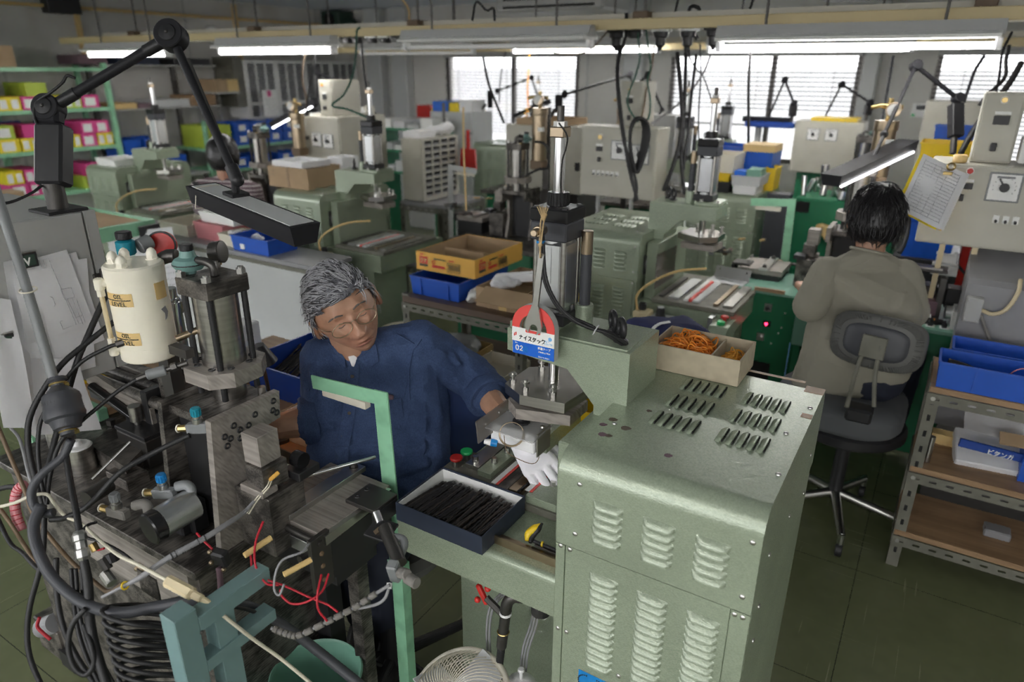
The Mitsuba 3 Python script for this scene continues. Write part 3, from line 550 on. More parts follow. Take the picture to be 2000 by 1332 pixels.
part(GD,'cover_plate',prism([(-.822,1.172),(-.664,1.166),(-.666,1.262),(-.826,1.268)],.003,shift(0,0,.9255)),'haze_film')
kb=part(GD,'dial_knob',lathe([(.021,0),(.021,.005),(.0125,.008),(.0135,.02),(.0115,.026),(.0105,.028)],(-.735,1.236,.929),(0,0,1),10),'black_plastic');part(kb,'pointer',box((-.7365,1.236,.957),(-.7345,1.248,.9578)),'label_white')
part(kb,'scale',cat([box((-.735+.018*math.cos(q)-.0008,1.236+.018*math.sin(q)-.0008,.9335),(-.735+.018*math.cos(q)+.0008,1.236+.018*math.sin(q)+.0008,.9345)) for q in np.arange(0,6,.4)]),'label_white')
for x,y in((-.805,1.25),(-.68,1.24),(-.80,1.185)):part(GD,'screw',lathe([(.006,0),(.005,.004),(0,.006)],(x,y,.929),(0,0,1),10),'satin_steel',30)
for i in range(3):part(GD,'wire_loop',torus(V((-.732,1.188,.919))+V(0,0,.001*i),(.5,-.75,.25+.05*i),.0285-.0008*i,.0011,32,5),'bronze_steel',True)
part(GD,'wire_tail',tube([(-.747,1.179,.917),(-.732,1.167,.887),(-.709,1.174,.871),(-.679,1.192,.857),(-.671,1.208,.866),(-.677,1.216,.893),(-.687,1.216,.906)],.0009,5),'wire_brown',True)
GP=solo('guard_plate','smoked clear plastic guard plate on edge left of the timer box','guard',prism([(1.145,.897),(1.137,.957),(1.348,.957),(1.345,.90)],.003,YZ(-.797)),'smoked_acrylic')
part(GP,'bracket',box((-.80,1.33,.80),(-.79,1.345,.957)),'satin_steel')
NZ=thing('glue_nozzle','blue and white plastic nozzle poking out left of the timer box','nozzle')
na,nb=V((-.81,1.19,.877)),V((-.782,1.205,.872));part(NZ,'collar',cyl(na+(nb-na)*.5,nb,.009,n=14,c=.001),'cap_blue',40);part(NZ,'tip',cyl(na,na+(nb-na)*.5,.006,.008,n=12),'white_plastic',40)
YB_=solo('yellow_bin','yellow plastic bin behind the lower jaw of the foreground press','bin',tray((-.72,1.43,.769),(-.585,1.535,.89),.003,taper=.006),'yellow_plastic')
AF=thing('air_filter','air filter with a clear bowl under the press bed','air filter')
fo=V(-.575,1.06,.64)
part(AF,'head',box(fo+V(-.03,-.022,-.03),fo+V(.03,.022,.012),.003),'pale_grey');part(AF,'bracket',box(fo+V(-.055,-.026,-.03),fo+V(-.028,-.02,.014)),'pale_grey')
part(AF,'bowl',lathe([(.024,0),(.026,-.01),(.026,-.055),(.02,-.07),(.006,-.075),(.0,-.075)],fo+V(0,0,-.03),(0,0,1),24),'clear_glass',40);part(AF,'element',cyl(fo+V(0,0,-.035),fo+V(0,0,-.06),.0215,n=20),'black_plastic',40)
part(AF,'elbow',tube([fo+V(-.03,-.03,-.01),fo+V(-.05,-.04,-.012),fo+V(-.06,-.045,-.03),fo+V(-.064,-.045,-.055)],.013,12),'dark_steel',True);part(AF,'tape_ring',cyl(fo+V(-.064,-.045,-.055),fo+V(-.064,-.045,-.062),.0135,n=14),'white_plastic')
part(AF,'pipe',cyl(fo+V(-.064,-.045,-.06),fo+V(-.075,-.045,-.16),.012,n=14),'dark_steel',40);part(AF,'brass_clamp',torus(fo+V(-.07,-.045,-.115),(0,0,1),.0125,.002,16,6),'brass');part(AF,'hose',tube([fo+V(-.075,-.045,-.16),fo+V(-.08,-.045,-.25),fo+V(-.07,-.02,-.4),fo+V(-.05,.1,-.62)],.009,10),'black_rubber',True)
vh_=part(AF,'valve_handle',cat(moved(cbox((0,0,0),(.012,.012,.05),.004),mat4(fo+V(-.125,-.045,-.035),(1,0,.55),(0,1,0))),[ball(fo+V(-.125+sx_*.014,-.045,-.035+sx_*.022),.0075,1) for sx_ in(-1,1)]),'red_plastic',30);part(AF,'valve_body',cyl(fo+V(-.064,-.045,-.07),fo+V(-.115,-.045,-.04),.008,n=10),'dark_steel')
for d in(0,.008):cable('air_hose',['grey air line bowing down from under the press bed, left one of a pair','grey air line bowing down from under the press bed, right one of a pair'][d>0],[fo+V(-.05+d,.0,-.01),fo+V(-.10+d,-.01,-.05),fo+V(-.135+d,-.01,-.13),fo+V(-.14+d,.0,-.3),fo+V(-.12+d,.03,-.62)],.003,'wire_grey','hose')
for d in(0,.007,.014):cable('signal_cable',['dark cable behind the filter hose under the press bed, left of three','dark cable behind the filter hose under the press bed, middle of three','dark cable behind the filter hose under the press bed, right of three'][int(d/.007)],[fo+V(-.02+d,.02,.0),fo+V(-.035+d,.02,-.12),fo+V(-.05+d,.0,-.25),fo+V(-.05+d,.03,-.62)],.0028,'wire_grey')
solo('rubber_mat','round black mat lying under the press beside the fan','mat',cyl((-.52,1.13,.0),(-.52,1.13,.012),.10,n=40,c=.003),'black_rubber',40)
part(KEY1,'apron_panel',box((-.93,1.245,.02),(-.52,1.252,.62)),'green_paint')
# ---------------------------------------------------------------- old hydraulic press at the left, on its machine table
HP=thing('hydraulic_press','dark steel hydraulic press with tall cylinder on tie rods, left of the seated man','hydraulic press')
tb=part(HP,'table',box((-2.03,.64,.70),(-1.167,1.02,.72),.002),'oily_steel')
part(HP,'cabinet_base',box((-2.0,.66,.05),(-1.19,1.0,.70)),'oily_steel');part(HP,'front_apron',box((-1.62,.642,.57),(-1.2,.66,.699)),'milled_steel')
for x,y in((-1.97,.68),(-1.22,.68),(-1.97,.97),(-1.22,.97)):part(HP,'leg',box((x-.035,y-.035,0),(x+.035,y+.035,.06)),'black_iron')
cpl=[(.71,.722),(.737,1.03),(.912,1.03),(.906,.967),(.84,.96),(.824,.945),(.822,.84),(.85,.722)]
pr=part(HP,'side_plate',prism(cpl,.018,YZ(-1.188)),'milled_steel')
for y,z in((.787,1.0),(.762,.985),(.775,.975),(.765,.962),(.800,.984),(.822,.985),(.798,.965),(.842,1.002),(.893,1.013),(.888,.992),(.898,.982)):
    part(pr,'socket_screw',cat(torus((-1.1697,y,z),(1,0,0),.0055,.0022,12,6),cyl((-1.172,y,z),(-1.1705,y,z),.005,n=10)),'black_iron')
part(HP,'side_plate',prism(cpl,.016,YZ(-1.352)),'oily_steel',label='left side plate with green-grey worn edge')
part(HP,'top_plate',box((-1.335,.75,1.0),(-1.19,.912,1.02),.002),'oily_steel')
part(HP,'web_plate',box((-1.335,.77,.722),(-1.19,.785,1.0)),'black_iron')
cx,cy=-1.268,.858
part(HP,'lower_sleeve',cyl((cx,cy,1.02),(cx,cy,1.085),.036,n=30),'brushed_steel',40)
fl=[(-.075,-.035),(-.04,-.075),(.04,-.075),(.075,-.035),(.075,.035),(.04,.075),(-.04,.075),(-.075,.035)]
f=part(HP,'flange',prism([(cx+a,cy+b) for a,b in fl],.034,shift(0,0,1.068)),'milled_steel')
for q in(25,65,115,155,205,245,295,335):part(f,'socket_screw',torus((cx+.056*math.cos(math.radians(q)),cy+.056*math.sin(math.radians(q)),1.1025),(0,0,1),.006,.002,12,6),'black_iron')
part(HP,'cylinder_barrel',cyl((cx,cy,1.10),(cx,cy,1.262),.046,n=36),'brushed_steel',40)
hb=part(HP,'head_block',box((cx-.05,cy-.052,1.258),(cx+.05,cy+.052,1.296),.002),'oily_steel')
for sx in(-1,1):
    for sy in(-1,1):
        x,y=cx+sx*.041,cy+sy*.042
        part(HP,'tie_rod',cyl((x,y,1.03),(x,y,1.30),.0066,n=12),'black_iron',40)
        part(hb,'nut',cat(hexcyl((x,y,1.296),(x,y,1.307),.0105),cyl((x,y,1.307),(x,y,1.311),.0062,n=10)),'satin_steel')
part(HP,'stop_pin',cyl((-1.2,.89,1.02),(-1.2,.89,1.042),.009,n=16,c=.001),'brushed_steel',40)
rx,ry=-1.315,.842
rg=part(HP,'regulator',lathe([(.012,1.296),(.012,1.303),(.026,1.305),(.032,1.313),(.033,1.32),(.028,1.327),(.017,1.332),(.014,1.345)],(rx,ry,0),(0,0,1),24),'teal_paint',30)
part(rg,'knob',cyl((rx,ry,1.345),(rx,ry,1.358),.0135,n=16,c=.001),'black_plastic',40);part(rg,'joint_ring',cyl((rx,ry,1.3165),(rx,ry,1.3185),.0336,n=24),'black_iron')
part(HP,'elbow_pipe',tube([(rx+.026,ry+.004,1.326),(rx+.05,ry+.006,1.326),(rx+.064,ry+.01,1.318),(rx+.066,ry+.012,1.297)],.0088,12),'dark_steel',True)
gz=V((-1.322,.917,1.324));ga=unit((.85,.40,.12))
g=part(HP,'pressure_gauge',lathe([(.02,-.012),(.023,-.01),(.024,.008),(.0245,.012),(.022,.014)],gz,ga,24),'dark_steel',40)
part(g,'stem',cyl(V(gz[0],gz[1],1.296),gz-V(0,0,.018),.006,n=10),'brass');part(g,'face',cyl(gz-ga*.0125,gz-ga*.0135,.019,n=24),'dust_grey')
part(HP,'jaw_block',box((-1.135,.775,.93),(-1.085,.83,1.0),.002),'milled_steel');part(HP,'ram_shoe',box((-1.128,.768,.875),(-1.075,.835,.93),.002),'oily_steel')
part(HP,'anvil',box((-1.165,.762,.722),(-1.06,.86,.868),.003),'oily_steel');part(HP,'clamp_bar',box((-1.14,.758,.868),(-1.07,.80,.884),.002),'milled_steel')
part(HP,'feed_block',box((-1.1,.84,.872),(-1.05,.90,.892),.002),'black_iron')
part(HP,'roller',cyl((-1.085,.865,.91),(-1.06,.865,.91),.018,n=20),'black_gloss',40)
part(HP,'slide_rod',cyl((-1.06,.87,.87),(-1.0,1.02,.86),.0045,n=10),'chrome',40)
for d in(0,.006):part(HP,'sensor_wire',tube([(-1.086,.728,.848),(-1.084,.752,.869),(-1.07,.772,.893),(-1.075,.785,.9)]+V(d,0,0),.0016,6),'wire_white',True)
part(HP,'heat_shrink',tube([(-1.075,.785,.9),(-1.066,.803,.913)],.0045,8),'orange_print',True)
part(HP,'slide_frame',box((-2.0,.9,.80),(-1.5,.985,.84),.003),'black_iron')
for y,z in((.905,.872),(.955,.872)):part(HP,'slide_bar',cyl((-2.06,y,z),(-1.62,y,z),.016,n=16),'oily_steel',40)
part(HP,'slide_cover',box((-2.05,.965,.862),(-1.74,1.0,.90),.003),'oily_steel')
part(HP,'slide_end',box((-1.70,.885,.80),(-1.675,.99,.905),.003),'black_iron')
part(HP,'machined_plate',prism([(-1.97,.90),(-1.90,.895),(-1.80,.875),(-1.68,.862),(-1.67,.855),(-1.67,.80),(-1.70,.785),(-1.9,.84),(-1.97,.86)],.012,XZ(.90)),'milled_steel')
part(HP,'bearing_rod',cyl((-1.93,.88,.862),(-1.74,.88,.818),.013,n=16),'black_gloss',40)
part(HP,'rear_column',box((-1.665,.92,.72),(-1.575,1.0,.968),.003),'oily_steel')
part(HP,'flow_unit',cyl((-1.6,.96,.97),(-1.6,.96,1.16),.021,n=24,c=.003),'chrome',40);part(HP,'flow_unit_cap',cat(cyl((-1.6,.96,1.12),(-1.6,.96,1.15),.0255,n=24),cyl((-1.6,.96,1.16),(-1.6,.96,1.185),.016,n=20)),'chrome',40)
part(HP,'knob_block',box((-1.75,.83,.72),(-1.62,.905,.80),.003),'dark_steel');part(HP,'knob_block_lid',box((-1.755,.83,.80),(-1.62,.905,.812),.002),'black_iron')
part(HP,'steel_knob',cat(cyl((-1.71,.87,.812),(-1.71,.87,.825),.009,n=12),cyl((-1.71,.87,.822),(-1.71,.87,.866),.0165,n=24,c=.001)),'brushed_steel',40)
part(HP,'dark_block',box((-1.83,.90,.72),(-1.73,.98,.79),.003),'black_iron')
part(HP,'lever_rod',cyl((-1.449,.712,.913),(-1.476,.628,.851),.003,n=8),'satin_steel',40)
part(HP,'adjusting_bolt',cat(cyl((-1.83,.86,.735),(-1.83,.86,.78),.006,n=10),hexcyl((-1.83,.86,.76),(-1.83,.86,.775),.012),hexcyl((-1.83,.86,.78),(-1.83,.86,.795),.012),box((-1.85,.84,.72),(-1.81,.88,.745))),'dark_steel')
part(HP,'sliding_slab',prism([(-1.79,.775),(-1.83,.86),(-1.66,.86),(-1.60,.76)],.05,shift(0,0,.722)),'oily_steel')
part(HP,'slab_rod',cyl((-1.413,.632,.858),(-1.401,.576,.856),.017,n=18),'dark_steel',40);part(HP,'tilted_block',box((-1.66,.74,.72),(-1.57,.80,.75),.002),'oily_steel')
for(x,y,top) in((-1.768,.738,.79),(-1.90,.76,.80)):
    k=part(HP,'steel_sleeve',cat(cyl((x,y,.72),(x,y,top),.034,n=28)),'brushed_steel',40);part(k,'cap',lathe([(.034,top),(.03,top+.004),(.012,top+.004),(.01,top+.016)],(x,y,0),(0,0,1),24),'white_plastic' if x>-1.8 else 'dark_steel',30)
def flow_valve(parent,o,cap,dirx=(1,0,0),body='grey_plastic'):
    o=V(o);d=unit(dirx);y=np.cross((0,0,1),d)
    k=part(parent,'flow_valve',moved(cbox((0,0,0),(.05,.02,.022),.003),mat4(o,d,y)),body)
    part(k,'neck',lathe([(.009,.01),(.0105,.012),(.0105,.022),(.008,.023),(.008,.027)],o,(0,0,1),16),'satin_steel',30)
    part(k,'cap',cat(cyl(o+(0,0,.027),o+(0,0,.046),.0095,n=18,c=.0015),[cyl(o+(.0095*math.cos(q),.0095*math.sin(q),.029),o+(.0095*math.cos(q),.0095*math.sin(q),.043),.0012,n=5) for q in np.arange(0,6.2,.52)]),cap)
    part(k,'fitting',cyl(o-d*.025,o-d*.045,.0075,n=8),'brass');part(k,'ring',torus(o-d*.046,d,.0075,.002,14,6),'off_white')
    return k
flow_valve(HP,(-1.265,.666,.869),'cap_blue',(.9,.35,.1));flow_valve(HP,(-1.214,.736,1.006),'cap_teal',(.9,.4,.12));flow_valve(HP,(-1.311,.59,.849),'grey_plastic',(.95,.2,0),'dust_grey')
part(HP,'pipe_elbow',tube([(-1.246,.683,.881),(-1.231,.694,.885),(-1.22,.698,.879),(-1.215,.694,.863)],.0105,12),'grey_plastic',True)
part(HP,'pipe_elbow',tube([(-1.278,.606,.867),(-1.262,.618,.871),(-1.253,.621,.865),(-1.248,.617,.849)],.0105,12),'dust_grey',True)
ac=part(HP,'air_cylinder',cyl((-1.218,.618,.84),(-1.218,.696,.844),.033,n=28),'aluminium',40)
part(ac,'end_cap',cyl((-1.217,.594,.84),(-1.216,.62,.841),.034,n=28,c=.003),'black_gloss',40)
part(HP,'solenoid',cat(box((-1.345,.72,.722),(-1.275,.76,.80),.004),box((-1.33,.70,.722),(-1.29,.73,.77),.004)),'black_plastic')
# ---------------------------------------------------------------- ivory oil reservoir
OR=thing('oil_reservoir','ivory enamelled oil tank with sight tube and tan oil level labels','oil tank')
ox,oy=-1.418,.782;zt,zb=1.318,1.108;R=.058
part(OR,'body',cyl((ox,oy,zb+.03),(ox,oy,zt-.03),R,n=40),'ivory_enamel',40)
part(OR,'top_ring',lathe([(R+.0006,zt-.031),(R+.001,zt-.004),(R-.003,zt)],(ox,oy,0),(0,0,1),40),'ivory_enamel',30);part(OR,'bottom_ring',lathe([(R-.002,zb),(R+.0006,zb+.003),(R+.0006,zb+.031)],(ox,oy,0),(0,0,1),40),'ivory_enamel',30)
for q in(80,170,215,300):
    x,y=ox+.04*math.cos(math.radians(q)),oy+.04*math.sin(math.radians(q))
    part(OR,'dome_nut',cat(cyl((x,y,zt),(x,y,zt+.002),.0135,n=16),hexcyl((x,y,zt+.002),(x,y,zt+.009),.012),lathe([(.0105,.009),(.0105,.014),(.007,.021),(.002,.0245)],(x,y,zt),(0,0,1),16)),'ivory_enamel',40)
vdir=unit((-.35,-.94,0));sx=V(ox,oy,0)+vdir*(R+.011)
part(OR,'sight_tube',cyl(sx+(0,0,zb+.05),sx+(0,0,zt-.05),.0048,n=12),'yellowed_plastic',40)
for z,s in((zt-.035,1),(zb+.03,-1)):
    part(OR,'sight_fitting',cat(cyl(sx+(0,0,z-.014),sx+(0,0,z+.012),.0095,n=14,c=.002),cyl(sx+(0,0,z),sx-vdir*.014+(0,0,z),.009,n=14),hexcyl(sx+(0,0,z-s*.026),sx+(0,0,z-s*.014),.0085)),'ivory_enamel',30)
def wrap_text(mesh,ctr,ang0,r):
    """Bends a flat label (x along, y up) around the tank."""
    m=mesh.copy();v=m.vertices;a=ang0+v[:,0]/r
    m.vertices=np.column_stack([ctr[0]+(r+v[:,2])*np.cos(a),ctr[1]+(r+v[:,2])*np.sin(a),ctr[2]+v[:,1]]);return m
def fine_box(x0,x1,y0,y1,d):
    return cat([box((a,y0,0),(a+(x1-x0)/12+1e-5,y1,d)) for a in np.linspace(x0,x1,13)[:-1]])
def oil_label(z,a0,w=.062):
    l=part(OR,'oil_label',wrap_text(fine_box(0,w,-.014,.014,.0006),(ox,oy,z),a0,R+.0006),'label_tan')
    t=cat(moved(meshkit.text_mesh('OIL',.0085,.0006,True),shift(.022,.0035,.0006)),moved(meshkit.text_mesh('LEVEL',.0085,.0006,True),shift(.013,-.0125,.0006)),fine_box(.001,w-.004,-.0012,.0008,.0012))
    part(l,'lettering',wrap_text(t.subdivide(),(ox,oy,z),a0,R+.0006),'ink')
for z in(1.252,1.166):oil_label(z,math.radians(-103))
part(OR,'oil_label',wrap_text(fine_box(0,.03,-.018,.018,.0006),(ox,oy,1.262),math.radians(2),R+.0006),'label_tan')
part(OR,'chipped_patch',wrap_text(prism([(0,0),(.012,.004),(.018,-.01),(.012,-.022),(.006,-.026),(.008,-.012)],.0006),(ox,oy,1.222),math.radians(8),R+.0004),'wire_grey')
part(OR,'outlet_pipe',cyl((-1.325,.79,1.162),(-1.295,.842,1.179),.0075,n=12),'bronze_steel',40)
part(OR,'elbow',tube([(-1.419,.839,1.309),(-1.401,.853,1.318),(-1.387,.862,1.318)],[.013,.015,.015],12),'dark_steel',True)
part(OR,'bracket',cat(box((-1.36,.79,1.12),(-1.30,.81,1.14)),box((-1.50,.84,.72),(-1.46,.87,1.30)),box((-1.50,.80,1.15),(-1.46,.86,1.20))),'dark_steel')
fr=part(OR,'filter_regulator',lathe([(.017,0),(.02,.004),(.02,.03),(.012,.034)],(-1.52,.83,1.31),(0,0,1),18),'cap_teal',30);part(fr,'knob',cyl((-1.52,.83,1.345),(-1.52,.83,1.362),.017,n=18,c=.002),'black_plastic',40)
part(OR,'coupling',cyl((-1.509,.853,1.324),(-1.508,.882,1.332),.017,n=14,c=.002),'grey_plastic',40)
rgc=V((-1.512,.911,1.317));rga=unit((.55,-.55,.1))
rgg=part(OR,'red_gauge',cyl(rgc-rga*.012,rgc+rga*.014,.03,n=28,c=.002),'red_plastic',40);part(rgg,'rim',torus(rgc+rga*.012,rga,.03,.0025,28,8),'black_iron')
vh=part(OR,'inline_valve',cyl((-1.354,.728,1.094),(-1.33,.759,1.101),.011,n=16,c=.002),'grey_plastic',40)
part(vh,'nipple',cat(cyl((-1.365,.712,1.089),(-1.352,.73,1.095),.007,n=10),cyl((-1.331,.758,1.101),(-1.304,.792,1.111),.006,n=10),hexcyl((-1.321,.765,1.104),(-1.315,.774,1.107),.01)),'dark_steel')
# ---------------------------------------------------------------- heated mould box in front of the man
MB=thing('mould_box','steel mould box with riveted side plates and a clamping bar, in front of the man','mould')
part(MB,'lid',box((-1.16,.81,.765),(-.968,1.028,.79),.001),'milled_steel')
part(MB,'lid_edge',prism([(.812,.765),(.812,.788),(1.02,.788),(1.02,.772)],.012,YZ(-.968)),'satin_steel')
bar=part(MB,'clamp_bar',box((-1.098,.808,.79),(-1.058,1.045,.803),.001),'satin_steel')
for y in(.835,1.025):part(bar,'bolt',cat(cyl((-1.078,y,.803),(-1.078,y,.806),.011,n=14),hexcyl((-1.078,y,.806),(-1.078,y,.815),.0085)),'dark_steel')
part(MB,'body',box((-1.15,.82,.665),(-.972,1.025,.764),.002),'black_iron')
part(MB,'heater_plate',box((-1.155,.805,.722),(-.972,.819,.755),.001),'aluminium')
for x in(-1.205,-.972):
    sp=part(MB,'side_plate',box((x,.775,.66),(x+.012,.828,.795),.001),'dark_steel')
    for z in(.685,.72,.752,.778):part(sp,'rivet',lathe([(.006,0),(.005,.003),(.002,.0045)],(x+.012,.80,z),(1,0,0),12),'wire_brown',30)
part(MB,'long_side',box((-.972,.828,.665),(-.962,1.02,.762),.001),'black_iron')
part(MB,'hinge_rod',cyl((-1.21,.80,.778),(-.955,.80,.778),.007,n=14),'dark_steel',40)
part(MB,'hinge_collar',cyl((-1.115,.80,.778),(-1.065,.80,.778),.015,n=22,c=.001),'bronze_steel',40)
br=part(MB,'lock_bracket',box((-1.005,.92,.79),(-.92,1.0,.80),.002),'dark_steel')
part(br,'front_lip',box((-.932,.925,.75),(-.92,1.0,.79),.001),'black_iron')
for x,y in((-.988,.942),(-.99,.975)):part(br,'screw',torus((x,y,.8005),(0,0,1),.005,.0016,12,6),'black_iron')
for a,b in(((-.908,.667,.859),(-.872,.705,.839)),):
    part(MB,'lead_sleeve',cyl((-.885,.647,.84),(-.868,.698,.846),.0055,n=10),'label_tan',40)
part(MB,'lead_sleeve',cyl((-.983,.64,.846),(-.976,.697,.852),.006,n=10),'label_tan',40)
for a,b in((-1.12,.8),(-1.0,.8)):part(MB,'terminal',cat(cyl((a,.804,.735),(a,.775,.735),.007,n=10),hexcyl((a,.782,.735),(a,.775,.735),.01)),'dark_steel')
part(MB,'support_arm',box((-1.19,.85,.62),(-.98,.98,.664)),'black_iron')
part(MB,'support_leg',box((-1.19,.95,.0),(-1.14,1.0,.63)),'black_iron');part(MB,'support_leg',box((-1.045,.94,.0),(-1.01,.975,.64)),'oily_steel')
PC=part(MB,'clamp_cylinder',cyl((-.84,.868,.822),(-.759,.819,.8),.014,n=18),'dark_steel',40)
part(PC,'plate',moved(cbox((0,0,0),(.055,.05,.006),.001),mat4((-.851,.869,.811),(1,.1,0),(0,1,.25))),'black_iron')
part(PC,'nut',hexcyl((-.844,.865,.807),(-.851,.87,.812),.017),'bronze_steel');part(PC,'rod',cyl((-.862,.879,.819),(-.88,.887,.833),.0085,n=14),'chrome',40)
part(MB,'clamp_elbow',tube([(-.808,.86,.816),(-.794,.867,.813),(-.782,.86,.808),(-.778,.844,.797)],.0085,10),'grey_plastic',True)
sv=part(MB,'speed_valve',moved(cbox((0,0,0),(.022,.022,.05),.003),mat4((-.76,.803,.793),(.9,.3,0),(-.3,.85,.3))),'grey_plastic')
part(sv,'knob',cyl((-.745,.802,.797),(-.721,.796,.807),.011,n=14,c=.002),'dust_grey',40);part(sv,'knob',cyl((-.726,.8,.795),(-.697,.794,.798),.0115,n=14,c=.002),'dust_grey',40)
part(sv,'nut',cyl((-.758,.785,.778),(-.754,.778,.771),.0055,n=8),'white_plastic')
MF=thing('sheet_metal_stand','mint green sheet metal frame standing in front of the blue shirt','frame')
yf=1.045
part(MF,'top_bar',prism([(-1.212,1.008),(-.972,1.022),(-.972,.988),(-1.210,.974)],.004,XZ(yf)),'mint_paint')
part(MF,'post',prism([(-1.012,1.0205),(-.970,1.0225),(-.955,.60),(-.955,.53),(-1.0,.53)],.004,XZ(yf+.001)),'mint_paint')
part(MF,'foot_bar',prism([(-1.11,.548),(-1.0,.548),(-1.0,.525),(-1.13,.525)],.004,XZ(yf+.0015)),'mint_paint')
part(MF,'wood_batten',box((-1.185,yf+.001,.958),(-1.045,yf+.02,.977),.001),'off_white')
part(MF,'foot',box((-1.0,yf,0),(-.965,yf+.03,.54)),'mint_paint')
# ---------------------------------------------------------------- grey control cabinet with drawings, arm lamp
GC=thing('control_cabinet','grey steel control cabinet covered with clipped drawings at the left edge','cabinet')
part(GC,'body',box((-2.12,.12,.985),(-1.712,.876,1.385),.004),'grey_paint')
dr_=part(GC,'door',box((-1.712,.12,.985),(-1.70,.842,1.383),.002),'grey_paint')
part(GC,'frame_strip',box((-1.712,.848,.985),(-1.704,.876,1.384),.002),'grey_paint')
part(dr_,'latch',cat(box((-1.703,.835,1.205),(-1.695,.872,1.235),.002),box((-1.70,.852,1.19),(-1.692,.868,1.245),.002)),'dark_steel')
part(GC,'stand',cat(box((-2.1,.2,0),(-2.05,.25,.985)),box((-2.1,.78,0),(-2.05,.83,.985)),box((-2.1,.2,.9),(-2.05,.83,.95))),'dark_steel')
def xsheet(name,label,tl,tr,bl,dx=0.0,**kw):
    tl,tr,bl=V(tl),V(tr),V(bl);x,y=tr-tl,bl-tl
    m=sheet(tl+(dx,0,0),x,y,np.linalg.norm(x),np.linalg.norm(y),**kw);m.invert();m.vertices[:,0]+=.0
    return solo(name,label,'paper',m,'paper',40,group='drawings on the grey cabinet')
S1=xsheet('drawing_sheet','pencil drawing of a machine part on white paper, topmost on the grey cabinet',(-1.688,.684,1.301),(-1.688,.786,1.308),(-1.688,.706,1.118),amp=.006,seed=1)
def on_sheet(tl,tr,bl,lines,w,name='pencil_lines'):
    tl,tr,bl=V(tl),V(tr),V(bl);x,y=tr-tl,bl-tl
    ms=[]
    for l in lines:
        q=[tl+x*a+y*b+V(.0045,0,0) for a,b in l]
        ms.append(tube(q,w,4,smooth=False))
    return cat(ms)
scene[S1+'__pencil_lines']=ply_(on_sheet((-1.688,.684,1.301),(-1.688,.786,1.308),(-1.688,.706,1.118),[[(.28,.08),(.28,.03),(.36,.03),(.36,.14),(.44,.14),(.44,.04),(.56,.04),(.56,.14),(.60,.95),(.30,.95)],[(.56,.45),(.78,.47),(.78,.6),(.56,.59),(.56,.45)],[(.62,.6),(.66,.95),(.80,.96),(.80,.62)],[(.30,.95),(.30,.84),(.36,.84)],[(.62,.86),(.8,.86)],[(.72,.6),(.74,.98)],[(.3,.5),(.34,.52),(.34,.62),(.3,.63)]],.0004),'ink_grey')
xsheet('drawing_sheet','white drawing sheet showing behind the topmost pencil drawing, its right edge torn',(-1.694,.691,1.289),(-1.694,.808,1.297),(-1.694,.711,1.061),amp=.008,seed=2)
xsheet('drawing_sheet','long white sheet hanging lowest at the right of the drawings',(-1.696,.717,1.283),(-1.696,.829,1.277),(-1.696,.68,1.017),amp=.006,seed=3)
xsheet('drawing_sheet','wide curled sheet left of the pencil drawing under the grey pipe',(-1.691,.656,1.307),(-1.691,.725,1.305),(-1.691,.63,1.005),amp=.02,seed=4)
S5=xsheet('drawing_sheet','bright white sheet at the very left edge below the clips',(-1.675,.59,1.255),(-1.675,.647,1.228),(-1.6,.54,.984),amp=.02,seed=5)
xsheet('drawing_sheet','large pale sheet with pencil sketches hanging low at the left edge',(-1.68,.611,1.173),(-1.66,.647,1.104),(-1.62,.56,.998),amp=.02,seed=6)
xsheet('drawing_sheet','narrow sheet with a written column under the conduit pipe',(-1.686,.663,1.268),(-1.686,.699,1.271),(-1.686,.657,1.117),amp=.003,seed=7)
xsheet('drawing_sheet','white paper hanging behind the rubber plug',(-1.69,.617,1.096),(-1.69,.751,1.048),(-1.62,.601,.931),amp=.012,seed=8)
def clip_at(o,label,w=.045,h=.032,mat='deep_green'):
    k=thing('bulldog_clip',label,'clip');o=V(o)
    part(k,'jaw',box(o+(0,-w/2,-h),o+(.006,w/2,0),.002),'black_iron');part(k,'face',box(o+(.006,-w*.3,-h*.85),o+(.0068,w*.38,-h*.12)),mat)
    part(k,'lever',cyl(o+(.003,-w/2,.002),o+(.003,w/2,.002),.003,n=8),'satin_steel')
    v=strokes([[(0,1),(.4,0),(.8,1)]],.22,h*.45,o+(.007,-w*.12,-h*.72),(0,1,0),(0,0,1));part(k,'letter',v,'label_white')
clip_at((-1.682,.695,1.319),'black clip with a green letter badge holding the pencil drawing');clip_at((-1.66,.602,1.162),'black clip at the left edge below the grey pipe')
clip_at((-3.72,2.181,.879),'black clip on the corner of the mint table holding a white form',w=.125,h=.105,mat='black_iron')
NF=solo('note_sheet','white ruled form hanging from the mint table corner behind the oil tank','paper',sheet((-3.796,2.114,.848),V((-3.6,2.246,.873))-V((-3.796,2.114,.848)),V((-3.59,2,.547))-V((-3.796,2.114,.848)),.235,.36,amp=.008,seed=9),'paper',40)
q0,qx,qy=V((-3.791,2.111,.849)),V((-3.595,2.243,.874))-V((-3.791,2.111,.849)),V((-3.585,1.998,.549))-V((-3.791,2.111,.849))
part(NF,'ruled_lines',cat([tube([q0+qx*.1+qy*t-V(0,.006,0),q0+qx*.92+qy*t-V(0,.006,0)],.0009,4) for t in np.linspace(.15,.9,9)]),'ink_grey')
def disc(c,ax,r,h,mat,parent,name):
    c,ax=V(c),unit(ax);return part(parent,name,cat(cyl(c-ax*h,c+ax*h,r,n=28,c=.002)),mat,40)
AL=thing('arm_lamp','large black articulated work lamp on the grey cabinet, its head over the man','lamp')
vw=unit(V(-.488,.792,-.367));rgt=unit(V(.85,.526,0))
b0=V((-1.752,.819,1.384));part(AL,'pole',cyl((b0[0],b0[1],1.385),(b0[0],b0[1],1.45),.022,n=20),'dark_steel',40)
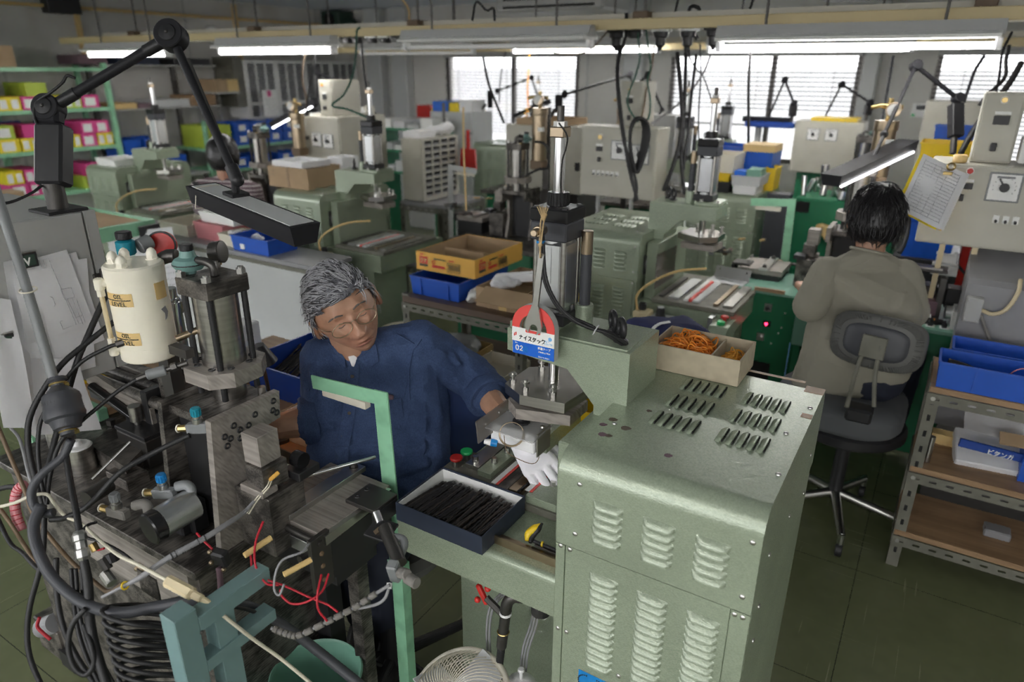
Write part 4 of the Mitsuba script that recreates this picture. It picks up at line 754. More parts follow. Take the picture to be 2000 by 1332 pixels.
part(AL,'base_plate',box((b0[0]-.045,b0[1]-.045,1.385),(b0[0]+.045,b0[1]+.045,1.392),.002),'black_iron')
h0,h1=V((-1.746,.825,1.443)),V((-1.786,.86,1.572));ud=unit(h1-h0);hm=(h0+h1)/2
part(AL,'housing',moved(cbox((0,0,0),(.066,.05,np.linalg.norm(h1-h0)),.006),mat4(hm,rgt,-np.cross(rgt,ud))),'black_plastic')
j1,j2,j3=V((-1.796,.87,1.608)),V((-1.569,1.058,1.765)),V((-1.367,1.023,1.475))
part(AL,'fork',moved(cbox((0,0,0),(.058,.036,.06),.008),mat4((h1+j1)/2+.01*ud,rgt,-np.cross(rgt,ud))),'lamp_black')
for j,n_,r in((j1,'lower_joint',.031),(j2,'elbow_joint',.033)):
    k=disc(j,vw,r,.02,'lamp_black',AL,n_);part(k,'cap',lathe([(.02,0),(.018,.003),(.006,.005)],j-vw*.02,-vw,24),'black_plastic',30);part(k,'screw',ball(j-vw*.025,.0042,1),'dark_steel')
a1=unit(j2-j1);part(AL,'lower_arm',cyl(j1+a1*.022,j2-a1*.02,.0115,n=16),'lamp_black',40)
part(AL,'arm_sleeve',cyl(j1+a1*.03,j1+a1*.075,.0135,n=16),'black_plastic',40);part(AL,'arm_sleeve',cyl(j2-a1*.07,j2-a1*.02,.0135,n=16),'black_plastic',40)
a2=unit(j3-j2);part(AL,'upper_arm',cyl(j2+a2*.025,j3-a2*.02,.0098,n=16),'lamp_black',40);part(AL,'spring_rod',cyl(j2+a2*.06+rgt*.014,j3-a2*.05+rgt*.005,.0045,n=8),'dark_steel',40)
part(AL,'swivel',cat(cyl(j3-a2*.02,j3+a2*.012,.015,n=16),ball(j3+a2*.015,.015)),'black_plastic',40)
e0,e1=V((-1.513,1.033,1.419)),V((-1.119,.99,1.373));ld=unit(e1-e0);sd=unit(np.cross(ld,(0,0,1)));L=np.linalg.norm(e1-e0)
part(AL,'head',prism([(-.038,-.021),(.038,-.021),(.028,.021),(-.028,.021)],L,mat4(e0,sd,np.cross(ld,sd))),'lamp_black')
sw=V((-1.377,1.027,1.43));part(AL,'mounting_foot',cat(cyl(j3,sw,.009,n=12),moved(cbox((0,0,0),(.04,.045,.008),.001),mat4(sw,ld,sd))),'black_plastic')
part(AL,'lens',prism([(-.030,-.0225),(.030,-.0225),(.030,-.021),(-.030,-.021)],L*.94,mat4(e0+ld*L*.03,sd,np.cross(ld,sd))),'pale_grey')
part(AL,'string',tube([e0+ld*.035+sd*s+V(0,0,z) for s,z in((-.034,-.03),(-.03,.023),(.0,.024),(.03,.023),(.04,-.024),(0,-.026))],.0013,5,closed=True,smooth=False),'wire_white')
part(AL,'flex',tube([(-1.786,.833,1.568),(-1.8,.837,1.595),(-1.802,.849,1.623),(-1.767,.868,1.645),(-1.749,.888,1.665),(-1.743,.899,1.68),(-1.732,.91,1.675)],.0032,8),'black_rubber',True)
part(AL,'mains_lead',tube([(-1.754,.796,1.446),(-1.739,.762,1.434),(-1.717,.708,1.425),(-1.731,.675,1.425)],.0032,8),'black_rubber',True)
# ---------------------------------------------------------------- conduit, rubber plug
CD=solo('conduit_pipe','grey plastic conduit slanting down from the upper left edge into the rubber plug','pipe',tube([(-1.642,.657,1.487),(-1.62,.65,1.443),(-1.536,.624,1.275),(-1.455,.596,1.106)],.0095,16),'grey_plastic',True)
part(CD,'cable_tie',torus((-1.528,.622,1.281),(-.1,.1,-1),.0155,.0016,20,6),'off_white')
pa,pb=V((-1.452,.601,1.113)),V((-1.388,.57,1.015));pd=unit(pb-pa);pl=np.linalg.norm(pb-pa)
PG=thing('rubber_plug','big black rubber industrial plug hanging from the grey conduit','plug')
part(PG,'body',lathe([(.017,0),(.0175,.006),(.014,.009),(.014,.018),(.02,.024),(.033,.036),(.035,.044),(.0345,.052),(.0355,.068),(.038,.078),(.036,.086),(.03,.09),(.026,.1),(.025,.106),(.016,.108),(.015,.12)],pa,pd,32),'grey_rubber',30)
part(PG,'ribs',cat([cyl(pa+pd*.052+.0352*(math.cos(q)*rgt+math.sin(q)*np.cross(pd,rgt)),pa+pd*.062+.0356*(math.cos(q)*rgt+math.sin(q)*np.cross(pd,rgt)),.0012,n=5) for q in np.arange(0,6.28,.2)]),'black_rubber',kind='stuff')
for s in(.013,.112):part(PG,'brass_clamp',cat(torus(pa+pd*s,pd,.0148,.0022,22,6),box(pa+pd*s+rgt*.016-.004,pa+pd*s+rgt*.016+.004)),'brass')
# ---------------------------------------------------------------- cables and hoses at the left
G1='black hoses looping around the rubber plug'
cable('air_hose','black air hose running behind the rubber plug up to the cabinet latch',[(-1.498,.765,1.255),(-1.48,.678,1.152),(-1.476,.647,1.108),(-1.489,.613,1.026),(-1.492,.583,.965),(-1.481,.547,.9),(-1.463,.523,.851)],.0062,'black_rubber','hose')
cable('air_hose','black air hose sweeping widest to the left of the rubber plug',[(-1.463,.759,1.196),(-1.476,.682,1.156),(-1.485,.621,1.118),(-1.502,.563,1.044),(-1.499,.539,.987),(-1.477,.525,.929),(-1.45,.515,.872),(-1.436,.508,.839)],.0062,'black_rubber','hose')
h=cable('air_hose','thin black air hose with a fitting at the lower end of the sight tube',[(-1.418,.717,1.155),(-1.432,.699,1.149),(-1.463,.647,1.119),(-1.48,.576,1.042),(-1.481,.55,.987),(-1.463,.53,.922),(-1.441,.517,.863)],.0042,'black_rubber','hose')
part(h,'fitting',cyl((-1.421,.714,1.154),(-1.413,.727,1.157),.008,n=8),'dark_steel')
h=cable('air_hose','thin black hose from the inline valve under the ivory tank',[(-1.364,.713,1.089),(-1.39,.68,1.066),(-1.41,.642,1.038),(-1.422,.613,1.018),(-1.45,.577,.978),(-1.455,.545,.916),(-1.439,.518,.863)],.0042,'black_rubber','hose')
cable('air_hose','long black hose crossing the machine table to the teal capped valve',[(-1.221,.719,.994),(-1.233,.703,.988),(-1.268,.646,.965),(-1.289,.597,.944),(-1.317,.544,.893),(-1.351,.512,.869),(-1.386,.498,.859)],.0058,'black_rubber','hose')
cable('power_cable','thick black cable coming out under the rubber plug and turning down',[(-1.383,.569,1.007),(-1.391,.549,.975),(-1.406,.516,.952),(-1.419,.494,.921),(-1.411,.486,.892),(-1.381,.487,.882),(-1.364,.499,.884)],.0085,'grey_rubber')
h=cable('power_cable','braided black cable with a steel gland hanging down the front of the machine table',[(-1.399,.56,.981),(-1.344,.532,.931),(-1.281,.503,.895),(-1.246,.483,.858),(-1.213,.465,.802),(-1.19,.445,.756),(-1.161,.429,.711),(-1.116,.414,.645)],[.006,.006,.006,.0075,.0085,.0085,.0085,.0085],'black_rubber')
part(h,'gland',lathe([(.008,0),(.0105,.004),(.0125,.008),(.0125,.018),(.0105,.02),(.0105,.034),(.0125,.036),(.0125,.05),(.009,.056)],(-1.262,.492,.885),V((-1.231,.475,.834))-V((-1.262,.492,.885)),8),'satin_steel')
cable('power_cable','thickest black cable sagging under the machine table and past the bucket',[(-1.377,.487,.904),(-1.361,.458,.875),(-1.319,.441,.838),(-1.277,.438,.802),(-1.203,.446,.776),(-1.125,.468,.775),(-1.059,.505,.793),(-1.007,.561,.791),(-.984,.635,.727),(-.944,.679,.66),(-.885,.71,.594),(-.797,.734,.53)],.0105,'grey_rubber')
cable('power_cable','black cable hanging free over the green floor at the lower left',[(-1.399,.496,.872),(-1.385,.465,.787),(-1.387,.424,.701),(-1.381,.402,.644),(-1.364,.39,.597),(-1.333,.385,.544)],.0055,'black_rubber')
cable('power_cable','black cable making a closed loop at the bottom left',[(-1.342,.473,.8),(-1.327,.452,.735),(-1.293,.435,.681),(-1.261,.431,.63),(-1.221,.433,.579),(-1.203,.433,.556)],.0055,'black_rubber')
cable('power_cable','black looped cable left of the coil',[(-1.18,.438,.781),(-1.194,.416,.754),(-1.193,.4,.717),(-1.176,.394,.682),(-1.156,.401,.669),(-1.147,.415,.689),(-1.159,.423,.721),(-1.194,.434,.739)],.005,'black_rubber')
for i,dx in enumerate((0,9,20)):
    cable('signal_cable',['grey-black cable running down behind the looped cable, leftmost of three','grey-black cable behind the looped cable, middle of three','grey-black cable behind the looped cable, rightmost of three'][i],[(V((-1.313,.482,.781))+rgt*dx*.001),V((-1.288,.458,.697))+rgt*dx*.001,V((-1.25,.442,.64))+rgt*dx*.0012,V((-1.206,.437,.57))+rgt*dx*.0014],.0042,'black_rubber')
cl=[]
for q in np.linspace(0,11*2*PI,220):
    c=V((-1.101,.495,.773))+(V((-.998,.452,.624))-V((-1.101,.495,.773)))*q/(22*PI);cl.append(c+rgt*.062*math.cos(q)+vw*.062*math.sin(q)-V(0,0,.024*math.sin(q+.7)))
solo('cable_coil','coil of black cable stacked behind the teal frame at the lower left','cable coil',tube(cl,.0042,7,smooth=False),'black_rubber',True)
cable('mains_lead','white flat mains lead looping from the left edge over the table front',[(-1.529,.459,.856),(-1.485,.481,.872),(-1.449,.499,.891),(-1.413,.513,.9),(-1.385,.512,.887),(-1.351,.512,.871),(-1.313,.52,.864),(-1.253,.522,.843),(-1.182,.516,.845),(-1.114,.513,.856),(-1.038,.512,.862),(-1.029,.516,.858)],.0035,'wire_white')
cable('mains_lead','cream mains lead from the outlet block running down across the bucket',[(-.969,.53,.835),(-.955,.537,.832),(-.938,.547,.803),(-.925,.57,.755),(-.919,.592,.712),(-.888,.622,.654),(-.836,.649,.588)],.0034,'wire_white')
OB=thing('outlet_block','yellowed plastic outlet block lying on the cables by the teal frame','outlet')
om=mat4((-1.004,.521,.849),V((-.968,.531,.837))-V((-1.032,.514,.858)),(.2,.9,.5))
part(OB,'body',moved(cbox((0,0,0),(.056,.022,.026),.005),om),'yellowed_plastic')
for x in(-.012,.01):
    k=part(OB,'socket_face',moved(cbox((x,-.0112,0),(.014,.001,.017),.0004),om),'wire_grey')
    for dz in(-.003,.003):part(k,'slot',moved(cbox((x,-.0118,dz),(.005,.0006,.0012)),om),'slot_dark')
part(OB,'plug',moved(cat(cbox((.036,0,0),(.022,.014,.018),.004),cyl((.044,0,0),(.062,0,0),.006,.004,n=10)),om),'yellowed_plastic')
w=cable('wrapped_cable','cable bundle in grey spiral wrap crossing the table corner up to the press',[(-1.149,.456,.808),(-1.121,.482,.826),(-1.097,.504,.842),(-1.074,.554,.864),(-1.061,.615,.87),(-1.061,.666,.871),(-1.076,.716,.862),(-1.079,.744,.871)],[.003,.003,.0055,.0058,.0058,.0055,.0045,.003],'wire_grey')
part(w,'yellow_tie',torus((-1.116,.484,.829),(1,.2,.3),.0065,.0018,14,6),'yellow_plastic')
part(w,'black_tape',cat([torus(V((-1.074,.554,.864))+(V((-1.061,.615,.87))-V((-1.074,.554,.864)))*t,V((-1.061,.615,.87))-V((-1.074,.554,.864)),.0058,.0012,12,5) for t in(0,.12,.3,.36,.55,.8,1.0)]),'black_rubber')
def spiral_wrap(parent,pts,r,mat):
    C=spline(pts,14);
    for i in range(0,len(C)-3,5):
        part(parent,'wrap_turn',tube(C[i:i+5],r,8,smooth=False),mat,True)
SW=cable('spiral_hose','pair of dark air lines in grey spiral wrap hanging below the mould box',[(-.751,.778,.782),(-.77,.759,.767),(-.796,.722,.747),(-.826,.683,.731),(-.863,.64,.715),(-.891,.626,.721),(-.907,.619,.727)],.0035,'wire_grey','hose')
spiral_wrap(SW,[(-.77,.759,.767),(-.796,.722,.747),(-.826,.683,.731),(-.859,.643,.715),(-.88,.631,.717),(-.905,.62,.727)],.0062,'dust_grey')
cable('air_hose','thin grey air line drooping from the speed valve of the mould box',[(-.754,.778,.773),(-.754,.765,.758),(-.766,.753,.747),(-.791,.73,.743)],.0032,'wire_grey','hose')
for i,(lab,pts) in enumerate((('red wire from the left hinge of the mould box, uppermost',[(-.988,.694,.887),(-.977,.663,.862),(-.954,.64,.835),(-.924,.635,.812),(-.896,.641,.816)]),('red wire under the mould box crossing to the spiral hose',[(-.988,.656,.833),(-.958,.64,.814),(-.897,.658,.799),(-.853,.676,.779),(-.826,.688,.768),(-.807,.694,.755)]),('red wire dropping from the right side plate of the mould box',[(-.853,.705,.813),(-.839,.679,.793),(-.832,.671,.767),(-.82,.678,.74)]),('red wire curling back under the mould box',[(-.848,.718,.808),(-.839,.69,.791),(-.853,.664,.78),(-.876,.648,.777),(-.895,.643,.791),(-.899,.646,.802)]))):
    cable('heater_wire',lab,pts,.0022,'wire_red','wire')
cable('heater_wire','thin dark wire arching from the terminal at the right of the mould box',[(-.884,.71,.867),(-.879,.688,.865),(-.897,.661,.86),(-.898,.642,.846),(-.895,.63,.816),(-.885,.631,.805),(-.881,.642,.824)],.0022,'wire_grey','wire')
for i,(lab,pts) in enumerate((('brown cable slanting down at the far left edge, upper one',[(-1.646,.544,.976),(-1.602,.537,.903),(-1.565,.531,.841),(-1.536,.525,.79),(-1.443,.527,.726),(-1.32,.521,.712),(-1.276,.523,.711),(-1.239,.534,.74)]),('brown cable slanting down at the far left edge, lower one',[(-1.612,.49,.815),(-1.581,.493,.779),(-1.548,.494,.738),(-1.484,.49,.7)]))):cable('signal_cable',lab,pts,.0045,'wire_brown')
cable('signal_cable','grey cable hooked over the left end of the machine table',[(-1.673,.576,.946),(-1.629,.571,.93),(-1.569,.548,.883),(-1.553,.543,.852)],.0035,'wire_grey')
cable('power_cable','black cable passing behind the pink hose at the left edge',[(-1.683,.52,.812),(-1.649,.534,.823),(-1.603,.54,.83),(-1.543,.537,.826)],.006,'black_rubber')
cable('power_cable','black cable sagging at the left edge above the green floor',[(-1.607,.482,.79),(-1.551,.473,.751),(-1.503,.474,.744),(-1.429,.467,.741),(-1.343,.469,.739),(-1.266,.469,.744)],.0045,'black_rubber')
ph=cable('ribbed_hose','pink ribbed hose with red stripes curving at the left edge',[(-1.59,.543,.846),(-1.601,.531,.834),(-1.601,.519,.809),(-1.591,.511,.778),(-1.576,.508,.751)],.0105,'pink_hose','hose')
part(ph,'stripe',cat([torus(spline([(-1.59,.543,.846),(-1.601,.531,.834),(-1.601,.519,.809),(-1.591,.511,.778),(-1.576,.508,.751)])[i],spline([(-1.59,.543,.846),(-1.601,.531,.834),(-1.601,.519,.809),(-1.591,.511,.778),(-1.576,.508,.751)])[i+1]-spline([(-1.59,.543,.846),(-1.601,.531,.834),(-1.601,.519,.809),(-1.591,.511,.778),(-1.576,.508,.751)])[i],.0103,.0009,16,5) for i in range(1,22,2)]),'wire_red')
cable('heater_wire','red wire by the junction box on the floor side',[(-1.265,.529,.819),(-1.273,.523,.816),(-1.286,.515,.815)],.0022,'wire_red','wire')
cable('heater_wire','bundle of red leads with a black connector hanging under the machine table',[(-1.406,.438,.648),(-1.406,.43,.631),(-1.394,.432,.618),(-1.378,.436,.606)],.0035,'wire_red','wire')
cable('air_hose','thin black air line from the brass fitting over the table edge',[(-1.308,.544,.854),(-1.302,.526,.861),(-1.298,.514,.857),(-1.288,.514,.844),(-1.262,.526,.837),(-1.233,.545,.81),(-1.194,.549,.793)],.003,'black_rubber','hose')
cable('signal_cable','black cables bound along the thick cable right of the teal frame',[(-.988,.539,.799),(-.973,.568,.787),(-.962,.61,.753),(-.956,.635,.719)],.004,'black_rubber')
JB=thing('cable_junction','small cluster of brass and steel hose fittings under the machine table','fittings')
for i,(p,q,r,m_) in enumerate((((-1.288,.519,.828),(-1.278,.519,.814),.008,'brass'),((-1.256,.516,.807),(-1.241,.516,.787),.01,'dark_steel'),((-1.246,.51,.781),(-1.22,.508,.768),.011,'satin_steel'),((-1.254,.531,.81),(-1.245,.529,.793),.013,'black_iron'),((-1.178,.539,.807),(-1.164,.544,.798),.008,'bronze_steel'))):part(JB,'fitting',cyl(p,q,r,n=10,c=.001),m_)
part(JB,'bracket',moved(cbox((0,0,0),(.06,.003,.05)),mat4((-1.124,.528,.794),(1,0,0),(0,1,0))),'oily_steel')
CB=thing('contact_block','black connector block with red leads hanging beside the table corner','connector')
part(CB,'body',moved(cbox((0,0,0),(.034,.02,.036),.004),mat4((-1.067,.644,.803),(1,.2,0),(0,1,.2))),'black_iron')
for p in((-1.08,.631,.819),(-1.073,.626,.8),(-1.057,.639,.781)):part(CB,'terminal',ball(p,.005,1),'bronze_steel')
part(CB,'red_lead',tube([(-1.133,.643,.835),(-1.114,.64,.83),(-1.088,.639,.822),(-1.082,.64,.815)],.0025,6),'wire_red',True);part(CB,'taped_lead',tube([(-1.066,.635,.784),(-1.065,.632,.748),(-1.07,.629,.722),(-1.081,.617,.71)],.006,8),'stripe_plum',True)
FB=thing('floor_switch_box','grey metal box with a round cable gland lying on the floor at the lower left','switch box')
part(FB,'body',box(V((-2.067,.699,.12))-(.07,.05,.12),V((-2.067,.699,.12))+(.07,.05,0),.004),'oily_steel');part(FB,'gland',cyl(V((-2.021,.665,.14)),V((-2.084,.65,.1)),.03,n=18),'wire_grey',40)
# ---------------------------------------------------------------- teal frame, bucket, fan, foot pedal
TF=thing('steel_stand','teal painted square-tube stand with welded braces at the lower left','stand')
tx,ty=-.952,.482;s=.0205
part(TF,'post',box((tx-s,ty-s,0),(tx+s,ty+s,.853),.0015),'teal_frame')
part(TF,'brace',box((tx-s*.6,ty+s,.80),(tx+s,ty+.17,.832),.001),'teal_frame');part(TF,'brace',box((tx-s*.6,ty+s,.71),(tx+s,ty+.17,.735),.001),'teal_frame')
part(TF,'rear_post',box((tx-s,ty+.05,0),(tx+s*.8,ty+.09,.80),.0015),'teal_frame')
part(TF,'weld_bead',cat([ball((tx+s*(1-.2*i),ty+s+.001,.80-.002*(i%2)),.0035,1) for i in range(9)]),'dark_steel',kind='stuff')
for z in(.76,.70):part(TF,'rust_spot',ball((tx-s,ty-.005,z),.003,1,(.3,1,1)),'wire_brown')
BK=thing('bucket','mint green plastic bucket with dark smears on the floor','bucket')
bc=V((-1.086,.845,.3));prof=[(.092,.0),(.095,.004),(.105,.292),(.112,.296),(.114,.304),(.110,.308),(.103,.3),(.091,.008),(0,.008)]
part(BK,'shell',lathe(prof,(bc[0],bc[1],0),(0,0,1),40),'bucket_green',40)
for i,(a,z,w_) in enumerate(((40,.2,.02),(62,.17,.03),(75,.13,.04),(20,.15,.015),(85,.19,.012),(120,.12,.02),(150,.16,.012))):
    rr=.0918+.0125*z/.292-.0012;a=math.radians(a)
    part(BK,'smear',wrap_text(prism(Point(0,0).buffer(.008,quad_segs=3).union(LineString([(0,0),(.006,-w_)]).buffer(.003)),.0005),(bc[0],bc[1],z),a,rr),'stain')
FN=thing('electric_fan','white floor fan with a dense wire guard at the bottom edge','fan')
fc=V((-.701,.909,.37));fx=unit(V(-.15,-.45,.85));R=.125
part(FN,'rim',torus(fc,fx,R,.0075,56,10),'off_white',True)
u_=unit(np.cross(fx,(0,0,1)));v_=np.cross(fx,u_)
wires=[]
for i in range(60):
    a0=i*2*PI/60
    for sg,tw_ in((1,.5),(-1,-.25)):
        pts=[fc+(u_*math.cos(a0+tw_*(1-t))+v_*math.sin(a0+tw_*(1-t)))*R*(.25+.75*t)+fx*sg*.055*(1-t**3) for t in(0,.25,.5,.75,1)]
        part(FN,'guard_wire',tube(pts,.0014,4,2),'off_white',True)
for rr in(.45,.7,.88):part(FN,'guard_ring',torus(fc-fx*.055*(1-rr**3),fx,R*rr,.0014,48,5),'off_white',True)
for i in range(4):
    a0=i*PI/2;bl=[]
    c0=u_*math.cos(a0)+v_*math.sin(a0);t0=np.cross(fx,c0)
    part(FN,'blade',moved(cbox((.075,0,0),(.1,.075,.003),.001),mat4(fc,c0,t0*.85+fx*.5)),'pale_grey')
part(FN,'hub',lathe([(.03,-.02),(.032,.02),(.02,.03)],fc,fx,24),'white_plastic',30)
part(FN,'motor_housing',lathe([(.045,0),(.06,.015),(.062,.07),(.05,.11),(.02,.125)],fc-fx*.06,-fx,28),'white_plastic',40)
mk=V((-.601,1.021,.398));part(FN,'motor_cap',ball(mk-V(0,0,.02),.038,3,(1,1,.75)),'white_plastic',True)
part(FN,'knob',lathe([(.004,0),(.004,.024),(.008,.027),(.008,.031),(.006,.033)],mk+(0,0,.004),(0,0,1),16),'white_plastic',40)
part(FN,'stem',cyl((fc[0]+.06,fc[1]-.02,.02),fc-fx*.09,.016,n=14),'white_plastic');part(FN,'foot',lathe([(.15,0),(.15,.012),(.05,.03),(.02,.04)],(fc[0]+.06,fc[1]-.02,0),(0,0,1),32),'white_plastic',40)
# ---------------------------------------------------------------- people
def hull2(a,ra,b,rb,q=14):
    s=lambda c,r:manifold3d.Manifold.sphere(r,q).translate(list(map(float,c)))
    return manifold3d.Manifold.batch_hull([s(a,ra),s(b,rb)])
def hulln(*cr,q=14):return manifold3d.Manifold.batch_hull([manifold3d.Manifold.sphere(r,q).translate(list(map(float,c))) for c,r in cr])
def fuse(parts,fine=.012,it=12,extra=()):
    m=manifold3d.Manifold.batch_boolean(list(parts),manifold3d.OpType.Add)
    m=m.refine_to_length(fine).to_mesh()
    t=trimesh.Trimesh(m.vert_properties[:,:3].astype(float),m.tri_verts.astype(int),process=True)
    trimesh.smoothing.filter_taubin(t,.5,.53,iterations=it)
    return t
def ruffle(t,amp,freq,seed=0,stretch=(1,1,1)):
    n=meshkit.fbm(t.vertices*freq*np.array(stretch),3,seed)-.5
    t.vertices=t.vertices+t.vertex_normals*(amp*2*n)[:,None];return t
def folds(t,pts,amp=.006,w=.012):
    """Soft creases: each is a polyline along which the cloth stands up with a groove beside it."""
    v=t.vertices;off=np.zeros(len(v))
    for P in pts:
        P=spline(P,8)
        d=np.linalg.norm(v[:,None,:]-P[None],axis=2).min(1)
        off+=np.exp(-(d/w)**2)-.9*np.exp(-((d-1.7*w)/w)**2)
    t.vertices=v+t.vertex_normals*(amp*off)[:,None];return t
def limb(*jr):return[hull2(a,ra,b,rb) for(a,ra),(b,rb) in zip(jr,jr[1:])]
def hand(wrist,fwd,back,curls,thumb=1,s=1.0,fat=0.0):
    """Bones of a hand: palm, four unequal fingers of three phalanges and a thumb leaving the side of the palm."""
    w,f=V(wrist),unit(fwd);b=V(back)-f*(V(back)@f);b=unit(b);sd=np.cross(f,b)*thumb
    out=[hulln((w+sd*.018*s,.014*s+fat),(w-sd*.018*s,.014*s+fat),(w+f*.085*s+sd*.032*s,.0115*s+fat),(w+f*.08*s-sd*.032*s,.011*s+fat))]
    for k,(o,L,c) in enumerate(zip((.032,.011,-.011,-.031),(.043,.048,.045,.035),curls)):
        p=w+f*(.088-.004*abs(k-1))*s+sd*o*s;r=(.0092-.0006*(k==3))*s+fat
        a0=0
        for j,(q,l) in enumerate(zip((.35,.40,.25),(1,.64,.5))):
            a0+=math.radians(c)*q
            d=f*math.cos(a0)-b*math.sin(a0)+sd*.05*(1.5-k)*(1-.3*j)
            n=p+unit(d)*L*l*s;out.append(hull2(p,r,n,r*.9));p,r=n,r*.9
    p=w+f*.022*s+sd*.026*s;r=.0115*s+fat
    for l,d in((.042,f*.62+sd*.62-b*.35),(.033,f*.85+sd*.15-b*.5),(.027,f*.85-sd*.12-b*.5)):
        n=p+unit(d)*l*s;out.append(hull2(p,r,n,r*.88));p,r=n,r*.9
    return out
def head_mesh(sub=5,asian=True):
    m=trimesh.creation.icosphere(subdivisions=sub);d=m.vertices.copy();x,y,z=d.T
    ss=lambda a,b,t:np.clip((t-a)/(b-a),0,1)**2*(3-2*np.clip((t-a)/(b-a),0,1))
    low=ss(.0,1.0,-z);X=x*.0775*(1-.27*low);Y=y*.096;Z=z*.118
    Y=np.where(y<0,Y*(1-.42*ss(.15,.95,-z)),Y*(1-.03*low));Y=np.where((y>0),np.minimum(Y,.083+.25*(Y-.083).clip(0)),Y)
    g=lambda v,c,w:np.exp(-((v-c)/w)**2);fr=ss(.25,.75,y)
    aX=np.abs(X)
    ridge=ss(.022,-.036,Z)*ss(-.054,-.043,Z);Y=Y+fr*.024*ridge*np.exp(-(X/(.0105+.006*ss(-.01,-.036,Z)))**2)
    Y=Y+fr*.009*g(aX,.012,.007)*g(Z,-.037,.008)
    Y=Y+fr*.006*g(Z,.025,.010)*g(aX,.030,.022)
    Y=Y-fr*.0095*g(aX,.031,.016)*g(Z,.004,.011)
    Y=Y+fr*.0062*g(aX,.031,.0125)*g(Z,.003,.0075)
    Y=Y-fr*.003*g(aX,.031,.015)*g(Z,-.0045,.0018)
    Y=Y+fr*.0055*g(aX,.045,.018)*g(Z,-.022,.018)
    Y=Y-fr*.0035*np.exp(-((aX-.027-(-.045-Z)*.25)/.006)**2)*g(Z,-.048,.018)
    Y=Y+fr*.0060*g(X,0,.024)*(g(Z,-.0635,.0042)+1.0*g(Z,-.0745,.005))-fr*.0035*g(X,0,.024)*g(Z,-.069,.0022)
    Y=Y-fr*.004*g(X,0,.02)*g(Z,-.083,.005)+fr*.007*g(X,0,.022)*g(Z,-.099,.012)
    m.vertices=np.column_stack([X,Y,Z]);return m
def ear(side):
    o=[]
    for i in range(9):
        a=math.radians(-70+i*32);o.append((side*(.0765+.012*(math.cos(a)<.4)),-.006+-.014*math.cos(a)*1-.004,-.006+.029*math.sin(a)))
    return cat(tube(o,.0052,8,3,closed=True),ball((side*.078,-.008,-.006),.02,2,(.35,.75,1.25)))
def hair_shell(test,lift,seed,sub=5,amp=.004,freq=38):
    """Scalp cap: the part of a slightly larger skull where test(x, y, z) > 0, thickened and ruffled."""
    m=head_mesh(sub);v=m.vertices;t=test(*v.T)
    keep=t>0
    f=m.faces[keep[m.faces].all(axis=1)]
    n=m.vertex_normals;k=meshkit.fbm(v*freq*np.array([1,.5,1]),3,seed)-.35
    edge=np.clip(t/.012,0,1)
    outer=v+n*((lift+amp*2*k)*(.25+.75*edge))[:,None]
    c=trimesh.Trimesh(outer,f,process=True);c.remove_unreferenced_vertices();return c
def strands(shell,n,L,r,grav,seed,comb=None,lo=.1,hi=.45):
    """Tapered locks of hair lying over the shell."""
    rg=np.random.default_rng(seed);fi=rg.integers(0,len(shell.faces),n);out=[]
    for i in fi:
        p=shell.vertices[shell.faces[i]].mean(0);nn=shell.face_normals[i]
        t=comb(p)+rg.normal(0,.28,3);t=t-nn*(t@nn);t=unit(t+1e-6)
        l=L*rg.uniform(.6,1.3);up=rg.uniform(lo,hi)
        q=[p-nn*.002,p+t*l*.4+nn*l*up*.5,p+t*l*.8+nn*l*(up*.6)+grav*l*.15,p+t*l*1.05+nn*l*up*.4+grav*l*.35]
        out.append(tube(q,[r,r*.9,r*.6,r*.15],4,2))
    return cat(out)
def first_hit(mesh,to,o=(0,0,1.7)):
    """Where the straight line from o through the point to first meets the mesh: (point, normal)."""
    o,d=V(o),unit(V(to)-V(o));a,b,c=(mesh.triangles[:,i] for i in range(3));e1,e2=b-a,c-a
    p=np.cross(d,e2);det=(e1*p).sum(1);det=np.where(np.abs(det)<1e-14,1e-14,det);s=o-a;u=(s*p).sum(1)/det;q=np.cross(s,e1);v=(q@d)/det;t=(e2*q).sum(1)/det
    ok=(u>=0)&(v>=0)&(u+v<=1)&(t>0)
    if not ok.any():return None,None
    i=np.argmin(np.where(ok,t,9e9));return o+d*t[i],mesh.face_normals[i]
def ribbon(mesh,rows,th=.0025):
    """A strip of cloth lying on the mesh between pairs of points."""
    g=[[first_hit(mesh,p) for p in r] for r in rows];g=[r for r in g if all(h[0] is not None for h in r)]
    v,f=[],[];w=len(rows[0])
    for r in g:v+=[h[0]+unit(-(h[0]-V(0,0,1.7)))*th for h in r]
    v+=[p+unit(p-V(0,0,1.7))*th*1.8 for p in v];N=len(g)*w
    for i in range(len(g)-1):
        for j in range(w-1):
            a,b,c,d=i*w+j,i*w+j+1,(i+1)*w+j+1,(i+1)*w+j
            f+=[(a,b,c),(a,c,d),(N+a,N+c,N+b),(N+a,N+d,N+c)]
    rim=list(range(w))+[i*w+w-1 for i in range(1,len(g))]+[(len(g)-1)*w+j for j in range(w-2,-1,-1)]+[i*w for i in range(len(g)-2,0,-1)]
    for a,b in zip(rim,rim[1:]+rim[:1]):f+=[(a,N+a,N+b),(a,N+b,b)]
    return trimesh.Trimesh(np.array(v),np.array(f),process=False)
camr,camd,camf=V(.85,.526,.004),V(.196,-.31,-.93),V(-.488,.792,-.367)
cam=lambda x,y,z:camr*x+camd*y+camf*z
def frame_of(up,front,o):
    u=unit(up);f=unit(V(front)-u*(V(front)@u));r=np.cross(f,u);m=np.eye(4);m[:3,0],m[:3,1],m[:3,2],m[:3,3]=r,f,u,o;return m
to_man=lambda m:manifold3d.Manifold(manifold3d.Mesh(np.asarray(m.vertices,np.float32),np.asarray(m.faces,np.uint32)))
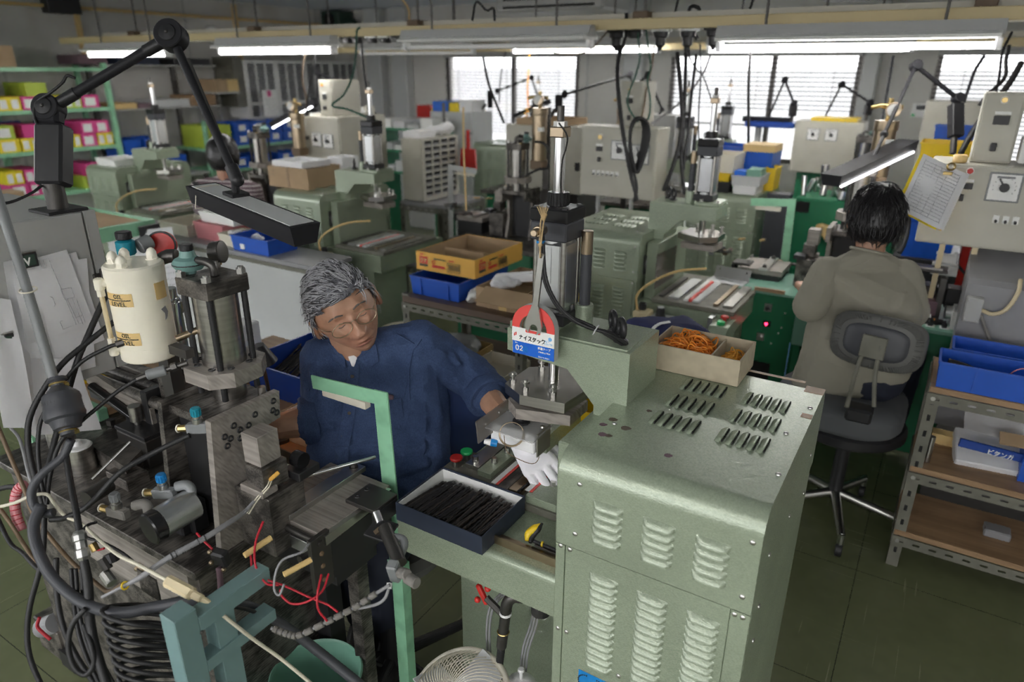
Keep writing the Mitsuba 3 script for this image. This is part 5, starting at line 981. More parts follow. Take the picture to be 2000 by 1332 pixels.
# ---- man in the denim shirt
MAN=thing('person','grey-haired man in a blue denim shirt and glasses, seated between the machines','person')
HF=frame_of(cam(-.38,-.80,-.44),cam(.50,.52,-.69),V((-1.221,1.181,1.131)))
hm=moved(head_mesh(),HF)
N1=V((-1.21,1.2,.995));LS,RS=V((-1.091,1.312,1.023)),V((-1.286,1.153,.995));LE,RE=V((-.991,1.419,.903)),V((-1.241,1.107,.861));LW,RW=V((-.758,1.284,.846)),V((-1.33,.985,.853))
CH,BE,PE=V((-1.184,1.234,.87)),V((-1.131,1.171,.744)),V((-1.119,1.149,.601))
lk,rk=V((-1.068,1.064,.52)),V((-1.193,1.078,.5));la,ra=V(-1.165,1.20,.10),V(-1.27,1.19,.10)
lf=V((-.697,1.253,.82))-LW
GH=dict(wrist=LW,fwd=lf,back=-camf-.3*camd,curls=(75,62,55,50),thumb=-1)
skeleton=limb((N1+(0,0,-.02),.05),(hm.vertices.mean(0)+cam(.0,.05,.02),.05))+limb((LS,.045),(LE,.04),(LW,.026))+limb((RS,.045),(RE,.042),(V(RW)*.45+V(RE)*.55,.041),(RW,.027))+[hulln((CH+camr*.07,.085),(CH-camr*.07,.085),(BE+camr*.06,.09),(BE-camr*.06,.09)),hulln((PE+camr*.07,.08),(PE-camr*.07,.08),(BE,.09)),hulln((LS,.05),(RS,.05),(CH,.08))]+limb((PE+camr*.07,.07),(lk,.05),(la,.035))+limb((PE-camr*.07,.07),(rk,.05),(ra,.035))+hand(**GH,s=.93)+hand(RW,RW-RE,-camf*.6-camd,(50,45,45,50),thumb=1)
body=manifold3d.Manifold.batch_boolean(skeleton,manifold3d.OpType.Add).refine_to_length(.01).to_mesh()
body=trimesh.Trimesh(body.vert_properties[:,:3].astype(float),body.tri_verts.astype(int),process=True);trimesh.smoothing.filter_taubin(body,.5,.53,iterations=8)
body=(to_man(body)+to_man(hm)).to_mesh();body=trimesh.Trimesh(body.vert_properties[:,:3].astype(float),body.tri_verts.astype(int),process=False)
BODY=part(MAN,'body',body,'skin',50)
for s in(-1,1):part(MAN,'ear',moved(ear(s),HF),'skin',True)
H=lambda x,y,z:(HF@np.array([x,y,z,1.0]))[:3]
for s in(-1,1):
    part(MAN,'eyebrow',moved(tube([(s*.014,.0885,.021),(s*.028,.089,.026),(s*.044,.080,.023),(s*.052,.072,.018)],[.0016,.0026,.0024,.0008],6,3),HF),'brow_grey',True)
    part(MAN,'eyelash_line',moved(tube([(s*.019,.0815,-.0035),(s*.031,.084,-.006),(s*.043,.0765,-.004)],.0008,5,4),HF),'brow_grey',True)
part(MAN,'mouth',moved(tube([(-.024,.076,-.0705),(-.012,.084,-.0695),(0,.0868,-.069),(.012,.084,-.0695),(.024,.076,-.0705)],[.0008,.0022,.0026,.0022,.0008],6,3),HF),'lip',True)
GL=MAN
for s in(-1,1):
    ring=[(s*.033+.024*math.cos(a)*(1+.08*math.cos(2*a)),.097-.10*(abs(s*.033+.024*math.cos(a))-.02)**2*12-.0,-.008+.0165*math.sin(a)) for a in np.linspace(0,2*PI,24,endpoint=False)]
    r_=part(MAN,'glasses_rim',moved(tube(ring,.0012,6,1,closed=True,smooth=False),HF),'bronze_steel',True)
    part(MAN,'glasses_lens',moved(trimesh.Trimesh(np.vstack([ring,np.mean(ring,0)[None]]),[(i,(i+1)%24,24) for i in range(24)],process=False),HF),'lens')
    part(MAN,'glasses_temple',moved(tube([(s*.057,.082,-.002),(s*.072,.06,.002),(s*.08,.01,.004),(s*.079,-.012,-.004)],.0010,6,4),HF),'bronze_steel',True)
part(MAN,'glasses_bridge',moved(tube([(-.010,.098,-.002),(0,.1035,.002),(.010,.098,-.002)],.0011,6,4),HF),'bronze_steel',True)
def scalp(x,y,z):
    line=np.where(y>.045,.052-.25*np.abs(x)*(np.abs(x)>.045),np.where(y>-.002,.052-(.045-y)*1.55,np.where(y>-.03,-.022-(-.002-y)*1.2,-.058)))
    return(z-line)+0.0*x
hs=hair_shell(scalp,.0085,4,amp=.0045,freq=55)
comb=lambda p:V(.8,-.55,.25) if p[1]>.03 else V(.5,-.5,-.1) if p[2]>.045 else V(0,-.45,-.8)
part(MAN,'hair',moved(hs,HF),'grey_hair',True)
for m_,n_,sd in(('hair_silver',1500,8),('hair_iron',700,9)):part(MAN,'hair_locks',moved(strands(hs,n_,.028,.0011,V(0,0,-.3),sd,comb,.08,.4),HF),m_,True,kind='stuff')
torso=[hulln((CH+camr*.10-camf*.0,.095),(CH-camr*.085,.095),(BE+camr*.085,.105),(BE-camr*.085,.105)),hulln((BE+camr*.085,.105),(BE-camr*.085,.105),(PE+camr*.09-camd*.045,.10),(PE-camr*.09-camd*.045,.10)),hulln((LS-camr*.01,.062),(RS,.060),(CH+camr*.09,.095),(CH-camr*.085,.095)),hulln((LS-camr*.02+camf*.02,.055),(RS+camr*.02,.055),(N1-camd*.012,.062)),hull2(N1-camd*.02,.058,CH,.09)]
Lc=V(LE)*.55+V(LW)*.45;Rc=V(RE)*.62+V(RW)*.38
sleeves=limb((LS,.066),(LS*.5+LE*.5,.064),(LE,.062),(LE*.8+LW*.2,.060))+limb((RS,.062),(RS*.5+RE*.5,.064),(RE,.066),(RE*.78+RW*.22,.060))
shirt=fuse(torso+sleeves,.009,14)
fl=[[(-1.027,1.26,1.016),(-.998,1.316,1.016),(-.955,1.358,.997)],[(-.991,1.282,1.016),(-.969,1.276,.974),(-.941,1.29,.939)],[(-1.037,1.196,.974),(-.995,1.246,.972),(-.952,1.273,.944)],[(-1.036,1.172,.921),(-.999,1.227,.936),(-.958,1.258,.919)],[(-.994,1.34,1.009),(-.962,1.337,.959),(-.95,1.326,.92)],[(-1.075,1.066,.743),(-1.023,1.103,.755),(-.97,1.17,.774)],[(-1.116,1.059,.784),(-1.053,1.104,.796),(-.984,1.181,.816)],[(-1.168,1.061,.803),(-1.114,1.08,.825),(-1.049,1.121,.828)],[(-1.203,1.068,.863),(-1.142,1.076,.855),(-1.097,1.101,.849)],[(-1.016,1.162,.845),(-1,1.204,.859),(-.991,1.236,.891)],[(-1.263,1.091,.994),(-1.25,1.056,.955),(-1.212,1.036,.917)],[(-1.216,1.099,1.003),(-1.2,1.063,.958),(-1.181,1.053,.911)],[(-1.082,1.215,1.019),(-1.063,1.166,.944),(-1.04,1.142,.861)]]
folds(shirt,fl,.0075,.010);ruffle(shirt,.007,24,3,(1,1,.7));ruffle(shirt,.003,60,5)
SH=part(MAN,'shirt',shirt,'denim',True)
def cuff(parent,a,b,R,name):
    a,b=V(a),V(b);d=unit(b-a);m=lathe([(R*.92,-.004),(R*1.05,.0),(R*1.1,.012),(R*1.08,.03),(R*1.0,.036),(R*.9,.034)],a,d,28)
    m=m.subdivide();ruffle(m,.004,50,7);part(parent,name,m,'denim',True)
cuff(SH,LE*.80+LW*.20,LW,.057,'rolled_cuff');cuff(SH,RE*.80+RW*.20,RW,.058,'rolled_cuff')
strip=lambda pts:[[p,q] for p,q in pts]
part(SH,'placket',ribbon(shirt,strip([((-1.161,1.12,1.027),(-1.137,1.131,1.021)),((-1.156,1.101,.982),(-1.131,1.115,.978)),((-1.151,1.08,.929),(-1.124,1.095,.927)),((-1.148,1.06,.882),(-1.12,1.075,.878)),((-1.149,1.038,.835),(-1.119,1.054,.832)),((-1.14,1.024,.794),(-1.112,1.039,.789)),((-1.122,1.016,.753),(-1.094,1.033,.751))]),.003),'denim')
for p in((-1.145,1.113,.994),(-1.134,1.082,.91),(-1.136,1.055,.856)):
    q,n=first_hit(shirt,p);part(SH,'button',cyl(q,q-camf*.007,.0045,n=12),'brow')
part(SH,'collar',ribbon(shirt,[[(-1.215,1.107,1.072),(-1.2,1.111,1.062),(-1.185,1.116,1.053)],[(-1.201,1.103,1.046),(-1.187,1.109,1.04),(-1.171,1.117,1.034)],[(-1.188,1.102,1.027),(-1.176,1.107,1.02),(-1.164,1.111,1.013)]],.006),'denim')
part(SH,'collar',ribbon(shirt,[[(-1.141,1.135,1.035),(-1.129,1.148,1.046),(-1.114,1.168,1.07)],[(-1.132,1.136,1.025),(-1.119,1.148,1.032),(-1.105,1.163,1.046)],[(-1.122,1.138,1.016),(-1.111,1.145,1.016),(-1.099,1.158,1.028)]],.006),'denim')
part(SH,'chest_pocket',ribbon(shirt,[[(-1.075,1.129,.934),(-1.053,1.145,.939),(-1.034,1.16,.946)],[(-1.065,1.119,.9),(-1.042,1.134,.9),(-1.022,1.15,.909)],[(-1.052,1.108,.859),(-1.029,1.123,.859),(-1.009,1.139,.869)]],.003),'denim')
part(SH,'yoke_seam',tube([first_hit(shirt,p)[0]-camf*.001 for p in((-1.01,1.249,1.105),(-1.022,1.226,1.073),(-1.032,1.208,1.047),(-1.028,1.188,1),(-1.015,1.169,.941))],.0016,6),'denim',True)
part(SH,'shoulder_seam',tube([first_hit(shirt,p)[0]-camf*.001 for p in((-1.11,1.187,1.105),(-1.074,1.202,1.091),(-1.032,1.218,1.068))],.0016,6),'denim',True)
part(MAN,'undershirt',ribbon(shirt,[[(-1.165,1.122,1.039),(-1.153,1.131,1.042),(-1.145,1.133,1.037)],[(-1.158,1.121,1.027),(-1.151,1.125,1.025),(-1.146,1.127,1.025)],[(-1.153,1.12,1.018),(-1.15,1.121,1.016),(-1.147,1.122,1.016)]],.005),'white_foam')
q,n=first_hit(shirt,(-1.064,1.143,.948));part(MAN,'glasses_case',moved(cbox((0,0,0),(.035,.012,.012),.004),mat4(q-camf*.006,camr+.15*camd,camf)),'stripe_plum')
trs=fuse([hulln((PE+camr*.085,.10),(PE-camr*.085,.10),(PE-camd*.03,.1))]+limb((PE+camr*.07,.09),(lk,.07),(V(lk)*.45+V(la)*.55,.058),(la+(0,0,.03),.052))+limb((PE-camr*.07,.09),(rk,.07),(ra+(0,0,.03),.05)),.014,10)
part(MAN,'trousers',ruffle(trs,.006,16,5),'trouser_dark',True)
for a in(la,ra):
    sh=fuse([hulln((a+(0,0,-.04),.05),(a+V(.05,-.10,-.055),.042),(a+V(.08,-.16,-.06),.036))],.012,6)
    k=part(MAN,'shoe',sh,'black_plastic',True);part(k,'strap',tube([a+V(.02,-.12,-.045)+camr*c_*.05+V(0,0,.045*math.cos(c_*1.3)) for c_ in(-1,-.5,0,.5,1)],.007,8),'black_iron',True)
glove=fuse(hand(**GH,fat=.0022)+limb((LW-unit(lf)*.03,.034),(LW,.030),(LW+lf*.3,.032)),.0042,7)
part(MAN,'cotton_glove',ruffle(glove,.0012,70,2),'glove_white',True)
OC=thing('office_chair','blue vinyl office chair under the grey-haired man','chair')
bm=frame_of((0,0,1),-camf*V(1,1,0)+camr*.55,V((-1.104,1.415,.718)))
v,f=[],[]
bk_=trimesh.creation.icosphere(subdivisions=4);bk_.vertices=np.sign(bk_.vertices)*np.abs(bk_.vertices)**.6*np.array([.2,.035,.17]);bk_.vertices[:,1]+=-1.3*bk_.vertices[:,0]**2
part(OC,'backrest',moved(bk_,bm),'chair_blue',True)
part(OC,'backrest_edge',moved(torus((0,0,0),(0,1,0),1,.09,40,8),bm@np.diag([.19,.1,.16,1])),'black_plastic',True)
part(OC,'seat',moved(cyl((0,0,-.03),(0,0,.03),.16,n=36,c=.02),shift(*(PE*V(1,1,0)+V(-.02,.04,.44)))),'chair_grey',40)
part(OC,'column',cyl(PE*V(1,1,0),PE*V(1,1,0)+V(0,0,.42),.03),'black_plastic',40);part(OC,'back_bracket',cyl(PE*V(1,1,0)+V(0,0,.4),V((-1.12,1.436,.704)),.018),'black_plastic')
for i in range(5):part(OC,'foot',cyl(PE*V(1,1,0)+V(0,0,.08),PE*V(1,1,0)+V(.26*math.cos(i*1.257),.26*math.sin(i*1.257),.04),.02,.015),'black_plastic')
# ---- man in the grey T-shirt, seen from behind
MA2=thing('person','dark-haired person in a grey T-shirt working with the back turned, right of centre','person')
hc=V((-.186,2.789,1.206));HF2=frame_of(V(-.04,.18,1),V(-.2,1,-.25),hc+(0,0,-.005))
n2=V((-.184,2.753,1.073));l2,r2=V((-.299,2.679,1.012)),V((-.066,2.819,1.002));ch2,pe2=V((-.161,2.721,.891)),V((-.155,2.677,.705))
el2,er2=V((-.333,2.577,.891)),V((-.008,2.768,.87));wl2,wr2=el2+V(-.05,.26,.0),er2+V(-.14,.24,.02)
hm2=moved(head_mesh(4),HF2)
kL,kR=pe2+V(-.14,.36,-.06),pe2+V(.16,.36,-.06)
sk2=limb((n2+(0,0,-.02),.05),(hc+V(0,-.01,-.03),.052))+limb((l2,.045),(el2,.038),(wl2,.026))+limb((r2,.045),(er2,.038),(wr2,.026))+[hulln((l2-V(0,0,.03),.03),(r2-V(0,0,.03),.03),(ch2,.06),(n2-V(0,0,.03),.03)),hulln((ch2+V(.06,0,0),.06),(ch2-V(.06,0,0),.06),(pe2+V(.05,0,0),.07),(pe2-V(.05,0,0),.07))]+limb((pe2+V(-.08,0,-.03),.07),(kL,.055),(kL+V(0,.05,-.38),.04))+limb((pe2+V(.08,0,-.03),.07),(kR,.055),(kR+V(0,.05,-.38),.04))+hand(wl2,wl2-el2,(0,-.3,1),(40,40,40,40),1)+hand(wr2,wr2-er2,(0,-.3,1),(40,40,40,40),-1)
b2=fuse(sk2,.012,8);b2=(to_man(b2)+to_man(hm2)).to_mesh();b2=trimesh.Trimesh(b2 .vert_properties[:,:3].astype(float),b2 .tri_verts.astype(int),process=False)
part(MA2,'body',b2,'skin',50)
for s in(-1,1):part(MA2,'ear',moved(ear(s),HF2),'skin',True)
def scalp2(x,y,z):return z-np.where(y>.06,.05,np.where(y>.0,-.02,-.075))
hs2=hair_shell(scalp2,.014,9,5,.005,34)
part(MA2,'hair',moved(hs2,HF2),'black_hair',True)
comb2=lambda p:V(p[0]*3,p[1]*3,-1.0)
part(MA2,'hair_locks',moved(strands(hs2,900,.034,.0024,V(0,0,-.6),5,comb2,.0,.12),HF2),'black_hair',True,kind='stuff')
ts=fuse([hulln((l2+V(.02,0,-.02),.065),(r2-V(.02,0,.02),.065),(ch2+V(.085,0,0),.10),(ch2-V(.085,0,0),.10)),hulln((l2+V(.02,0,0),.05),(r2-V(.02,0,0),.05),(n2-V(0,0,.018),.062)),hulln((ch2+V(.085,0,0),.10),(ch2-V(.085,0,0),.10),(pe2+V(.085,0,0),.105),(pe2-V(.085,0,0),.105)),hulln((pe2+V(.085,0,0),.105),(pe2-V(.085,0,0),.105),(pe2+V(-.13,-.02,-.12),.075),(pe2+V(.02,0,-.06),.1))]+limb((l2,.062),(l2*.5+el2*.5,.062),(l2*.12+el2*.88,.062))+limb((r2,.062),(r2*.5+er2*.5,.062),(r2*.12+er2*.88,.062)),.011,14)
folds(ts,[[(-.299,2.414,.767),(-.271,2.47,.849),(-.223,2.527,.908)],[(-.277,2.413,.734),(-.23,2.472,.8),(-.181,2.526,.85)],[(-.257,2.414,.709),(-.188,2.471,.742),(-.136,2.523,.784)],[(-.054,2.642,.933),(-.042,2.673,.983),(-.039,2.694,1.024)],[(-.314,2.505,.982),(-.285,2.492,.916),(-.287,2.468,.866)],[(-.249,2.568,1.032),(-.168,2.606,1.005),(-.095,2.656,1.016)]],.006,.014)
part(MA2,'tshirt',ruffle(ts,.005,16,6),'tshirt_grey',True)
part(MA2,'neckband',torus(n2-V(0,0,-.018),(.1,.25,1),.062,.006,32,8),'tshirt_grey',True)
tr2=fuse([hulln((pe2+V(.08,0,-.05),.10),(pe2-V(.08,0,.05),.10))]+limb((pe2+V(-.08,0,-.05),.085),(kL,.07),(kL+V(0,.05,-.36),.05))+limb((pe2+V(.08,0,-.05),.085),(kR,.07),(kR+V(0,.05,-.36),.05)),.015,8)
part(MA2,'trousers',ruffle(tr2,.005,14,2),'trouser_dark',True)
for k_ in(kL,kR):part(MA2,'shoe',fuse([hulln((k_+V(0,.05,-.41),.045),(k_+V(0,.17,-.43),.036))],.014,5),'black_plastic',True)
CH2=thing('swivel_chair','grey swivel chair with a ribbed plastic backrest and a cushion, under the person in grey','chair')
bo=V((-.094,2.522,.835));bm2=frame_of((.03,.12,1),(-.12,-1,.1),bo)
bk2=trimesh.creation.icosphere(subdivisions=4);bk2 .vertices=np.sign(bk2 .vertices)*np.abs(bk2 .vertices)**.55*np.array([.150,.022,.094])
bk2 .vertices[:,1]-=1.2*bk2 .vertices[:,0]**2
part(CH2,'backrest',moved(bk2,bm2),'chair_grey',True)
pan=trimesh.creation.icosphere(subdivisions=3);pan.vertices=np.sign(pan.vertices)*np.abs(pan.vertices)**.6*np.array([.105,.02,.062]);pan.vertices[:,1]+=.011-1.2*pan.vertices[:,0]**2
part(CH2,'back_panel',moved(pan,bm2),'grey_rubber',True)
rb=[]
for a in np.linspace(0,2*PI,84,endpoint=False):
    c,s_=math.cos(a),math.sin(a);p=lambda q:(np.sign(c)*abs(c)**.55*.150*q,.018-1.2*(c*.15*q)**2,np.sign(s_)*abs(s_)**.55*.094*q)
    rb.append(moved(tube([p(.78),p(.93)],.0028,5,smooth=False),bm2))
part(CH2,'ribs',cat(rb),'chair_grey',True,kind='stuff')
part(CH2,'bracket',moved(cbox((.0,.034,-.012),(.078,.012,.078),.004),bm2),'olive_angle')
sc_=V(pe2[0]+.02,pe2[1]+.02,.44)
for s in(-1,1):part(CH2,'back_bar',tube([bo+bm2[:3,0]*s*.021+bm2[:3,1]*.034,bo+bm2[:3,0]*s*.03+V(-.01,-.045,-.10),V((-.096,2.404,.638))+camr*-.046*s],.0075,10),'olive_angle',True)
part(CH2,'bar_hinge',box(V((-.113,2.427,.601))-.025,V((-.08,2.448,.601))+.025,.008),'black_plastic')
cu=trimesh.creation.icosphere(subdivisions=4);cu.vertices=np.sign(cu.vertices)*np.abs(cu.vertices)**.6*np.array([.228,.205,.066]);ruffle(cu,.008,9,3)
CU=solo('seat_cushion','baggy grey-black cushion with pale stripes on the swivel chair','cushion',moved(cu,shift(*(sc_+V(-.045,-.02,.075)))),'cushion_grey',True)
for a0,a1,m_ in(((-.264,2.243,.76),(-.168,2.259,.802),'dust_grey'),((-.079,2.3,.772),(-.007,2.407,.772),'dust_grey'),((-.168,2.258,.799),(-.091,2.29,.766),'dust_grey')):
    q0,q1=V(a0),V(a1)
    cm=moved(cu,shift(*(sc_+V(-.045,-.02,.075))));pts=[first_hit(cm,q0+(q1-q0)*t)[0] for t in np.linspace(0,1,6)]
    pts=[p-camf*.0 for p in pts if p is not None]
    if len(pts)>2:part(CU,'stripe',tube(pts,.008,8,flat=.3),m_,True)
part(CH2,'seat',cyl(sc_+V(0,0,-.03),sc_+V(0,0,.02),.2,n=32,c=.01),'black_plastic',40)
part(CH2,'column',cyl((sc_[0],sc_[1],.10),sc_,.026),'black_iron',40);part(CH2,'seat_plate',cyl(sc_+V(0,0,-.07),sc_+V(0,0,-.03),.07,n=20),'stripe_plum',40)
for a in(-75,-3,69,141,213):
    e=V(sc_[0]+.25*math.cos(math.radians(a)),sc_[1]+.25*math.sin(math.radians(a)),.085)
    part(CH2,'leg',cyl(V(sc_[0],sc_[1],.125),e,.019,.014,n=12),'satin_steel',40)
    c_=part(CH2,'caster',cyl(e+V(-.012,0,-.057),e+V(.012,0,-.057),.028,n=20,c=.003),'black_plastic',40);part(c_,'stem',cyl(e+V(0,0,-.04),e+V(0,0,.012),.012,n=12),'chrome',40)
# ---- striped worker far at the left
MA3=thing('person','dark-haired person in a plum striped top, half hidden behind the black lamp head','person')
h3=V((-3.852,2.816,1.183));HF3=frame_of((.1,0,1),(-.6,.3,-.5),h3);n3=h3+V(0,0,-.14);p3=V(h3[0]-.02,h3[1]-.02,.55)
l3,r3=n3+V(-.17,-.08,-.07),n3+V(.17,.06,-.07);e3,f3=l3+V(-.08,.05,-.24),r3+V(-.05,.1,-.25)
b3=fuse(limb((n3,.05),(h3+V(0,0,-.02),.05))+limb((l3,.04),(e3,.036),(e3+V(.0,.22,.02),.026))+limb((r3,.04),(f3,.036),(f3+V(-.1,.2,.02),.026))+[hulln((l3,.05),(r3,.05),(p3,.12))]+limb((p3+V(.08,0,-.05),.07),(p3+V(0,.4,-.05),.055),(p3+V(0,.42,-.48),.04))+limb((p3+V(-.08,0,-.05),.07),(p3+V(-.16,.4,-.05),.055),(p3+V(-.16,.42,-.48),.04))+hand(e3+V(0,.22,.02),(0,1,0),(0,0,1),(40,40,40,40))+hand(f3+V(-.1,.2,.02),(0,1,0),(0,0,1),(40,40,40,40),-1),.016,6)
b3=(to_man(b3)+to_man(moved(head_mesh(4),HF3))).to_mesh();part(MA3,'body',trimesh.Trimesh(b3 .vert_properties[:,:3].astype(float),b3 .tri_verts.astype(int),process=False),'skin',50)
part(MA3,'hair',moved(hair_shell(scalp2,.02,12,4,.006,30),HF3),'black_hair',True)
def striped(p,n,uv):
    s=p.z/.024-dr.floor(p.z/.024);return mix((.13,.085,.10),(.42,.38,.38),dr.select(s<.35,1.0,0.0))
M('striped_cloth',proc(striped),.9)
part(MA3,'striped_top',ruffle(fuse([hulln((l3,.06),(r3,.06),(p3,.135),(n3+V(0,0,-.02),.055))]+limb((l3,.055),(e3,.05))+limb((r3,.055),(f3,.05)),.018,8),.006,14,2),'striped_cloth',True)
part(MA3,'apron_strap',tube([l3+V(.05,-.06,.06),(l3+r3)/2+V(.0,-.13,-.1),p3+V(.1,-.12,.2)],.02,8,flat=.3),'black_plastic',True)
part(MA3,'trousers',fuse([hulln((p3+V(.08,0,-.04),.1),(p3+V(-.08,0,-.04),.1))]+limb((p3+V(.08,0,-.05),.085),(p3+V(0,.4,-.05),.065),(p3+V(0,.42,-.48),.05))+limb((p3+V(-.08,0,-.05),.085),(p3+V(-.16,.4,-.05),.065),(p3+V(-.16,.42,-.48),.05)),.02,5),'trouser_dark',True)
ST3=thing('stool','plain stool under the person in the striped top','stool')
part(ST3,'seat',cyl((p3[0],p3[1],.40),(p3[0],p3[1],.44),.17,n=24,c=.01),'chair_grey',40)
for a in(45,135,225,315):part(ST3,'leg',cyl((p3[0]+.13*math.cos(math.radians(a)),p3[1]+.13*math.sin(math.radians(a)),.4),(p3[0]+.17*math.cos(math.radians(a)),p3[1]+.17*math.sin(math.radians(a)),0),.012,n=8),'dark_steel')
solo('side_stand','plain grey stand under the navy jacket','stand',box(V((-.704,1.979,.911))*V(1,1,0)+V(-.10,-.05,0),V((-.704,1.979,.911))*V(1,1,1)+V(.12,.06,-.035),.004),'grey_plastic')
solo('jacket','navy jacket with a white stripe folded behind the chipboard box','jacket',ruffle(fuse([hulln((V((-.75,1.961,.933)),.03),(V((-.661,1.95,.929)),.05),(V((-.64,2.084,.916)),.04),(V((-.563,2.004,.914)),.05))],.012,5),.012,16,4),'navy_cloth',True)
part('jacket','stripe',tube([(-.665,1.878,.956),(-.663,1.893,.972),(-.653,1.916,.98),(-.632,1.943,.982)],.006,8,flat=.4),'label_white',True)
# ---------------------------------------------------------------- builders for shop furniture
def bin_(name,label,lo,hi,mat,cat_='bin',group=None,taper=.008,card=None,rim=True,w=.0035,tw=None,ribs=False):
    k=thing(name,label,cat_,group);lo,hi=V(lo),V(hi)
    part(k,'shell',tray(lo,hi,w,taper=taper),mat,tw=tw)
    if rim:part(k,'rim',prism(rrect(lo[0]-.004,lo[1]-.004,hi[0]+.004,hi[1]+.004,.008).difference(rrect(lo[0]+w,lo[1]+w,hi[0]-w,hi[1]-w,.006)),.007,shift(0,0,hi[2]-.006)),mat,tw=tw)
    if ribs:
        for x in(lo[0]+(hi[0]-lo[0])*.22,lo[0]+(hi[0]-lo[0])*.78):part(k,'rib',box((x-.003,lo[1]-.002,lo[2]+.004),(x+.003,lo[1]+.006,hi[2]-.004)),mat,tw=tw)
    if card is not None:
        c=V(card);part(k,'label_card',box((c[0]-.016,lo[1]+taper*.2-.0015,c[2]-.014),(c[0]+.016,lo[1]+taper*.5+.002,c[2]+.014)),'label_white',tw=tw)
    return k
def panel_box(name,label,lo,hi,mat='cream_paint',group=None):
    k=thing(name,label,'control box',group);lo,hi=V(lo),V(hi)
    part(k,'body',box(lo,hi,.004),mat);part(k,'door',box((lo[0]+.008,lo[1]-.004,lo[2]+.008),(hi[0]-.008,lo[1]+.001,hi[2]-.008),.002),mat)
    return k
def dial(parent,x,y,z,s=.05):
    d=part(parent,'dial_plate',box((x-s,y-.006,z-s),(x+s,y,z+s),.002),'grey_plastic');part(d,'face',box((x-s*.88,y-.008,z-s*.88),(x+s*.88,y-.005,z+s*.88)),'label_white')
    part(d,'knob',cyl((x,y-.008,z),(x,y-.022,z),s*.3,n=16,c=.001),'black_plastic',40);part(d,'pointer',moved(box((-.0025,-.012,0),(.0025,-.008,s*.7)),mat4((x,y,z),(.8,0,.5),(0,1,0))),'black_plastic')
    part(d,'scale_mark',cat([box((x+s*.66*math.cos(q)-.0015,y-.0088,z+s*.66*math.sin(q)-.0015),(x+s*.66*math.cos(q)+.0015,y-.0078,z+s*.66*math.sin(q)+.0015)) for q in np.arange(-.6,3.8,.4)]),'ink',kind='stuff');part(d,'caption',box((x-s*.55,y-.0085,z+s*.62),(x+s*.5,y-.0078,z+s*.76)),'ink_grey')
def lamp_dot(parent,x,y,z,r,mat,name='pilot_lamp'):part(parent,name,cat(cyl((x,y,z),(x,y-.004,z),r*1.3,n=14),),'label_white');return part(parent,name+'_cap',cyl((x,y-.004,z),(x,y-.012,z),r,n=14,c=.001),mat,40)
def switch(parent,x,y,z,s=.011):
    k=part(parent,'switch',box((x-s,y-.004,z-s*1.4),(x+s,y,z+s*1.4),.001),'label_white');part(k,'lever',cyl((x,y-.004,z-s*.5),(x,y-.016,z-s*.8),s*.45,n=10),'black_plastic')
def meter(parent,x,y,z,w=.022,h=.018):
    k=part(parent,'meter',box((x-w,y-.006,z-h),(x+w,y,z+h),.001),'black_plastic');part(k,'caption',box((x-w,y-.003,z+h+.004),(x+w,y,z+h+.014)),'label_white')
def angle_post(x,y,z0,z1,s=.035,sx=1,sy=1):return prism([(x,y),(x+sx*s,y),(x+sx*s,y+sy*.004),(x+sx*.004,y+sy*.004),(x+sx*.004,y+sy*s),(x,y+sy*s)],z1-z0,shift(0,0,z0))
def slotted(parent,name,lo,hi,axis,mat='olive_angle',face='y',n=None):
    """Dexion-like angle rail: face with slots and a flange."""
    lo,hi=V(lo),V(hi);L=hi[axis]-lo[axis];hgt=hi[2]-lo[2] if axis!=2 else.035
    n=n or max(2,int(L/.05));P=sbox(0,0,L,hgt)
    for i in range(n):c=(i+.5)*L/n;P=P.difference(rrect(c-.012,hgt*.4,c+.012,hgt*.4+.008,.0035))
    t=mat4(lo,(1,0,0),(0,0,1)) if axis==0 else mat4(lo,(0,1,0),(0,0,1)) if axis==1 else mat4(lo,(0,0,1),(1,0,0) if face=='y' else(0,1,0))
    k=part(parent,name,prism(P,.003,t),mat);return k
def angle_rack(key,x0,x1,y0,y1,zs,ztop,board='dark_wood',mat='olive_angle',bt=.02):
    for x,sx in((x0,1),(x1,-1)):
        for y,sy in((y0,1),(y1,-1)):
            p=part(key,'post',angle_post(x,y,0,ztop,.038,sx,sy),mat)
            if y==y0:part(p,'hole',cat([box((x+sx*.014,y-.0008,z),(x+sx*.024,y+.002,z+.022)) for z in np.arange(.06,ztop-.04,.06)]),'slot_dark')
            else:pass
    for z in zs:
        slotted(key,'front_rail',(x0,y0-.004,z-.04),(x1,y0,z-.002),0,mat);slotted(key,'side_rail',(x0-.003,y0,z-.04),(x0,y1,z-.002),1,mat);slotted(key,'side_rail',(x1,y0,z-.04),(x1+.003,y1,z-.002),1,mat)
        part(key,'shelf_board',box((x0+.002,y0-.002,z-.001),(x1-.002,y1,z+bt),.002),board)
        for x in(x0+.018,x1-.018):part(key,'bolt',bolt((x,y0-.004,z-.02),(0,-1,0),.008,.005),'satin_steel')
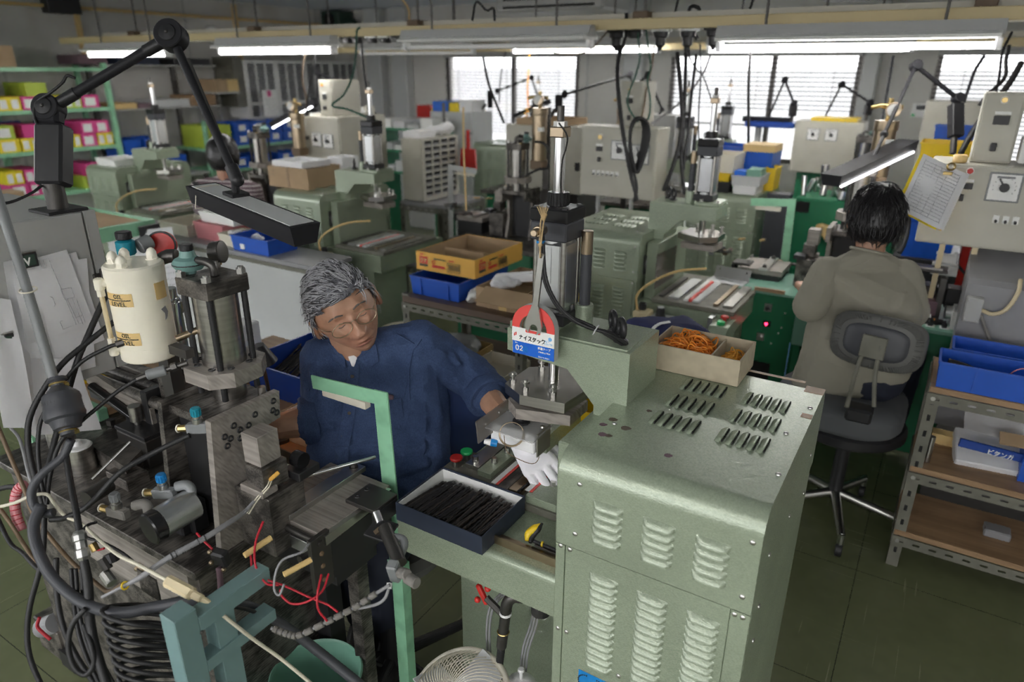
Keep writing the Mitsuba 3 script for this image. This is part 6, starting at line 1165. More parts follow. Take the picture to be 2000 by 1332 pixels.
def small_lamp(name,label,base,j1,j2,j3,h0,h1,size=.03,lit=False,group=None):
    k=thing(name,label,'lamp',group);base,j1,j2,j3,h0,h1=map(V,(base,j1,j2,j3,h0,h1))
    part(k,'post',cyl(base,base+(j1-base)*.35,.013,n=12),'dark_steel',40)
    part(k,'housing',moved(cbox((0,0,0),(.05,.045,np.linalg.norm(j1-base)*.6),.004),mat4(base+(j1-base)*.6,(1,.6,0),-np.cross((1,.6,0),j1-base))),'black_plastic')
    for j,n_ in((j1,'lower_joint'),(j2,'elbow_joint')):part(k,n_,cyl(j-camf*.02,j+camf*.02,.021,n=18,c=.002),'lamp_black',40)
    part(k,'lower_arm',cyl(j1,j2,.009,n=10),'lamp_black',40);part(k,'upper_arm',cyl(j2,j3,.008,n=10),'lamp_black',40);part(k,'swivel',ball(j3,.016,2),'black_plastic',True)
    ld=unit(h1-h0);sd=unit(np.cross(ld,(0,0,1)));L=np.linalg.norm(h1-h0);up=np.cross(sd,ld)
    lo_=V(0,0,-size*.55)+sd*(-.8*size*np.sign(sd@camf));part(k,'stalk',cyl(j3,(h0+h1)/2+(0,0,.0),.008,n=8),'black_plastic')
    part(k,'head',prism([(-size,-size*.5),(size,-size*.5),(size*.8,size*.5),(-size*.8,size*.5)],L,mat4(h0,sd,np.cross(ld,sd))),'lamp_black')
    t=part(k,'tube',cyl(h0+ld*.02+lo_,h1-ld*.02+lo_,size*.11,n=10),'white_plastic',40)
    if lit:scene[t]['emitter']={'type':'area','radiance':{'type':'rgb','value':[SKY_TUBE*1.2]*3}}
    return k
# ---------------------------------------------------------------- second-row hydraulic presses
CORE=('side_plate','top_plate','web_plate','lower_sleeve','flange','cylinder_barrel','head_block','tie_rod','stop_pin','regulator','elbow_pipe','pressure_gauge','jaw_block','ram_shoe','anvil','clamp_bar','feed_block')
def hp_copy(x,y,label,turn=180,base=True):
    k=thing('hydraulic_press',label,'hydraulic press','hydraulic presses of the second row');tw=shift(x,y,0 if base else.031)@rot('z',turn)@shift(1.268,-.858,0)
    for key in[q for q in scene if q.startswith(HP+'__') and any(q[len(HP)+2:].split('__')[0].rstrip('0123456789').rstrip('_')==c for c in CORE)]:
        d=dict(scene[key]);d['to_world']=T4(tw);scene[k+key[len(HP):]]=d;used.add(k+key[len(HP):])
    if not base:return k
    part(k,'table',box((x-.38,y-.22,.69),(x+.25,y+.32,.72),.002),'oily_steel');b=part(k,'base',box((x-.34,y-.18,.04),(x+.2,y+.28,.69),.004),'machine_green')
    part(b,'kick_plate',box((x-.33,y-.17,0),(x+.19,y+.27,.04)),'black_iron')
    return k
HPB=hp_copy(-2.17,3.58,'dark hydraulic press behind the open cardboard tray, bronze tank at its right');HPC=hp_copy(-.30,3.30,'dark hydraulic press beside the head of the person in grey',base=False);HPL=hp_copy(-3.97,3.2,'dark hydraulic press behind the person in the striped top')
def bronze_tank(x,y,z0,z1,label):
    k=thing('oil_tank',label,'oil tank','bronze oil tanks');R=.043
    part(k,'body',cyl((x,y,z0),(x,y,z1),R,n=28),'bronze_steel',40);part(k,'top_ring',lathe([(R+.003,z1-.04),(R+.005,z1-.035),(R+.005,z1),(R-.01,z1+.002)],(x,y,0),(0,0,1),28),'bronze_steel',30);part(k,'foot_block',box((x-.04,y-.04,z0-.05),(x+.04,y+.04,z0),.004),'wire_brown')
    part(k,'label',moved(fine_box(0,.04,-.012,.012,.001),np.eye(4)) if 0 else wrap_text(fine_box(0,.04,-.012,.012,.0006),(x,y,(z0+z1)/2+.03),math.radians(-75),R+.0006),'label_white')
    g=V(x+.02,y-.05,z1+.045);part(k,'gauge',lathe([(.028,-.012),(.03,-.01),(.03,.01),(.027,.012)],g,(.1,-1,.1),20),'bronze_steel',40);part(k,'gauge_face',cyl(g+V(.001,-.0125,0),g+V(.0015,-.0142,0),.025,n=20),'label_white')
    part(k,'pipe',tube([(x-.0,y,z1),(x-.0,y,z1+.05),(x-.03,y-.01,z1+.06),(x-.07,y-.01,z1+.05)],.009,10),'brass',True);part(k,'tee',cat(cyl((x,y,z1+.03),(x,y,z1+.09),.011,n=10),cyl((x-.03,y,z1+.055),(x+.05,y,z1+.055),.009,n=10)),'brass')
    part(k,'bracket',cat(box((x-.02,y+.03,z0+.05),(x+.02,y+.09,z0+.07)),box((x-.02,y+.08,.72),(x+.02,y+.1,z1))),'dark_steel')
    return k
bronze_tank(-2.05,3.62,1.20,1.49,'bronze oil tank with a gauge on top, right of the second-row hydraulic press');bronze_tank(-.26,3.44,1.27,1.50,'bronze oil tank with brass fittings above the person in grey');bronze_tank(-3.72,3.32,1.2,1.42,'slim bronze oil tank left of the cream control box');bronze_tank(-1.95,4.6,1.25,1.45,'bronze oil tank far behind, left of the hanging cable loop')
MB2=dup(MB,shift(-.66,3.42,.0)@rot('z',180)@shift(1.065,-.92,.03),'mould box behind the mint frame, left of the person in grey');MB3=dup(MB,shift(-2.52,3.68,0)@rot('z',180)@shift(1.065,-.92,.03),'pale mould box behind the open cardboard tray')
MF2=dup(MF,shift(-.705,3.6,.0)@np.diag([.88,1,1.09,1])@shift(1.09,-1.045,0),'mint green sheet metal frame between the middle press and the person in grey')
MF3=dup(MF,shift(-2.82,3.92,.0)@np.diag([-1,1,1.06,1])@shift(1.09,-1.045,0),'pale grey sheet metal frame in front of the drawer unit')
for q in[k for k in scene if k.startswith(MF3+'__') and 'batten' not in k]:scene[q]['bsdf']={'type':'ref','id':'mat_pale_grey'}
GCB=thing('green_cabinet','bright green control cabinet with a red digital readout beside the grey shirt','control cabinet')
part(GCB,'body',box((-.68,3.16,.02),(-.445,3.46,.757),.003),'machine_green');part(GCB,'top',box((-.72,3.13,.757),(-.44,3.5,.77),.002),'bucket_green');part(GCB,'recess',box((-.665,3.15,.04),(-.53,3.162,.42)),'slot_dark')
rd_=part(GCB,'readout',box((-.585,3.148,.60),(-.553,3.16,.626),.001),'black_plastic')
scene['mat_led_red']={'type':'diffuse','reflectance':{'type':'rgb','value':[.1,0,0]}}
dg=part(rd_,'digits',strokes([[(.0,.6),(.15,.9),(.4,.5),(.65,.9),(.8,.6),(.4,.0),(.0,.6)]],.22,.014,(-.577,3.147,.606),ex,ez),'led_red');scene[dg]['emitter']={'type':'area','radiance':{'type':'rgb','value':[.5,.01,.03]}}
for x,z,m_ in((-.575,.69,'black_plastic'),(-.59,.545,'satin_steel')):k=part(GCB,'switch_plate',box((x-.016,3.152,z-.018),(x+.016,3.16,z+.018)),'satin_steel');part(k,'knob',cyl((x,3.152,z),(x,3.135,z),.009,n=14,c=.001),m_,40)
for x,z in((-.50,.675),(-.505,.605),(-.515,.575),(-.54,.52)):part(GCB,'screw',scr,tw=mat4((x,3.16,z),(1,0,0),(0,0,1)))
part(GCB,'wood_strip',box((-.64,3.125,.77),(-.51,3.14,.785)),'wood_board')
WB=thing('workbench','bright green steel bench with three selector knobs in front of the person in grey','workbench')
part(WB,'top',box((-.43,3.03,.735),(.30,3.42,.752),.003),'bucket_green');part(WB,'apron',box((-.43,3.035,.655),(.30,3.05,.735)),'machine_green');part(WB,'side_panel',box((-.43,3.05,.03),(-.40,3.4,.735)),'machine_green');part(WB,'back_panel',box((-.4,3.38,.03),(.3,3.4,.735)),'machine_green');part(WB,'leg',box((.26,3.05,0),(.29,3.08,.735)),'machine_green')
part(WB,'pedestal',box((-.43,2.98,.60),(-.36,3.03,.752),.003),'bucket_green');part(WB,'edge_trim',box((-.437,2.99,.02),(-.431,3.0,.60)),'sky_blue')
for i,x in enumerate((.012,.06,.108)):
    k=part(WB,'selector_plate',box((x-.016,3.06,.752),(x+.016,3.095,.754)),'label_white');part(k,'knob',cat(cyl((x,3.078,.754),(x,3.078,.77),.010,n=14),moved(cbox((0,0,.022),(.024,.007,.012),.002),shift(x,3.078,.752)@rot('z',30+30*i))),'black_plastic',30)
part(WB,'hydraulic_rail',box((-.22,3.22,.84),(.06,3.30,.875),.004),'oily_steel');part(WB,'hydraulic_rail',box((-.15,3.18,.94),(.08,3.26,.955),.003),'dark_steel');part(WB,'steel_block',box((-.12,3.15,.752),(.07,3.28,.83),.004),'stripe_plum');part(WB,'guide_post',box((.06,3.16,.752),(.085,3.2,.93),.002),'dark_steel');part(WB,'air_cylinder',cyl((.10,3.14,.80),(.17,3.15,.80),.026,n=20),'aluminium',40);part(WB,'valve_block',box((.09,3.2,.80),(.16,3.28,.88),.004),'black_iron');part(WB,'blue_cap',cyl((.155,3.19,.88),(.155,3.19,.90),.010,n=12),'cap_blue');part(WB,'bright_strip',box((-.16,3.15,.83),(-.05,3.16,.838)),'satin_steel');part(WB,'bright_strip',box((-.10,3.17,.955),(.06,3.178,.962)),'satin_steel')
bin_('white_box','white card box of dark shavings on the green bench',(.125,3.07,.752),(.26,3.19,.825),'white_paint','box',taper=0,rim=False)
solo('dark_shavings','dark shavings filling the white card box','shavings',ruffle(ball((.192,3.13,.80),1,3,(.058,.052,.018)),.012,60,1),'black_iron',kind='stuff')
solo('dark_scraps','dark scraps heaped on the bench in front of the forearm','scraps',ruffle(ball((.04,3.125,.755),1,3,(.075,.035,.018)),.010,60,2),'slot_dark',kind='stuff')
for(a,b,lab) in(((.01,3.11,.775),(.03,3.13,.772),'white plastic clip among dark scraps, left one'),((.05,3.13,.78),(.055,3.11,.775),'white plastic clip among dark scraps, right one')):solo('plastic_clip',lab,'clip',tube([a,(V(a)+V(b))/2+V(0,0,.006),b],.004,8),'white_plastic',True)
solo('orange_plug','small orange piece on the dark scraps','plug',tube([(.062,3.098,.772),(.072,3.1,.774)],.0045,8),'orange_band',True)
SW_=thing('switch_pod','white switch pod with cables under the cream control panel','switch box');part(SW_,'body',box((.02,3.30,.905),(.115,3.36,.95),.003),'white_paint');part(SW_,'upper',box((.03,3.31,.955),(.105,3.35,.99),.003),'white_paint');part(SW_,'stem',box((.055,3.32,.752),(.075,3.34,.905)),'dark_steel')
for x in(.035,.095):part(SW_,'button',ball((x,3.31,.996),.010,2),'white_plastic',True)
part(SW_,'lead',tube([(.11,3.33,.95),(.16,3.3,.90),(.2,3.27,.8),(.24,3.26,.755)],.006,8),'black_rubber',True)
PN3=panel_box('control_cabinet','big cream control panel with one dial and three switches at the right edge',(-.058,3.10,1.075),(.62,3.38,1.375));dial(PN3,.185,3.096,1.305,.052)
for x in(.185,.215,.245):switch(PN3,x,3.096,1.19,.010)
meter(PN3,.075,3.096,1.30,.014,.011);lamp_dot(PN3,.07,3.096,1.355,.010,'red_plastic');part(PN3,'toggle',box((.055,3.08,1.245),(.068,3.096,1.27),.002),'black_plastic')
for x in(.03,.14,.5):part(PN3,'stand_leg',box((x,3.2,.752),(x+.02,3.23,1.075)),'yellowed_plastic' if x<.2 else 'beam_grey')
PS3=panel_box('timer_cabinet','small cream control box leaning on the large panel at the far right',(.06,3.2,1.376),(.19,3.34,1.625));meter(PS3,.13,3.196,1.53,.025,.016);lamp_dot(PS3,.125,3.196,1.60,.010,'brass');part(PS3,'toggle',box((.115,3.18,1.42),(.135,3.196,1.45),.003),'black_plastic')
solo('chime_unit','small peach plastic unit on the control panel left of the timer box','device',cyl((.03,3.16,1.376),(.03,3.16,1.405),.024,n=20,c=.004),'label_tan',40)
solo('white_carton','white carton on a brown block on the control panel, right edge','carton',box((.21,3.16,1.385),(.4,3.3,1.47),.002),'white_paint')
NB=thing('clipboard_notes','sheaf of handwritten record sheets clipped to the cream control panel','papers')
for i,(dx,m_,sd) in enumerate(((0,'paper',1),(-.012,'yellow_card',2),(.012,'paper',3),(.006,'label_tan',4))):
    a=V((-.089,3.033,1.412))+V(dx,-.01+.012*i,-.004*i);bx_=V((.057,3.033,1.353))-V((-.089,3.033,1.412));by_=V((-.128,2.926,1.233))-V((-.089,3.033,1.412))
    part(NB,'sheet',sheet(a,bx_,by_,np.linalg.norm(bx_),np.linalg.norm(by_)*1.05,amp=.01,seed=sd),m_,40)
a=V((-.089,3.033,1.412))+V(0,-.0145,0);part(NB,'written_lines',cat([tube([a+bx_*u+by_*t for u in(.1,.4,.7,.92)],.0007,4,smooth=False) for t in np.linspace(.08,.95,16)]+[tube([a+bx_*u+by_*t for t in(.06,.5,.97)],.0006,4,smooth=False) for u in(.1,.35,.5,.65,.92)]),'ink_grey',kind='stuff')
part(NB,'clip',cat(torus(V((.007,2.988,1.378)),(0,1,0),.012,.004,16,6),cbox(V((.001,2.985,1.354)),(.03,.01,.012),.003)),'brass')
GM=thing('grey_motor_box','grey steel machine housing with a conduit box at the right edge','machine housing')
part(GM,'body',prism([(2.90,.42),(2.90,.985),(2.93,1.0),(3.3,1.04),(3.3,.42)],.55,YZ(.14)),'wire_grey');part(GM,'stand',box((.16,2.95,0),(.6,3.0,.42)),'dark_steel')
cb_=part(GM,'conduit_box',box((.148,2.86,.855),(.20,2.90,.945),.003),'grey_paint')
for x,z in((.155,.865),(.193,.862),(.155,.937)):part(cb_,'screw',scr,tw=mat4((x,2.86,z),(1,0,0),(0,0,1))@np.diag([.6,.6,.6,1]))
part(GM,'flex_conduit',tube([(.2,2.88,.90),(.235,2.87,.895),(.27,2.87,.92),(.29,2.88,.98),(.292,2.93,1.015)],.007,10),'yellowed_plastic',True);part(GM,'flex_conduit',tube([(.2,2.87,.885),(.23,2.86,.83),(.27,2.84,.76),(.30,2.83,.7),(.33,2.83,.62)],.006,10),'dust_grey',True)
small_lamp('arm_lamp','second black arm lamp, lit, reaching left over the person in grey',(.003,3.574,1.368),(-.025,3.659,1.587),(-.201,3.547,1.716),(-.249,3.271,1.457),(-.37,2.9,1.309),(-.163,3.427,1.409),.042,True)
for i,(lo,hi,m_,lab) in enumerate((((-.13,4.05,.80),(.10,4.35,.98),'blue_plastic','lowest blue crate of the stack behind the person in grey'),((-.12,4.06,.985),(.09,4.34,1.14),'blue_plastic','middle blue crate of the stack behind the person in grey'),((-.13,4.07,1.145),(.10,4.34,1.28),'blue_plastic','third blue crate up, under the yellow crate'),((-.14,4.08,1.285),(.09,4.33,1.365),'yellow_plastic','yellow crate topping the stack behind the arm lamp'),((-.10,4.36,1.285),(.09,4.5,1.43),'blue_plastic','blue crate behind the yellow crate'))):bin_('crate',lab,lo,hi,m_,'crate',ribs=True)
solo('crate_stand','dark stand under the stacked crates','stand',box((-.16,4.03,0),(.14,4.52,.80),.004),'black_iron')
def press_side(o,tag_,k):
    """Dial block, acrylic guard, cables, table and fittings on the bed side of a second-row press whose cabinet corner is o."""
    x,y=o;e=x+.372
    for yy,zz in((.10,.90),(.19,.90),(.19,.79)):
        p=part(k,'side_meter',box((e,y+yy-.04,zz-.042),(e+.008,y+yy+.04,zz+.042),.002),'black_plastic');part(p,'face',cyl((e+.008,y+yy,zz),(e+.010,y+yy,zz),.033,n=20),'wire_grey');part(p,'knob',moved(cbox((0,0,0),(.012,.05,.016),.004),shift(e+.015,y+yy,zz)@rot('x',30)),'grey_rubber')
    part(k,'badge',box((e,y+.09,.965),(e+.003,y+.17,.99)),'grey_rubber')
    t=thing('work_table','oily jig table with steel rails on the bed of the %s press'%tag_,'jig table')
    part(t,'plate',box((e+.06,y+.03,.7505),(e+.42,y+.5,.768),.002),'olive_angle')
    for a,b,m_ in((.08,.10,'dark_steel'),(.12,.17,'aluminium'),(.19,.21,'label_white'),(.212,.225,'tape_red'),(.23,.26,'pale_grey'),(.32,.34,'bronze_steel'),(.36,.40,'brushed_steel')):part(t,'rail',box((e+a,y+.07,.768),(e+b,y+.4,.778),.001),m_)
    b=thing('terminal_stand','olive pillar with a plug block and cables beside the %s press'%tag_,'stand');part(b,'pillar',box((e+.005,y-.09,.3),(e+.10,y+.0,.705),.003),'green_paint');part(b,'plug_block',box((e+.02,y-.08,.705),(e+.09,y-.01,.735),.004),'yellowed_plastic');part(b,'plug',cyl((e+.05,y-.04,.735),(e+.05,y-.04,.765),.016,n=16,c=.003),'black_plastic',40);part(b,'base',box((e+.0,y-.1,0),(e+.11,y+.0,.3)),'green_paint')
    part(b,'cable',tube([(e+.03,y-.05,.735),(e+.025,y-.05,.80),(e+.08,y-.02,.86),(e+.16,y+.05,.90),(e+.26,y+.12,.91)],.0055,8),'label_tan',True)
    return e,y
e,y=press_side((-1.425,2.74),'middle',M2)
solo('guard_sheet','smoked clear guard sheet standing beside the cabinet of the middle press','guard',prism([(2.80,.80),(2.80,.955),(3.05,.945),(3.05,.80)],.003,YZ(-.995)),'smoked_acrylic')
solo('bent_plate','bent aluminium plate with two holes at the far end of the middle press bed','plate',prism(unary_union([sbox(0,0,.17,.055)]).difference(Point(.02,.04).buffer(.005)).difference(Point(.15,.04).buffer(.005)),.003,mat4((-.86,3.25,.772),(1,-.1,0),(0,.45,.9))),'aluminium')
part('bent_plate','lower_leaf',moved(cbox((0,0,0),(.17,.1,.003)),mat4((-.78,3.20,.772),(1,-.1,0),(.1,1,0))),'aluminium')
KB=thing('knob_box','aluminium box with a black knob hanging on the front of the middle press bed','control box');part(KB,'body',box((-.955,2.64,.655),(-.865,2.72,.725),.003),'aluminium');part(KB,'knob',cyl((-.915,2.68,.725),(-.915,2.68,.765),.02,.017,n=20),'black_plastic',40);part(KB,'knob_cap',cyl((-.915,2.68,.765),(-.915,2.68,.768),.013,n=16),'pale_grey');part(KB,'lower_case',box((-.945,2.65,.62),(-.875,2.72,.655)),'grey_paint');part(KB,'arm',box((-.92,2.72,.66),(-.9,2.76,.70)),'dark_steel')
for dx in(0,.03):part(KB,'lead',tube([(-.91+dx,2.66,.63),(-.915+dx,2.66,.58),(-.90+dx,2.68,.5)],.005,8),'label_tan',True)
BBX=thing('button_box','pale green box with red and green buttons at the end of the middle press bed','control box');part(BBX,'body',prism([(2.62,.60),(2.62,.70),(2.66,.735),(2.78,.735),(2.78,.60)],.075,YZ(-.70)),'green_paint');part(BBX,'red_button',lathe([(.008,0),(.008,.012),(.017,.014),(.017,.02),(.013,.023)],(-.662,2.74,.735),(0,0,1),18),'red_plastic',30);part(BBX,'green_button',cyl((-.662,2.69,.735),(-.662,2.69,.75),.016,n=18,c=.002),'green_button',40);part(BBX,'lead',tube([(-.665,2.62,.645),(-.70,2.60,.62),(-.74,2.62,.6)],.006,8),'wire_brown',True);part(BBX,'bracket',box((-.72,2.7,.6),(-.70,2.76,.75)),'aluminium')
cable('signal_cable','tan cable curving under the bed of the middle press',[(-1.0,2.72,.72),(-1.04,2.7,.69),(-1.05,2.69,.63),(-1.01,2.69,.57)],.0055,'label_tan')
press_side((-3.30,2.71),'second-row left',M3);press_side((-5.28,2.71),'farthest',M4)
GB=thing('grey_bench','long grey-topped desk with a pale side panel behind the oil tank','desk')
part(GB,'top',box((-4.6,2.36,.735),(-2.62,2.62,.76),.004),'wire_grey');part(GB,'front_panel',box((-4.6,2.40,.02),(-2.66,2.42,.735)),'pale_grey');part(GB,'end_panel',box((-2.68,2.42,.02),(-2.66,2.60,.735)),'beam_grey');part(GB,'front_lip',box((-4.6,2.355,.715),(-2.62,2.36,.735)),'olive_angle')
bin_('tray','cream plastic tray leftmost on the grey bench',(-4.02,2.42,.7605),(-3.74,2.66,.83),'off_white','tray');bin_('basket','dusty pink plastic basket on the grey bench',(-3.70,2.44,.7605),(-3.44,2.66,.86),'pink_hose','basket');bin_('tray','white box between the pink basket and the blue bin',(-3.43,2.40,.7605),(-3.29,2.56,.83),'off_white','box');bin_('bin','blue plastic bin nearest on the grey bench under the lamp head',(-3.28,2.37,.7605),(-2.98,2.58,.845),'blue_plastic','bin',card=(-3.19,0,.79));bin_('tray','white tray under the black lamp head on the grey bench',(-3.66,2.46,.8605),(-3.36,2.60,.92),'white_paint','tray')
for i in range(5):solo('paper_scrap','crumpled white paper in the boxes on the grey bench','paper',ruffle(ball((-3.38+.02*i if i<3 else-3.2+.05*(i-3),2.46+.02*(i%2),.825),.022,2,(1.2,1,.7)),.014,60,i),'paper',group='crumpled paper on the grey bench')
bin_('cardboard_box','brown cardboard box on the cabinet of the second-row left press',(-3.43,2.80,1.0415),(-3.10,3.06,1.16),'cardboard','box',taper=0,rim=False);part('cardboard_box','tape_strip',box((-3.27,2.798,1.045),(-3.255,2.80,1.16)),'tan_tape');part('cardboard_box','handwriting',strokes([[(0,1),(.8,1)],[(.4,1),(.3,0)],[(1.4,.9),(2.2,.9),(1.5,.1)],[(1.8,.6),(2.4,0)],[(0,-1),(1.5,-.8)],[(2,-1),(2.3,-.5)]],.12,.014,(-3.41,2.7995,1.125),ex,ez),'ink')
solo('foam_tray','white foam tray lid lying on the cardboard box','tray',tray((-3.41,2.82,1.155),(-3.16,3.04,1.19),.012),'white_foam');solo('foam_tray','white foam piece behind the foam lid','tray',tray((-3.2,3.06,1.12),(-3.08,3.2,1.2),.012),'white_foam');bin_('tray','white tray on the cabinet of the farthest press',(-5.22,2.76,1.0415),(-4.98,2.98,1.09),'white_paint','tray')
PNA=panel_box('control_cabinet','cream control panel with two dials behind the cardboard box',(-3.88,3.40,.95),(-3.42,3.85,1.40));dial(PNA,-3.63,3.396,1.25,.045);dial(PNA,-3.525,3.396,1.245,.045);meter(PNA,-3.78,3.396,1.24,.018,.014);lamp_dot(PNA,-3.78,3.396,1.33,.012,'brass')
for i in range(5):switch(PNA,-3.80+i*.03,3.396,1.09,.008)
part(PNA,'toggle',box((-3.79,3.38,1.165),(-3.77,3.396,1.19),.003),'black_plastic');part(PNA,'stand',cat(box((-3.86,3.45,0),(-3.82,3.5,.95)),box((-3.48,3.45,0),(-3.44,3.5,.95))),'beam_grey')
PSA=panel_box('timer_cabinet','small cream box with a display standing on the left control panel',(-3.62,3.44,1.4005),(-3.50,3.7,1.625));meter(PSA,-3.565,3.436,1.52,.016,.016);lamp_dot(PSA,-3.575,3.436,1.595,.010,'orange_band');part(PSA,'toggle',box((-3.575,3.42,1.44),(-3.555,3.436,1.465),.003),'black_plastic')
PNB=panel_box('control_cabinet','cream control panel with two square dials behind the looped black cables',(-1.72,3.50,1.05),(-1.29,3.68,1.415));dial(PNB,-1.49,3.496,1.30,.05);dial(PNB,-1.375,3.496,1.285,.05);meter(PNB,-1.61,3.496,1.30,.018,.012);lamp_dot(PNB,-1.605,3.496,1.362,.012,'brass');part(PNB,'toggle',box((-1.615,3.48,1.235),(-1.6,3.496,1.258),.003),'black_plastic')
for i in range(6):switch(PNB,-1.635+i*.027,3.496,1.175,.009)
for x in(-1.65,-1.45):part(PNB,'stand_leg',cyl((x,3.6,0),(x,3.6,1.05),.012,n=10),'beam_grey')
PSB=panel_box('timer_cabinet','tall cream box with a display behind the dark green cables',(-1.53,3.55,1.4155),(-1.40,3.72,1.64));meter(PSB,-1.475,3.546,1.545,.018,.013);lamp_dot(PSB,-1.475,3.546,1.60,.008,'brass');part(PSB,'toggle',box((-1.48,3.53,1.45),(-1.465,3.546,1.475),.003),'black_plastic')
PNC=panel_box('control_cabinet','cream cabinet behind the bronze tank, edge-on handle at its right',(-2.52,4.0,.95),(-1.95,4.4,1.36));part(PNC,'handle',box((-2.0,3.985,1.1),(-1.97,3.996,1.15),.003),'black_iron');part(PNC,'stand',box((-2.45,4.05,0),(-2.0,4.35,.95)),'dark_steel')
solo('wood_crate','flat wooden tray on top of the cream cabinet','tray',tray((-2.45,4.02,1.361),(-2.1,4.35,1.40),.008),'cardboard')
PND=panel_box('notice_board','pale notice cabinet with papers behind the chrome rod',(-1.93,4.5,.95),(-1.55,4.7,1.42),'beam_grey')
for i in range(4):part(PND,'note',box((-1.9+.08*i,4.49,1.12+.06*(i%2)),(-1.84+.08*i,4.496,1.25+.04*(i%3))),'paper')
DU=thing('drawer_unit','cream small-parts drawer cabinet with nine rows of dark label slots','drawer cabinet')
X0,X1,Y0,Y1,Z0,Z1=-3.36,-3.17,3.93,4.36,.80,1.235
part(DU,'carcass',box((X0,Y0,Z0),(X1-.012,Y1,Z1),.003),'cream_paint');part(DU,'face_frame',prism(sbox(Y0,Z0,Y1,Z1).difference(unary_union([sbox(Y0+.03+c*.096,Z0+.03+r*.0445,Y0+.03+c*.096+.08,Z0+.03+r*.0445+.034) for c in range(4) for r in range(9)])),.012,YZ(X1-.012)),'cream_paint')
fd=ply_(box((0,0,0),(.004,.08,.034)),'slot_dark');fl_=ply_(box((0,.006,0),(.006,.074,.012)),'wire_grey')
for c in range(4):
    for r in range(9):
        t_=shift(X1-.010,Y0+.03+c*.096,Z0+.03+r*.0445);q=part(DU,'drawer',fd,tw=t_);part(q,'lip',fl_,tw=t_)
solo('foam_tray','white foam box on the drawer unit','box',box((X0+.01,Y0+.01,Z1+.0005),(X1-.03,Y0+.2,Z1+.05),.004),'white_foam');solo('paper_bundle','bundle of white wrapped parts on the drawer unit','bundle',ruffle(fuse([hulln((V(-3.30,4.2,Z1+.035),.034),(V(-3.22,4.32,Z1+.05),.04))],.012,3),.02,30,4),'white_foam',True)
DS=thing('drawer_stand','slotted angle stand carrying the drawer unit','stand');angle_rack(DS,X0-.02,X1+.22,Y0-.02,Y1+.02,(.77,.3),.79,'wire_grey','olive_angle',.022)
solo('white_board','stack of white boards under the drawer stand','boards',box((-3.3,3.98,.3225),(-2.99,4.3,.40),.003),'pale_grey')
RF=thing('lamp_reflector','long white lamp reflector lying across the racks behind the second-row press','reflector');m0,m1=V(-4.12,4.45,1.36),V(-3.38,4.5,1.45);rd0=unit(m1-m0)
part(RF,'shell',prism([(-.06,0),(-.03,.05),(.03,.05),(.06,0),(.055,0),(.027,.046),(-.027,.046),(-.055,0)],np.linalg.norm(m1-m0),mat4(m0,np.cross(rd0,(0,0,1)),np.cross(np.cross((0,0,1),rd0),rd0)*-1)),'white_paint');part(RF,'end_cap',moved(cbox((0,0,.02),(.03,.1,.06)),mat4(m0,rd0,(0,1,0))),'off_white')
part(RF,'rack_support',cat(cyl((-4.1,4.5,0),(-4.1,4.5,1.36),.012,n=8),cyl((-3.4,4.5,0),(-3.4,4.5,1.45),.012,n=8)),'dark_steel')
DP=thing('dustpan','red plastic dustpan hanging behind the drawer unit','dustpan');part(DP,'pan',prism([(-.07,0),(.07,.0),(.06,.15),(-.06,.15)],.02,mat4((-3.1,4.40,.985),(1,.1,0),(0,0,1))),'red_plastic');part(DP,'handle',box((-3.115,4.385,1.13),(-3.085,4.40,1.27),.005),'red_plastic');part(DP,'hook',box((-3.105,4.4,1.24),(-3.095,4.44,1.25)),'dark_steel')
coil=[V(-2.88+.30*(t:=i/300)+.016*math.cos(i*.52),4.9-.9*t+.016*math.sin(i*.52),1.42-.72*t) for i in range(301)]
solo('coiled_hose','orange coiled air hose hanging down left of the second-row hydraulic press','hose',tube(coil,.0045,6,smooth=False),'amber_band',True)
cable('coiled_hose','straight orange air line running from the trunking down to the coiled hose',[(-2.93,5.0,1.83),(-2.92,4.97,1.7),(-2.90,4.92,1.55),(-2.88,4.9,1.42)],.006,'orange_band','hose')
RK=thing('angle_rack','slotted-angle rack with dark wooden shelves behind the man in denim','rack');angle_rack(RK,-2.06,-1.40,2.36,2.86,(.68,.33),.72,'dark_wood','olive_angle',.03)
def carton_print(key,x,y,z,ux):
    U=V(ux);up=V(0,0,1);o=V(x,y,z)
    for a,b,w_,h_,m_ in((.015,.03,.05,.035,'ink_red'),(.015,.018,.05,.010,'ink'),(.09,.018,.075,.014,'ink_red'),(.10,.058,.07,.006,'ink'),(.19,.06,.03,.006,'ink_red'),(.02,.07,.02,.008,'ink_red')):
        part(key,'print',moved(cbox((w_/2,h_/2,0),(w_,h_,.0012)),mat4(o+U*a+up*b,U,up)),m_)
    part(key,'print_ring',torus(o+U*.10+up*.045,np.cross(U,up),.008,.0025,18,5),'ink_red');part(key,'barcode',cat([moved(cbox((.19+.008*i,.032,0),(.004,.03,.0012)),mat4(o,U,up)) for i in range(8)]),'ink');part(key,'bar_frame',strokes([[(0,0),(1.7,0),(1.7,1),(0,1),(0,0)]],.06,.042,o+U*.18+up*.01,U,up),'ink')
    part(key,'lettering',moved(kana(['ku','na','su'],.022,.16,1.0,(0,0,0),(1,0,0),(0,1,0),.0008),mat4(o+U*.02+up*.036-np.cross(up,U)*0+np.cross(U,up)*.0012,U,up)),'label_tan')
OC_=thing('cardboard_tray','open orange printed cardboard tray on the blue bin','box');cx0,cy0,cz0=-2.08,2.50,.802
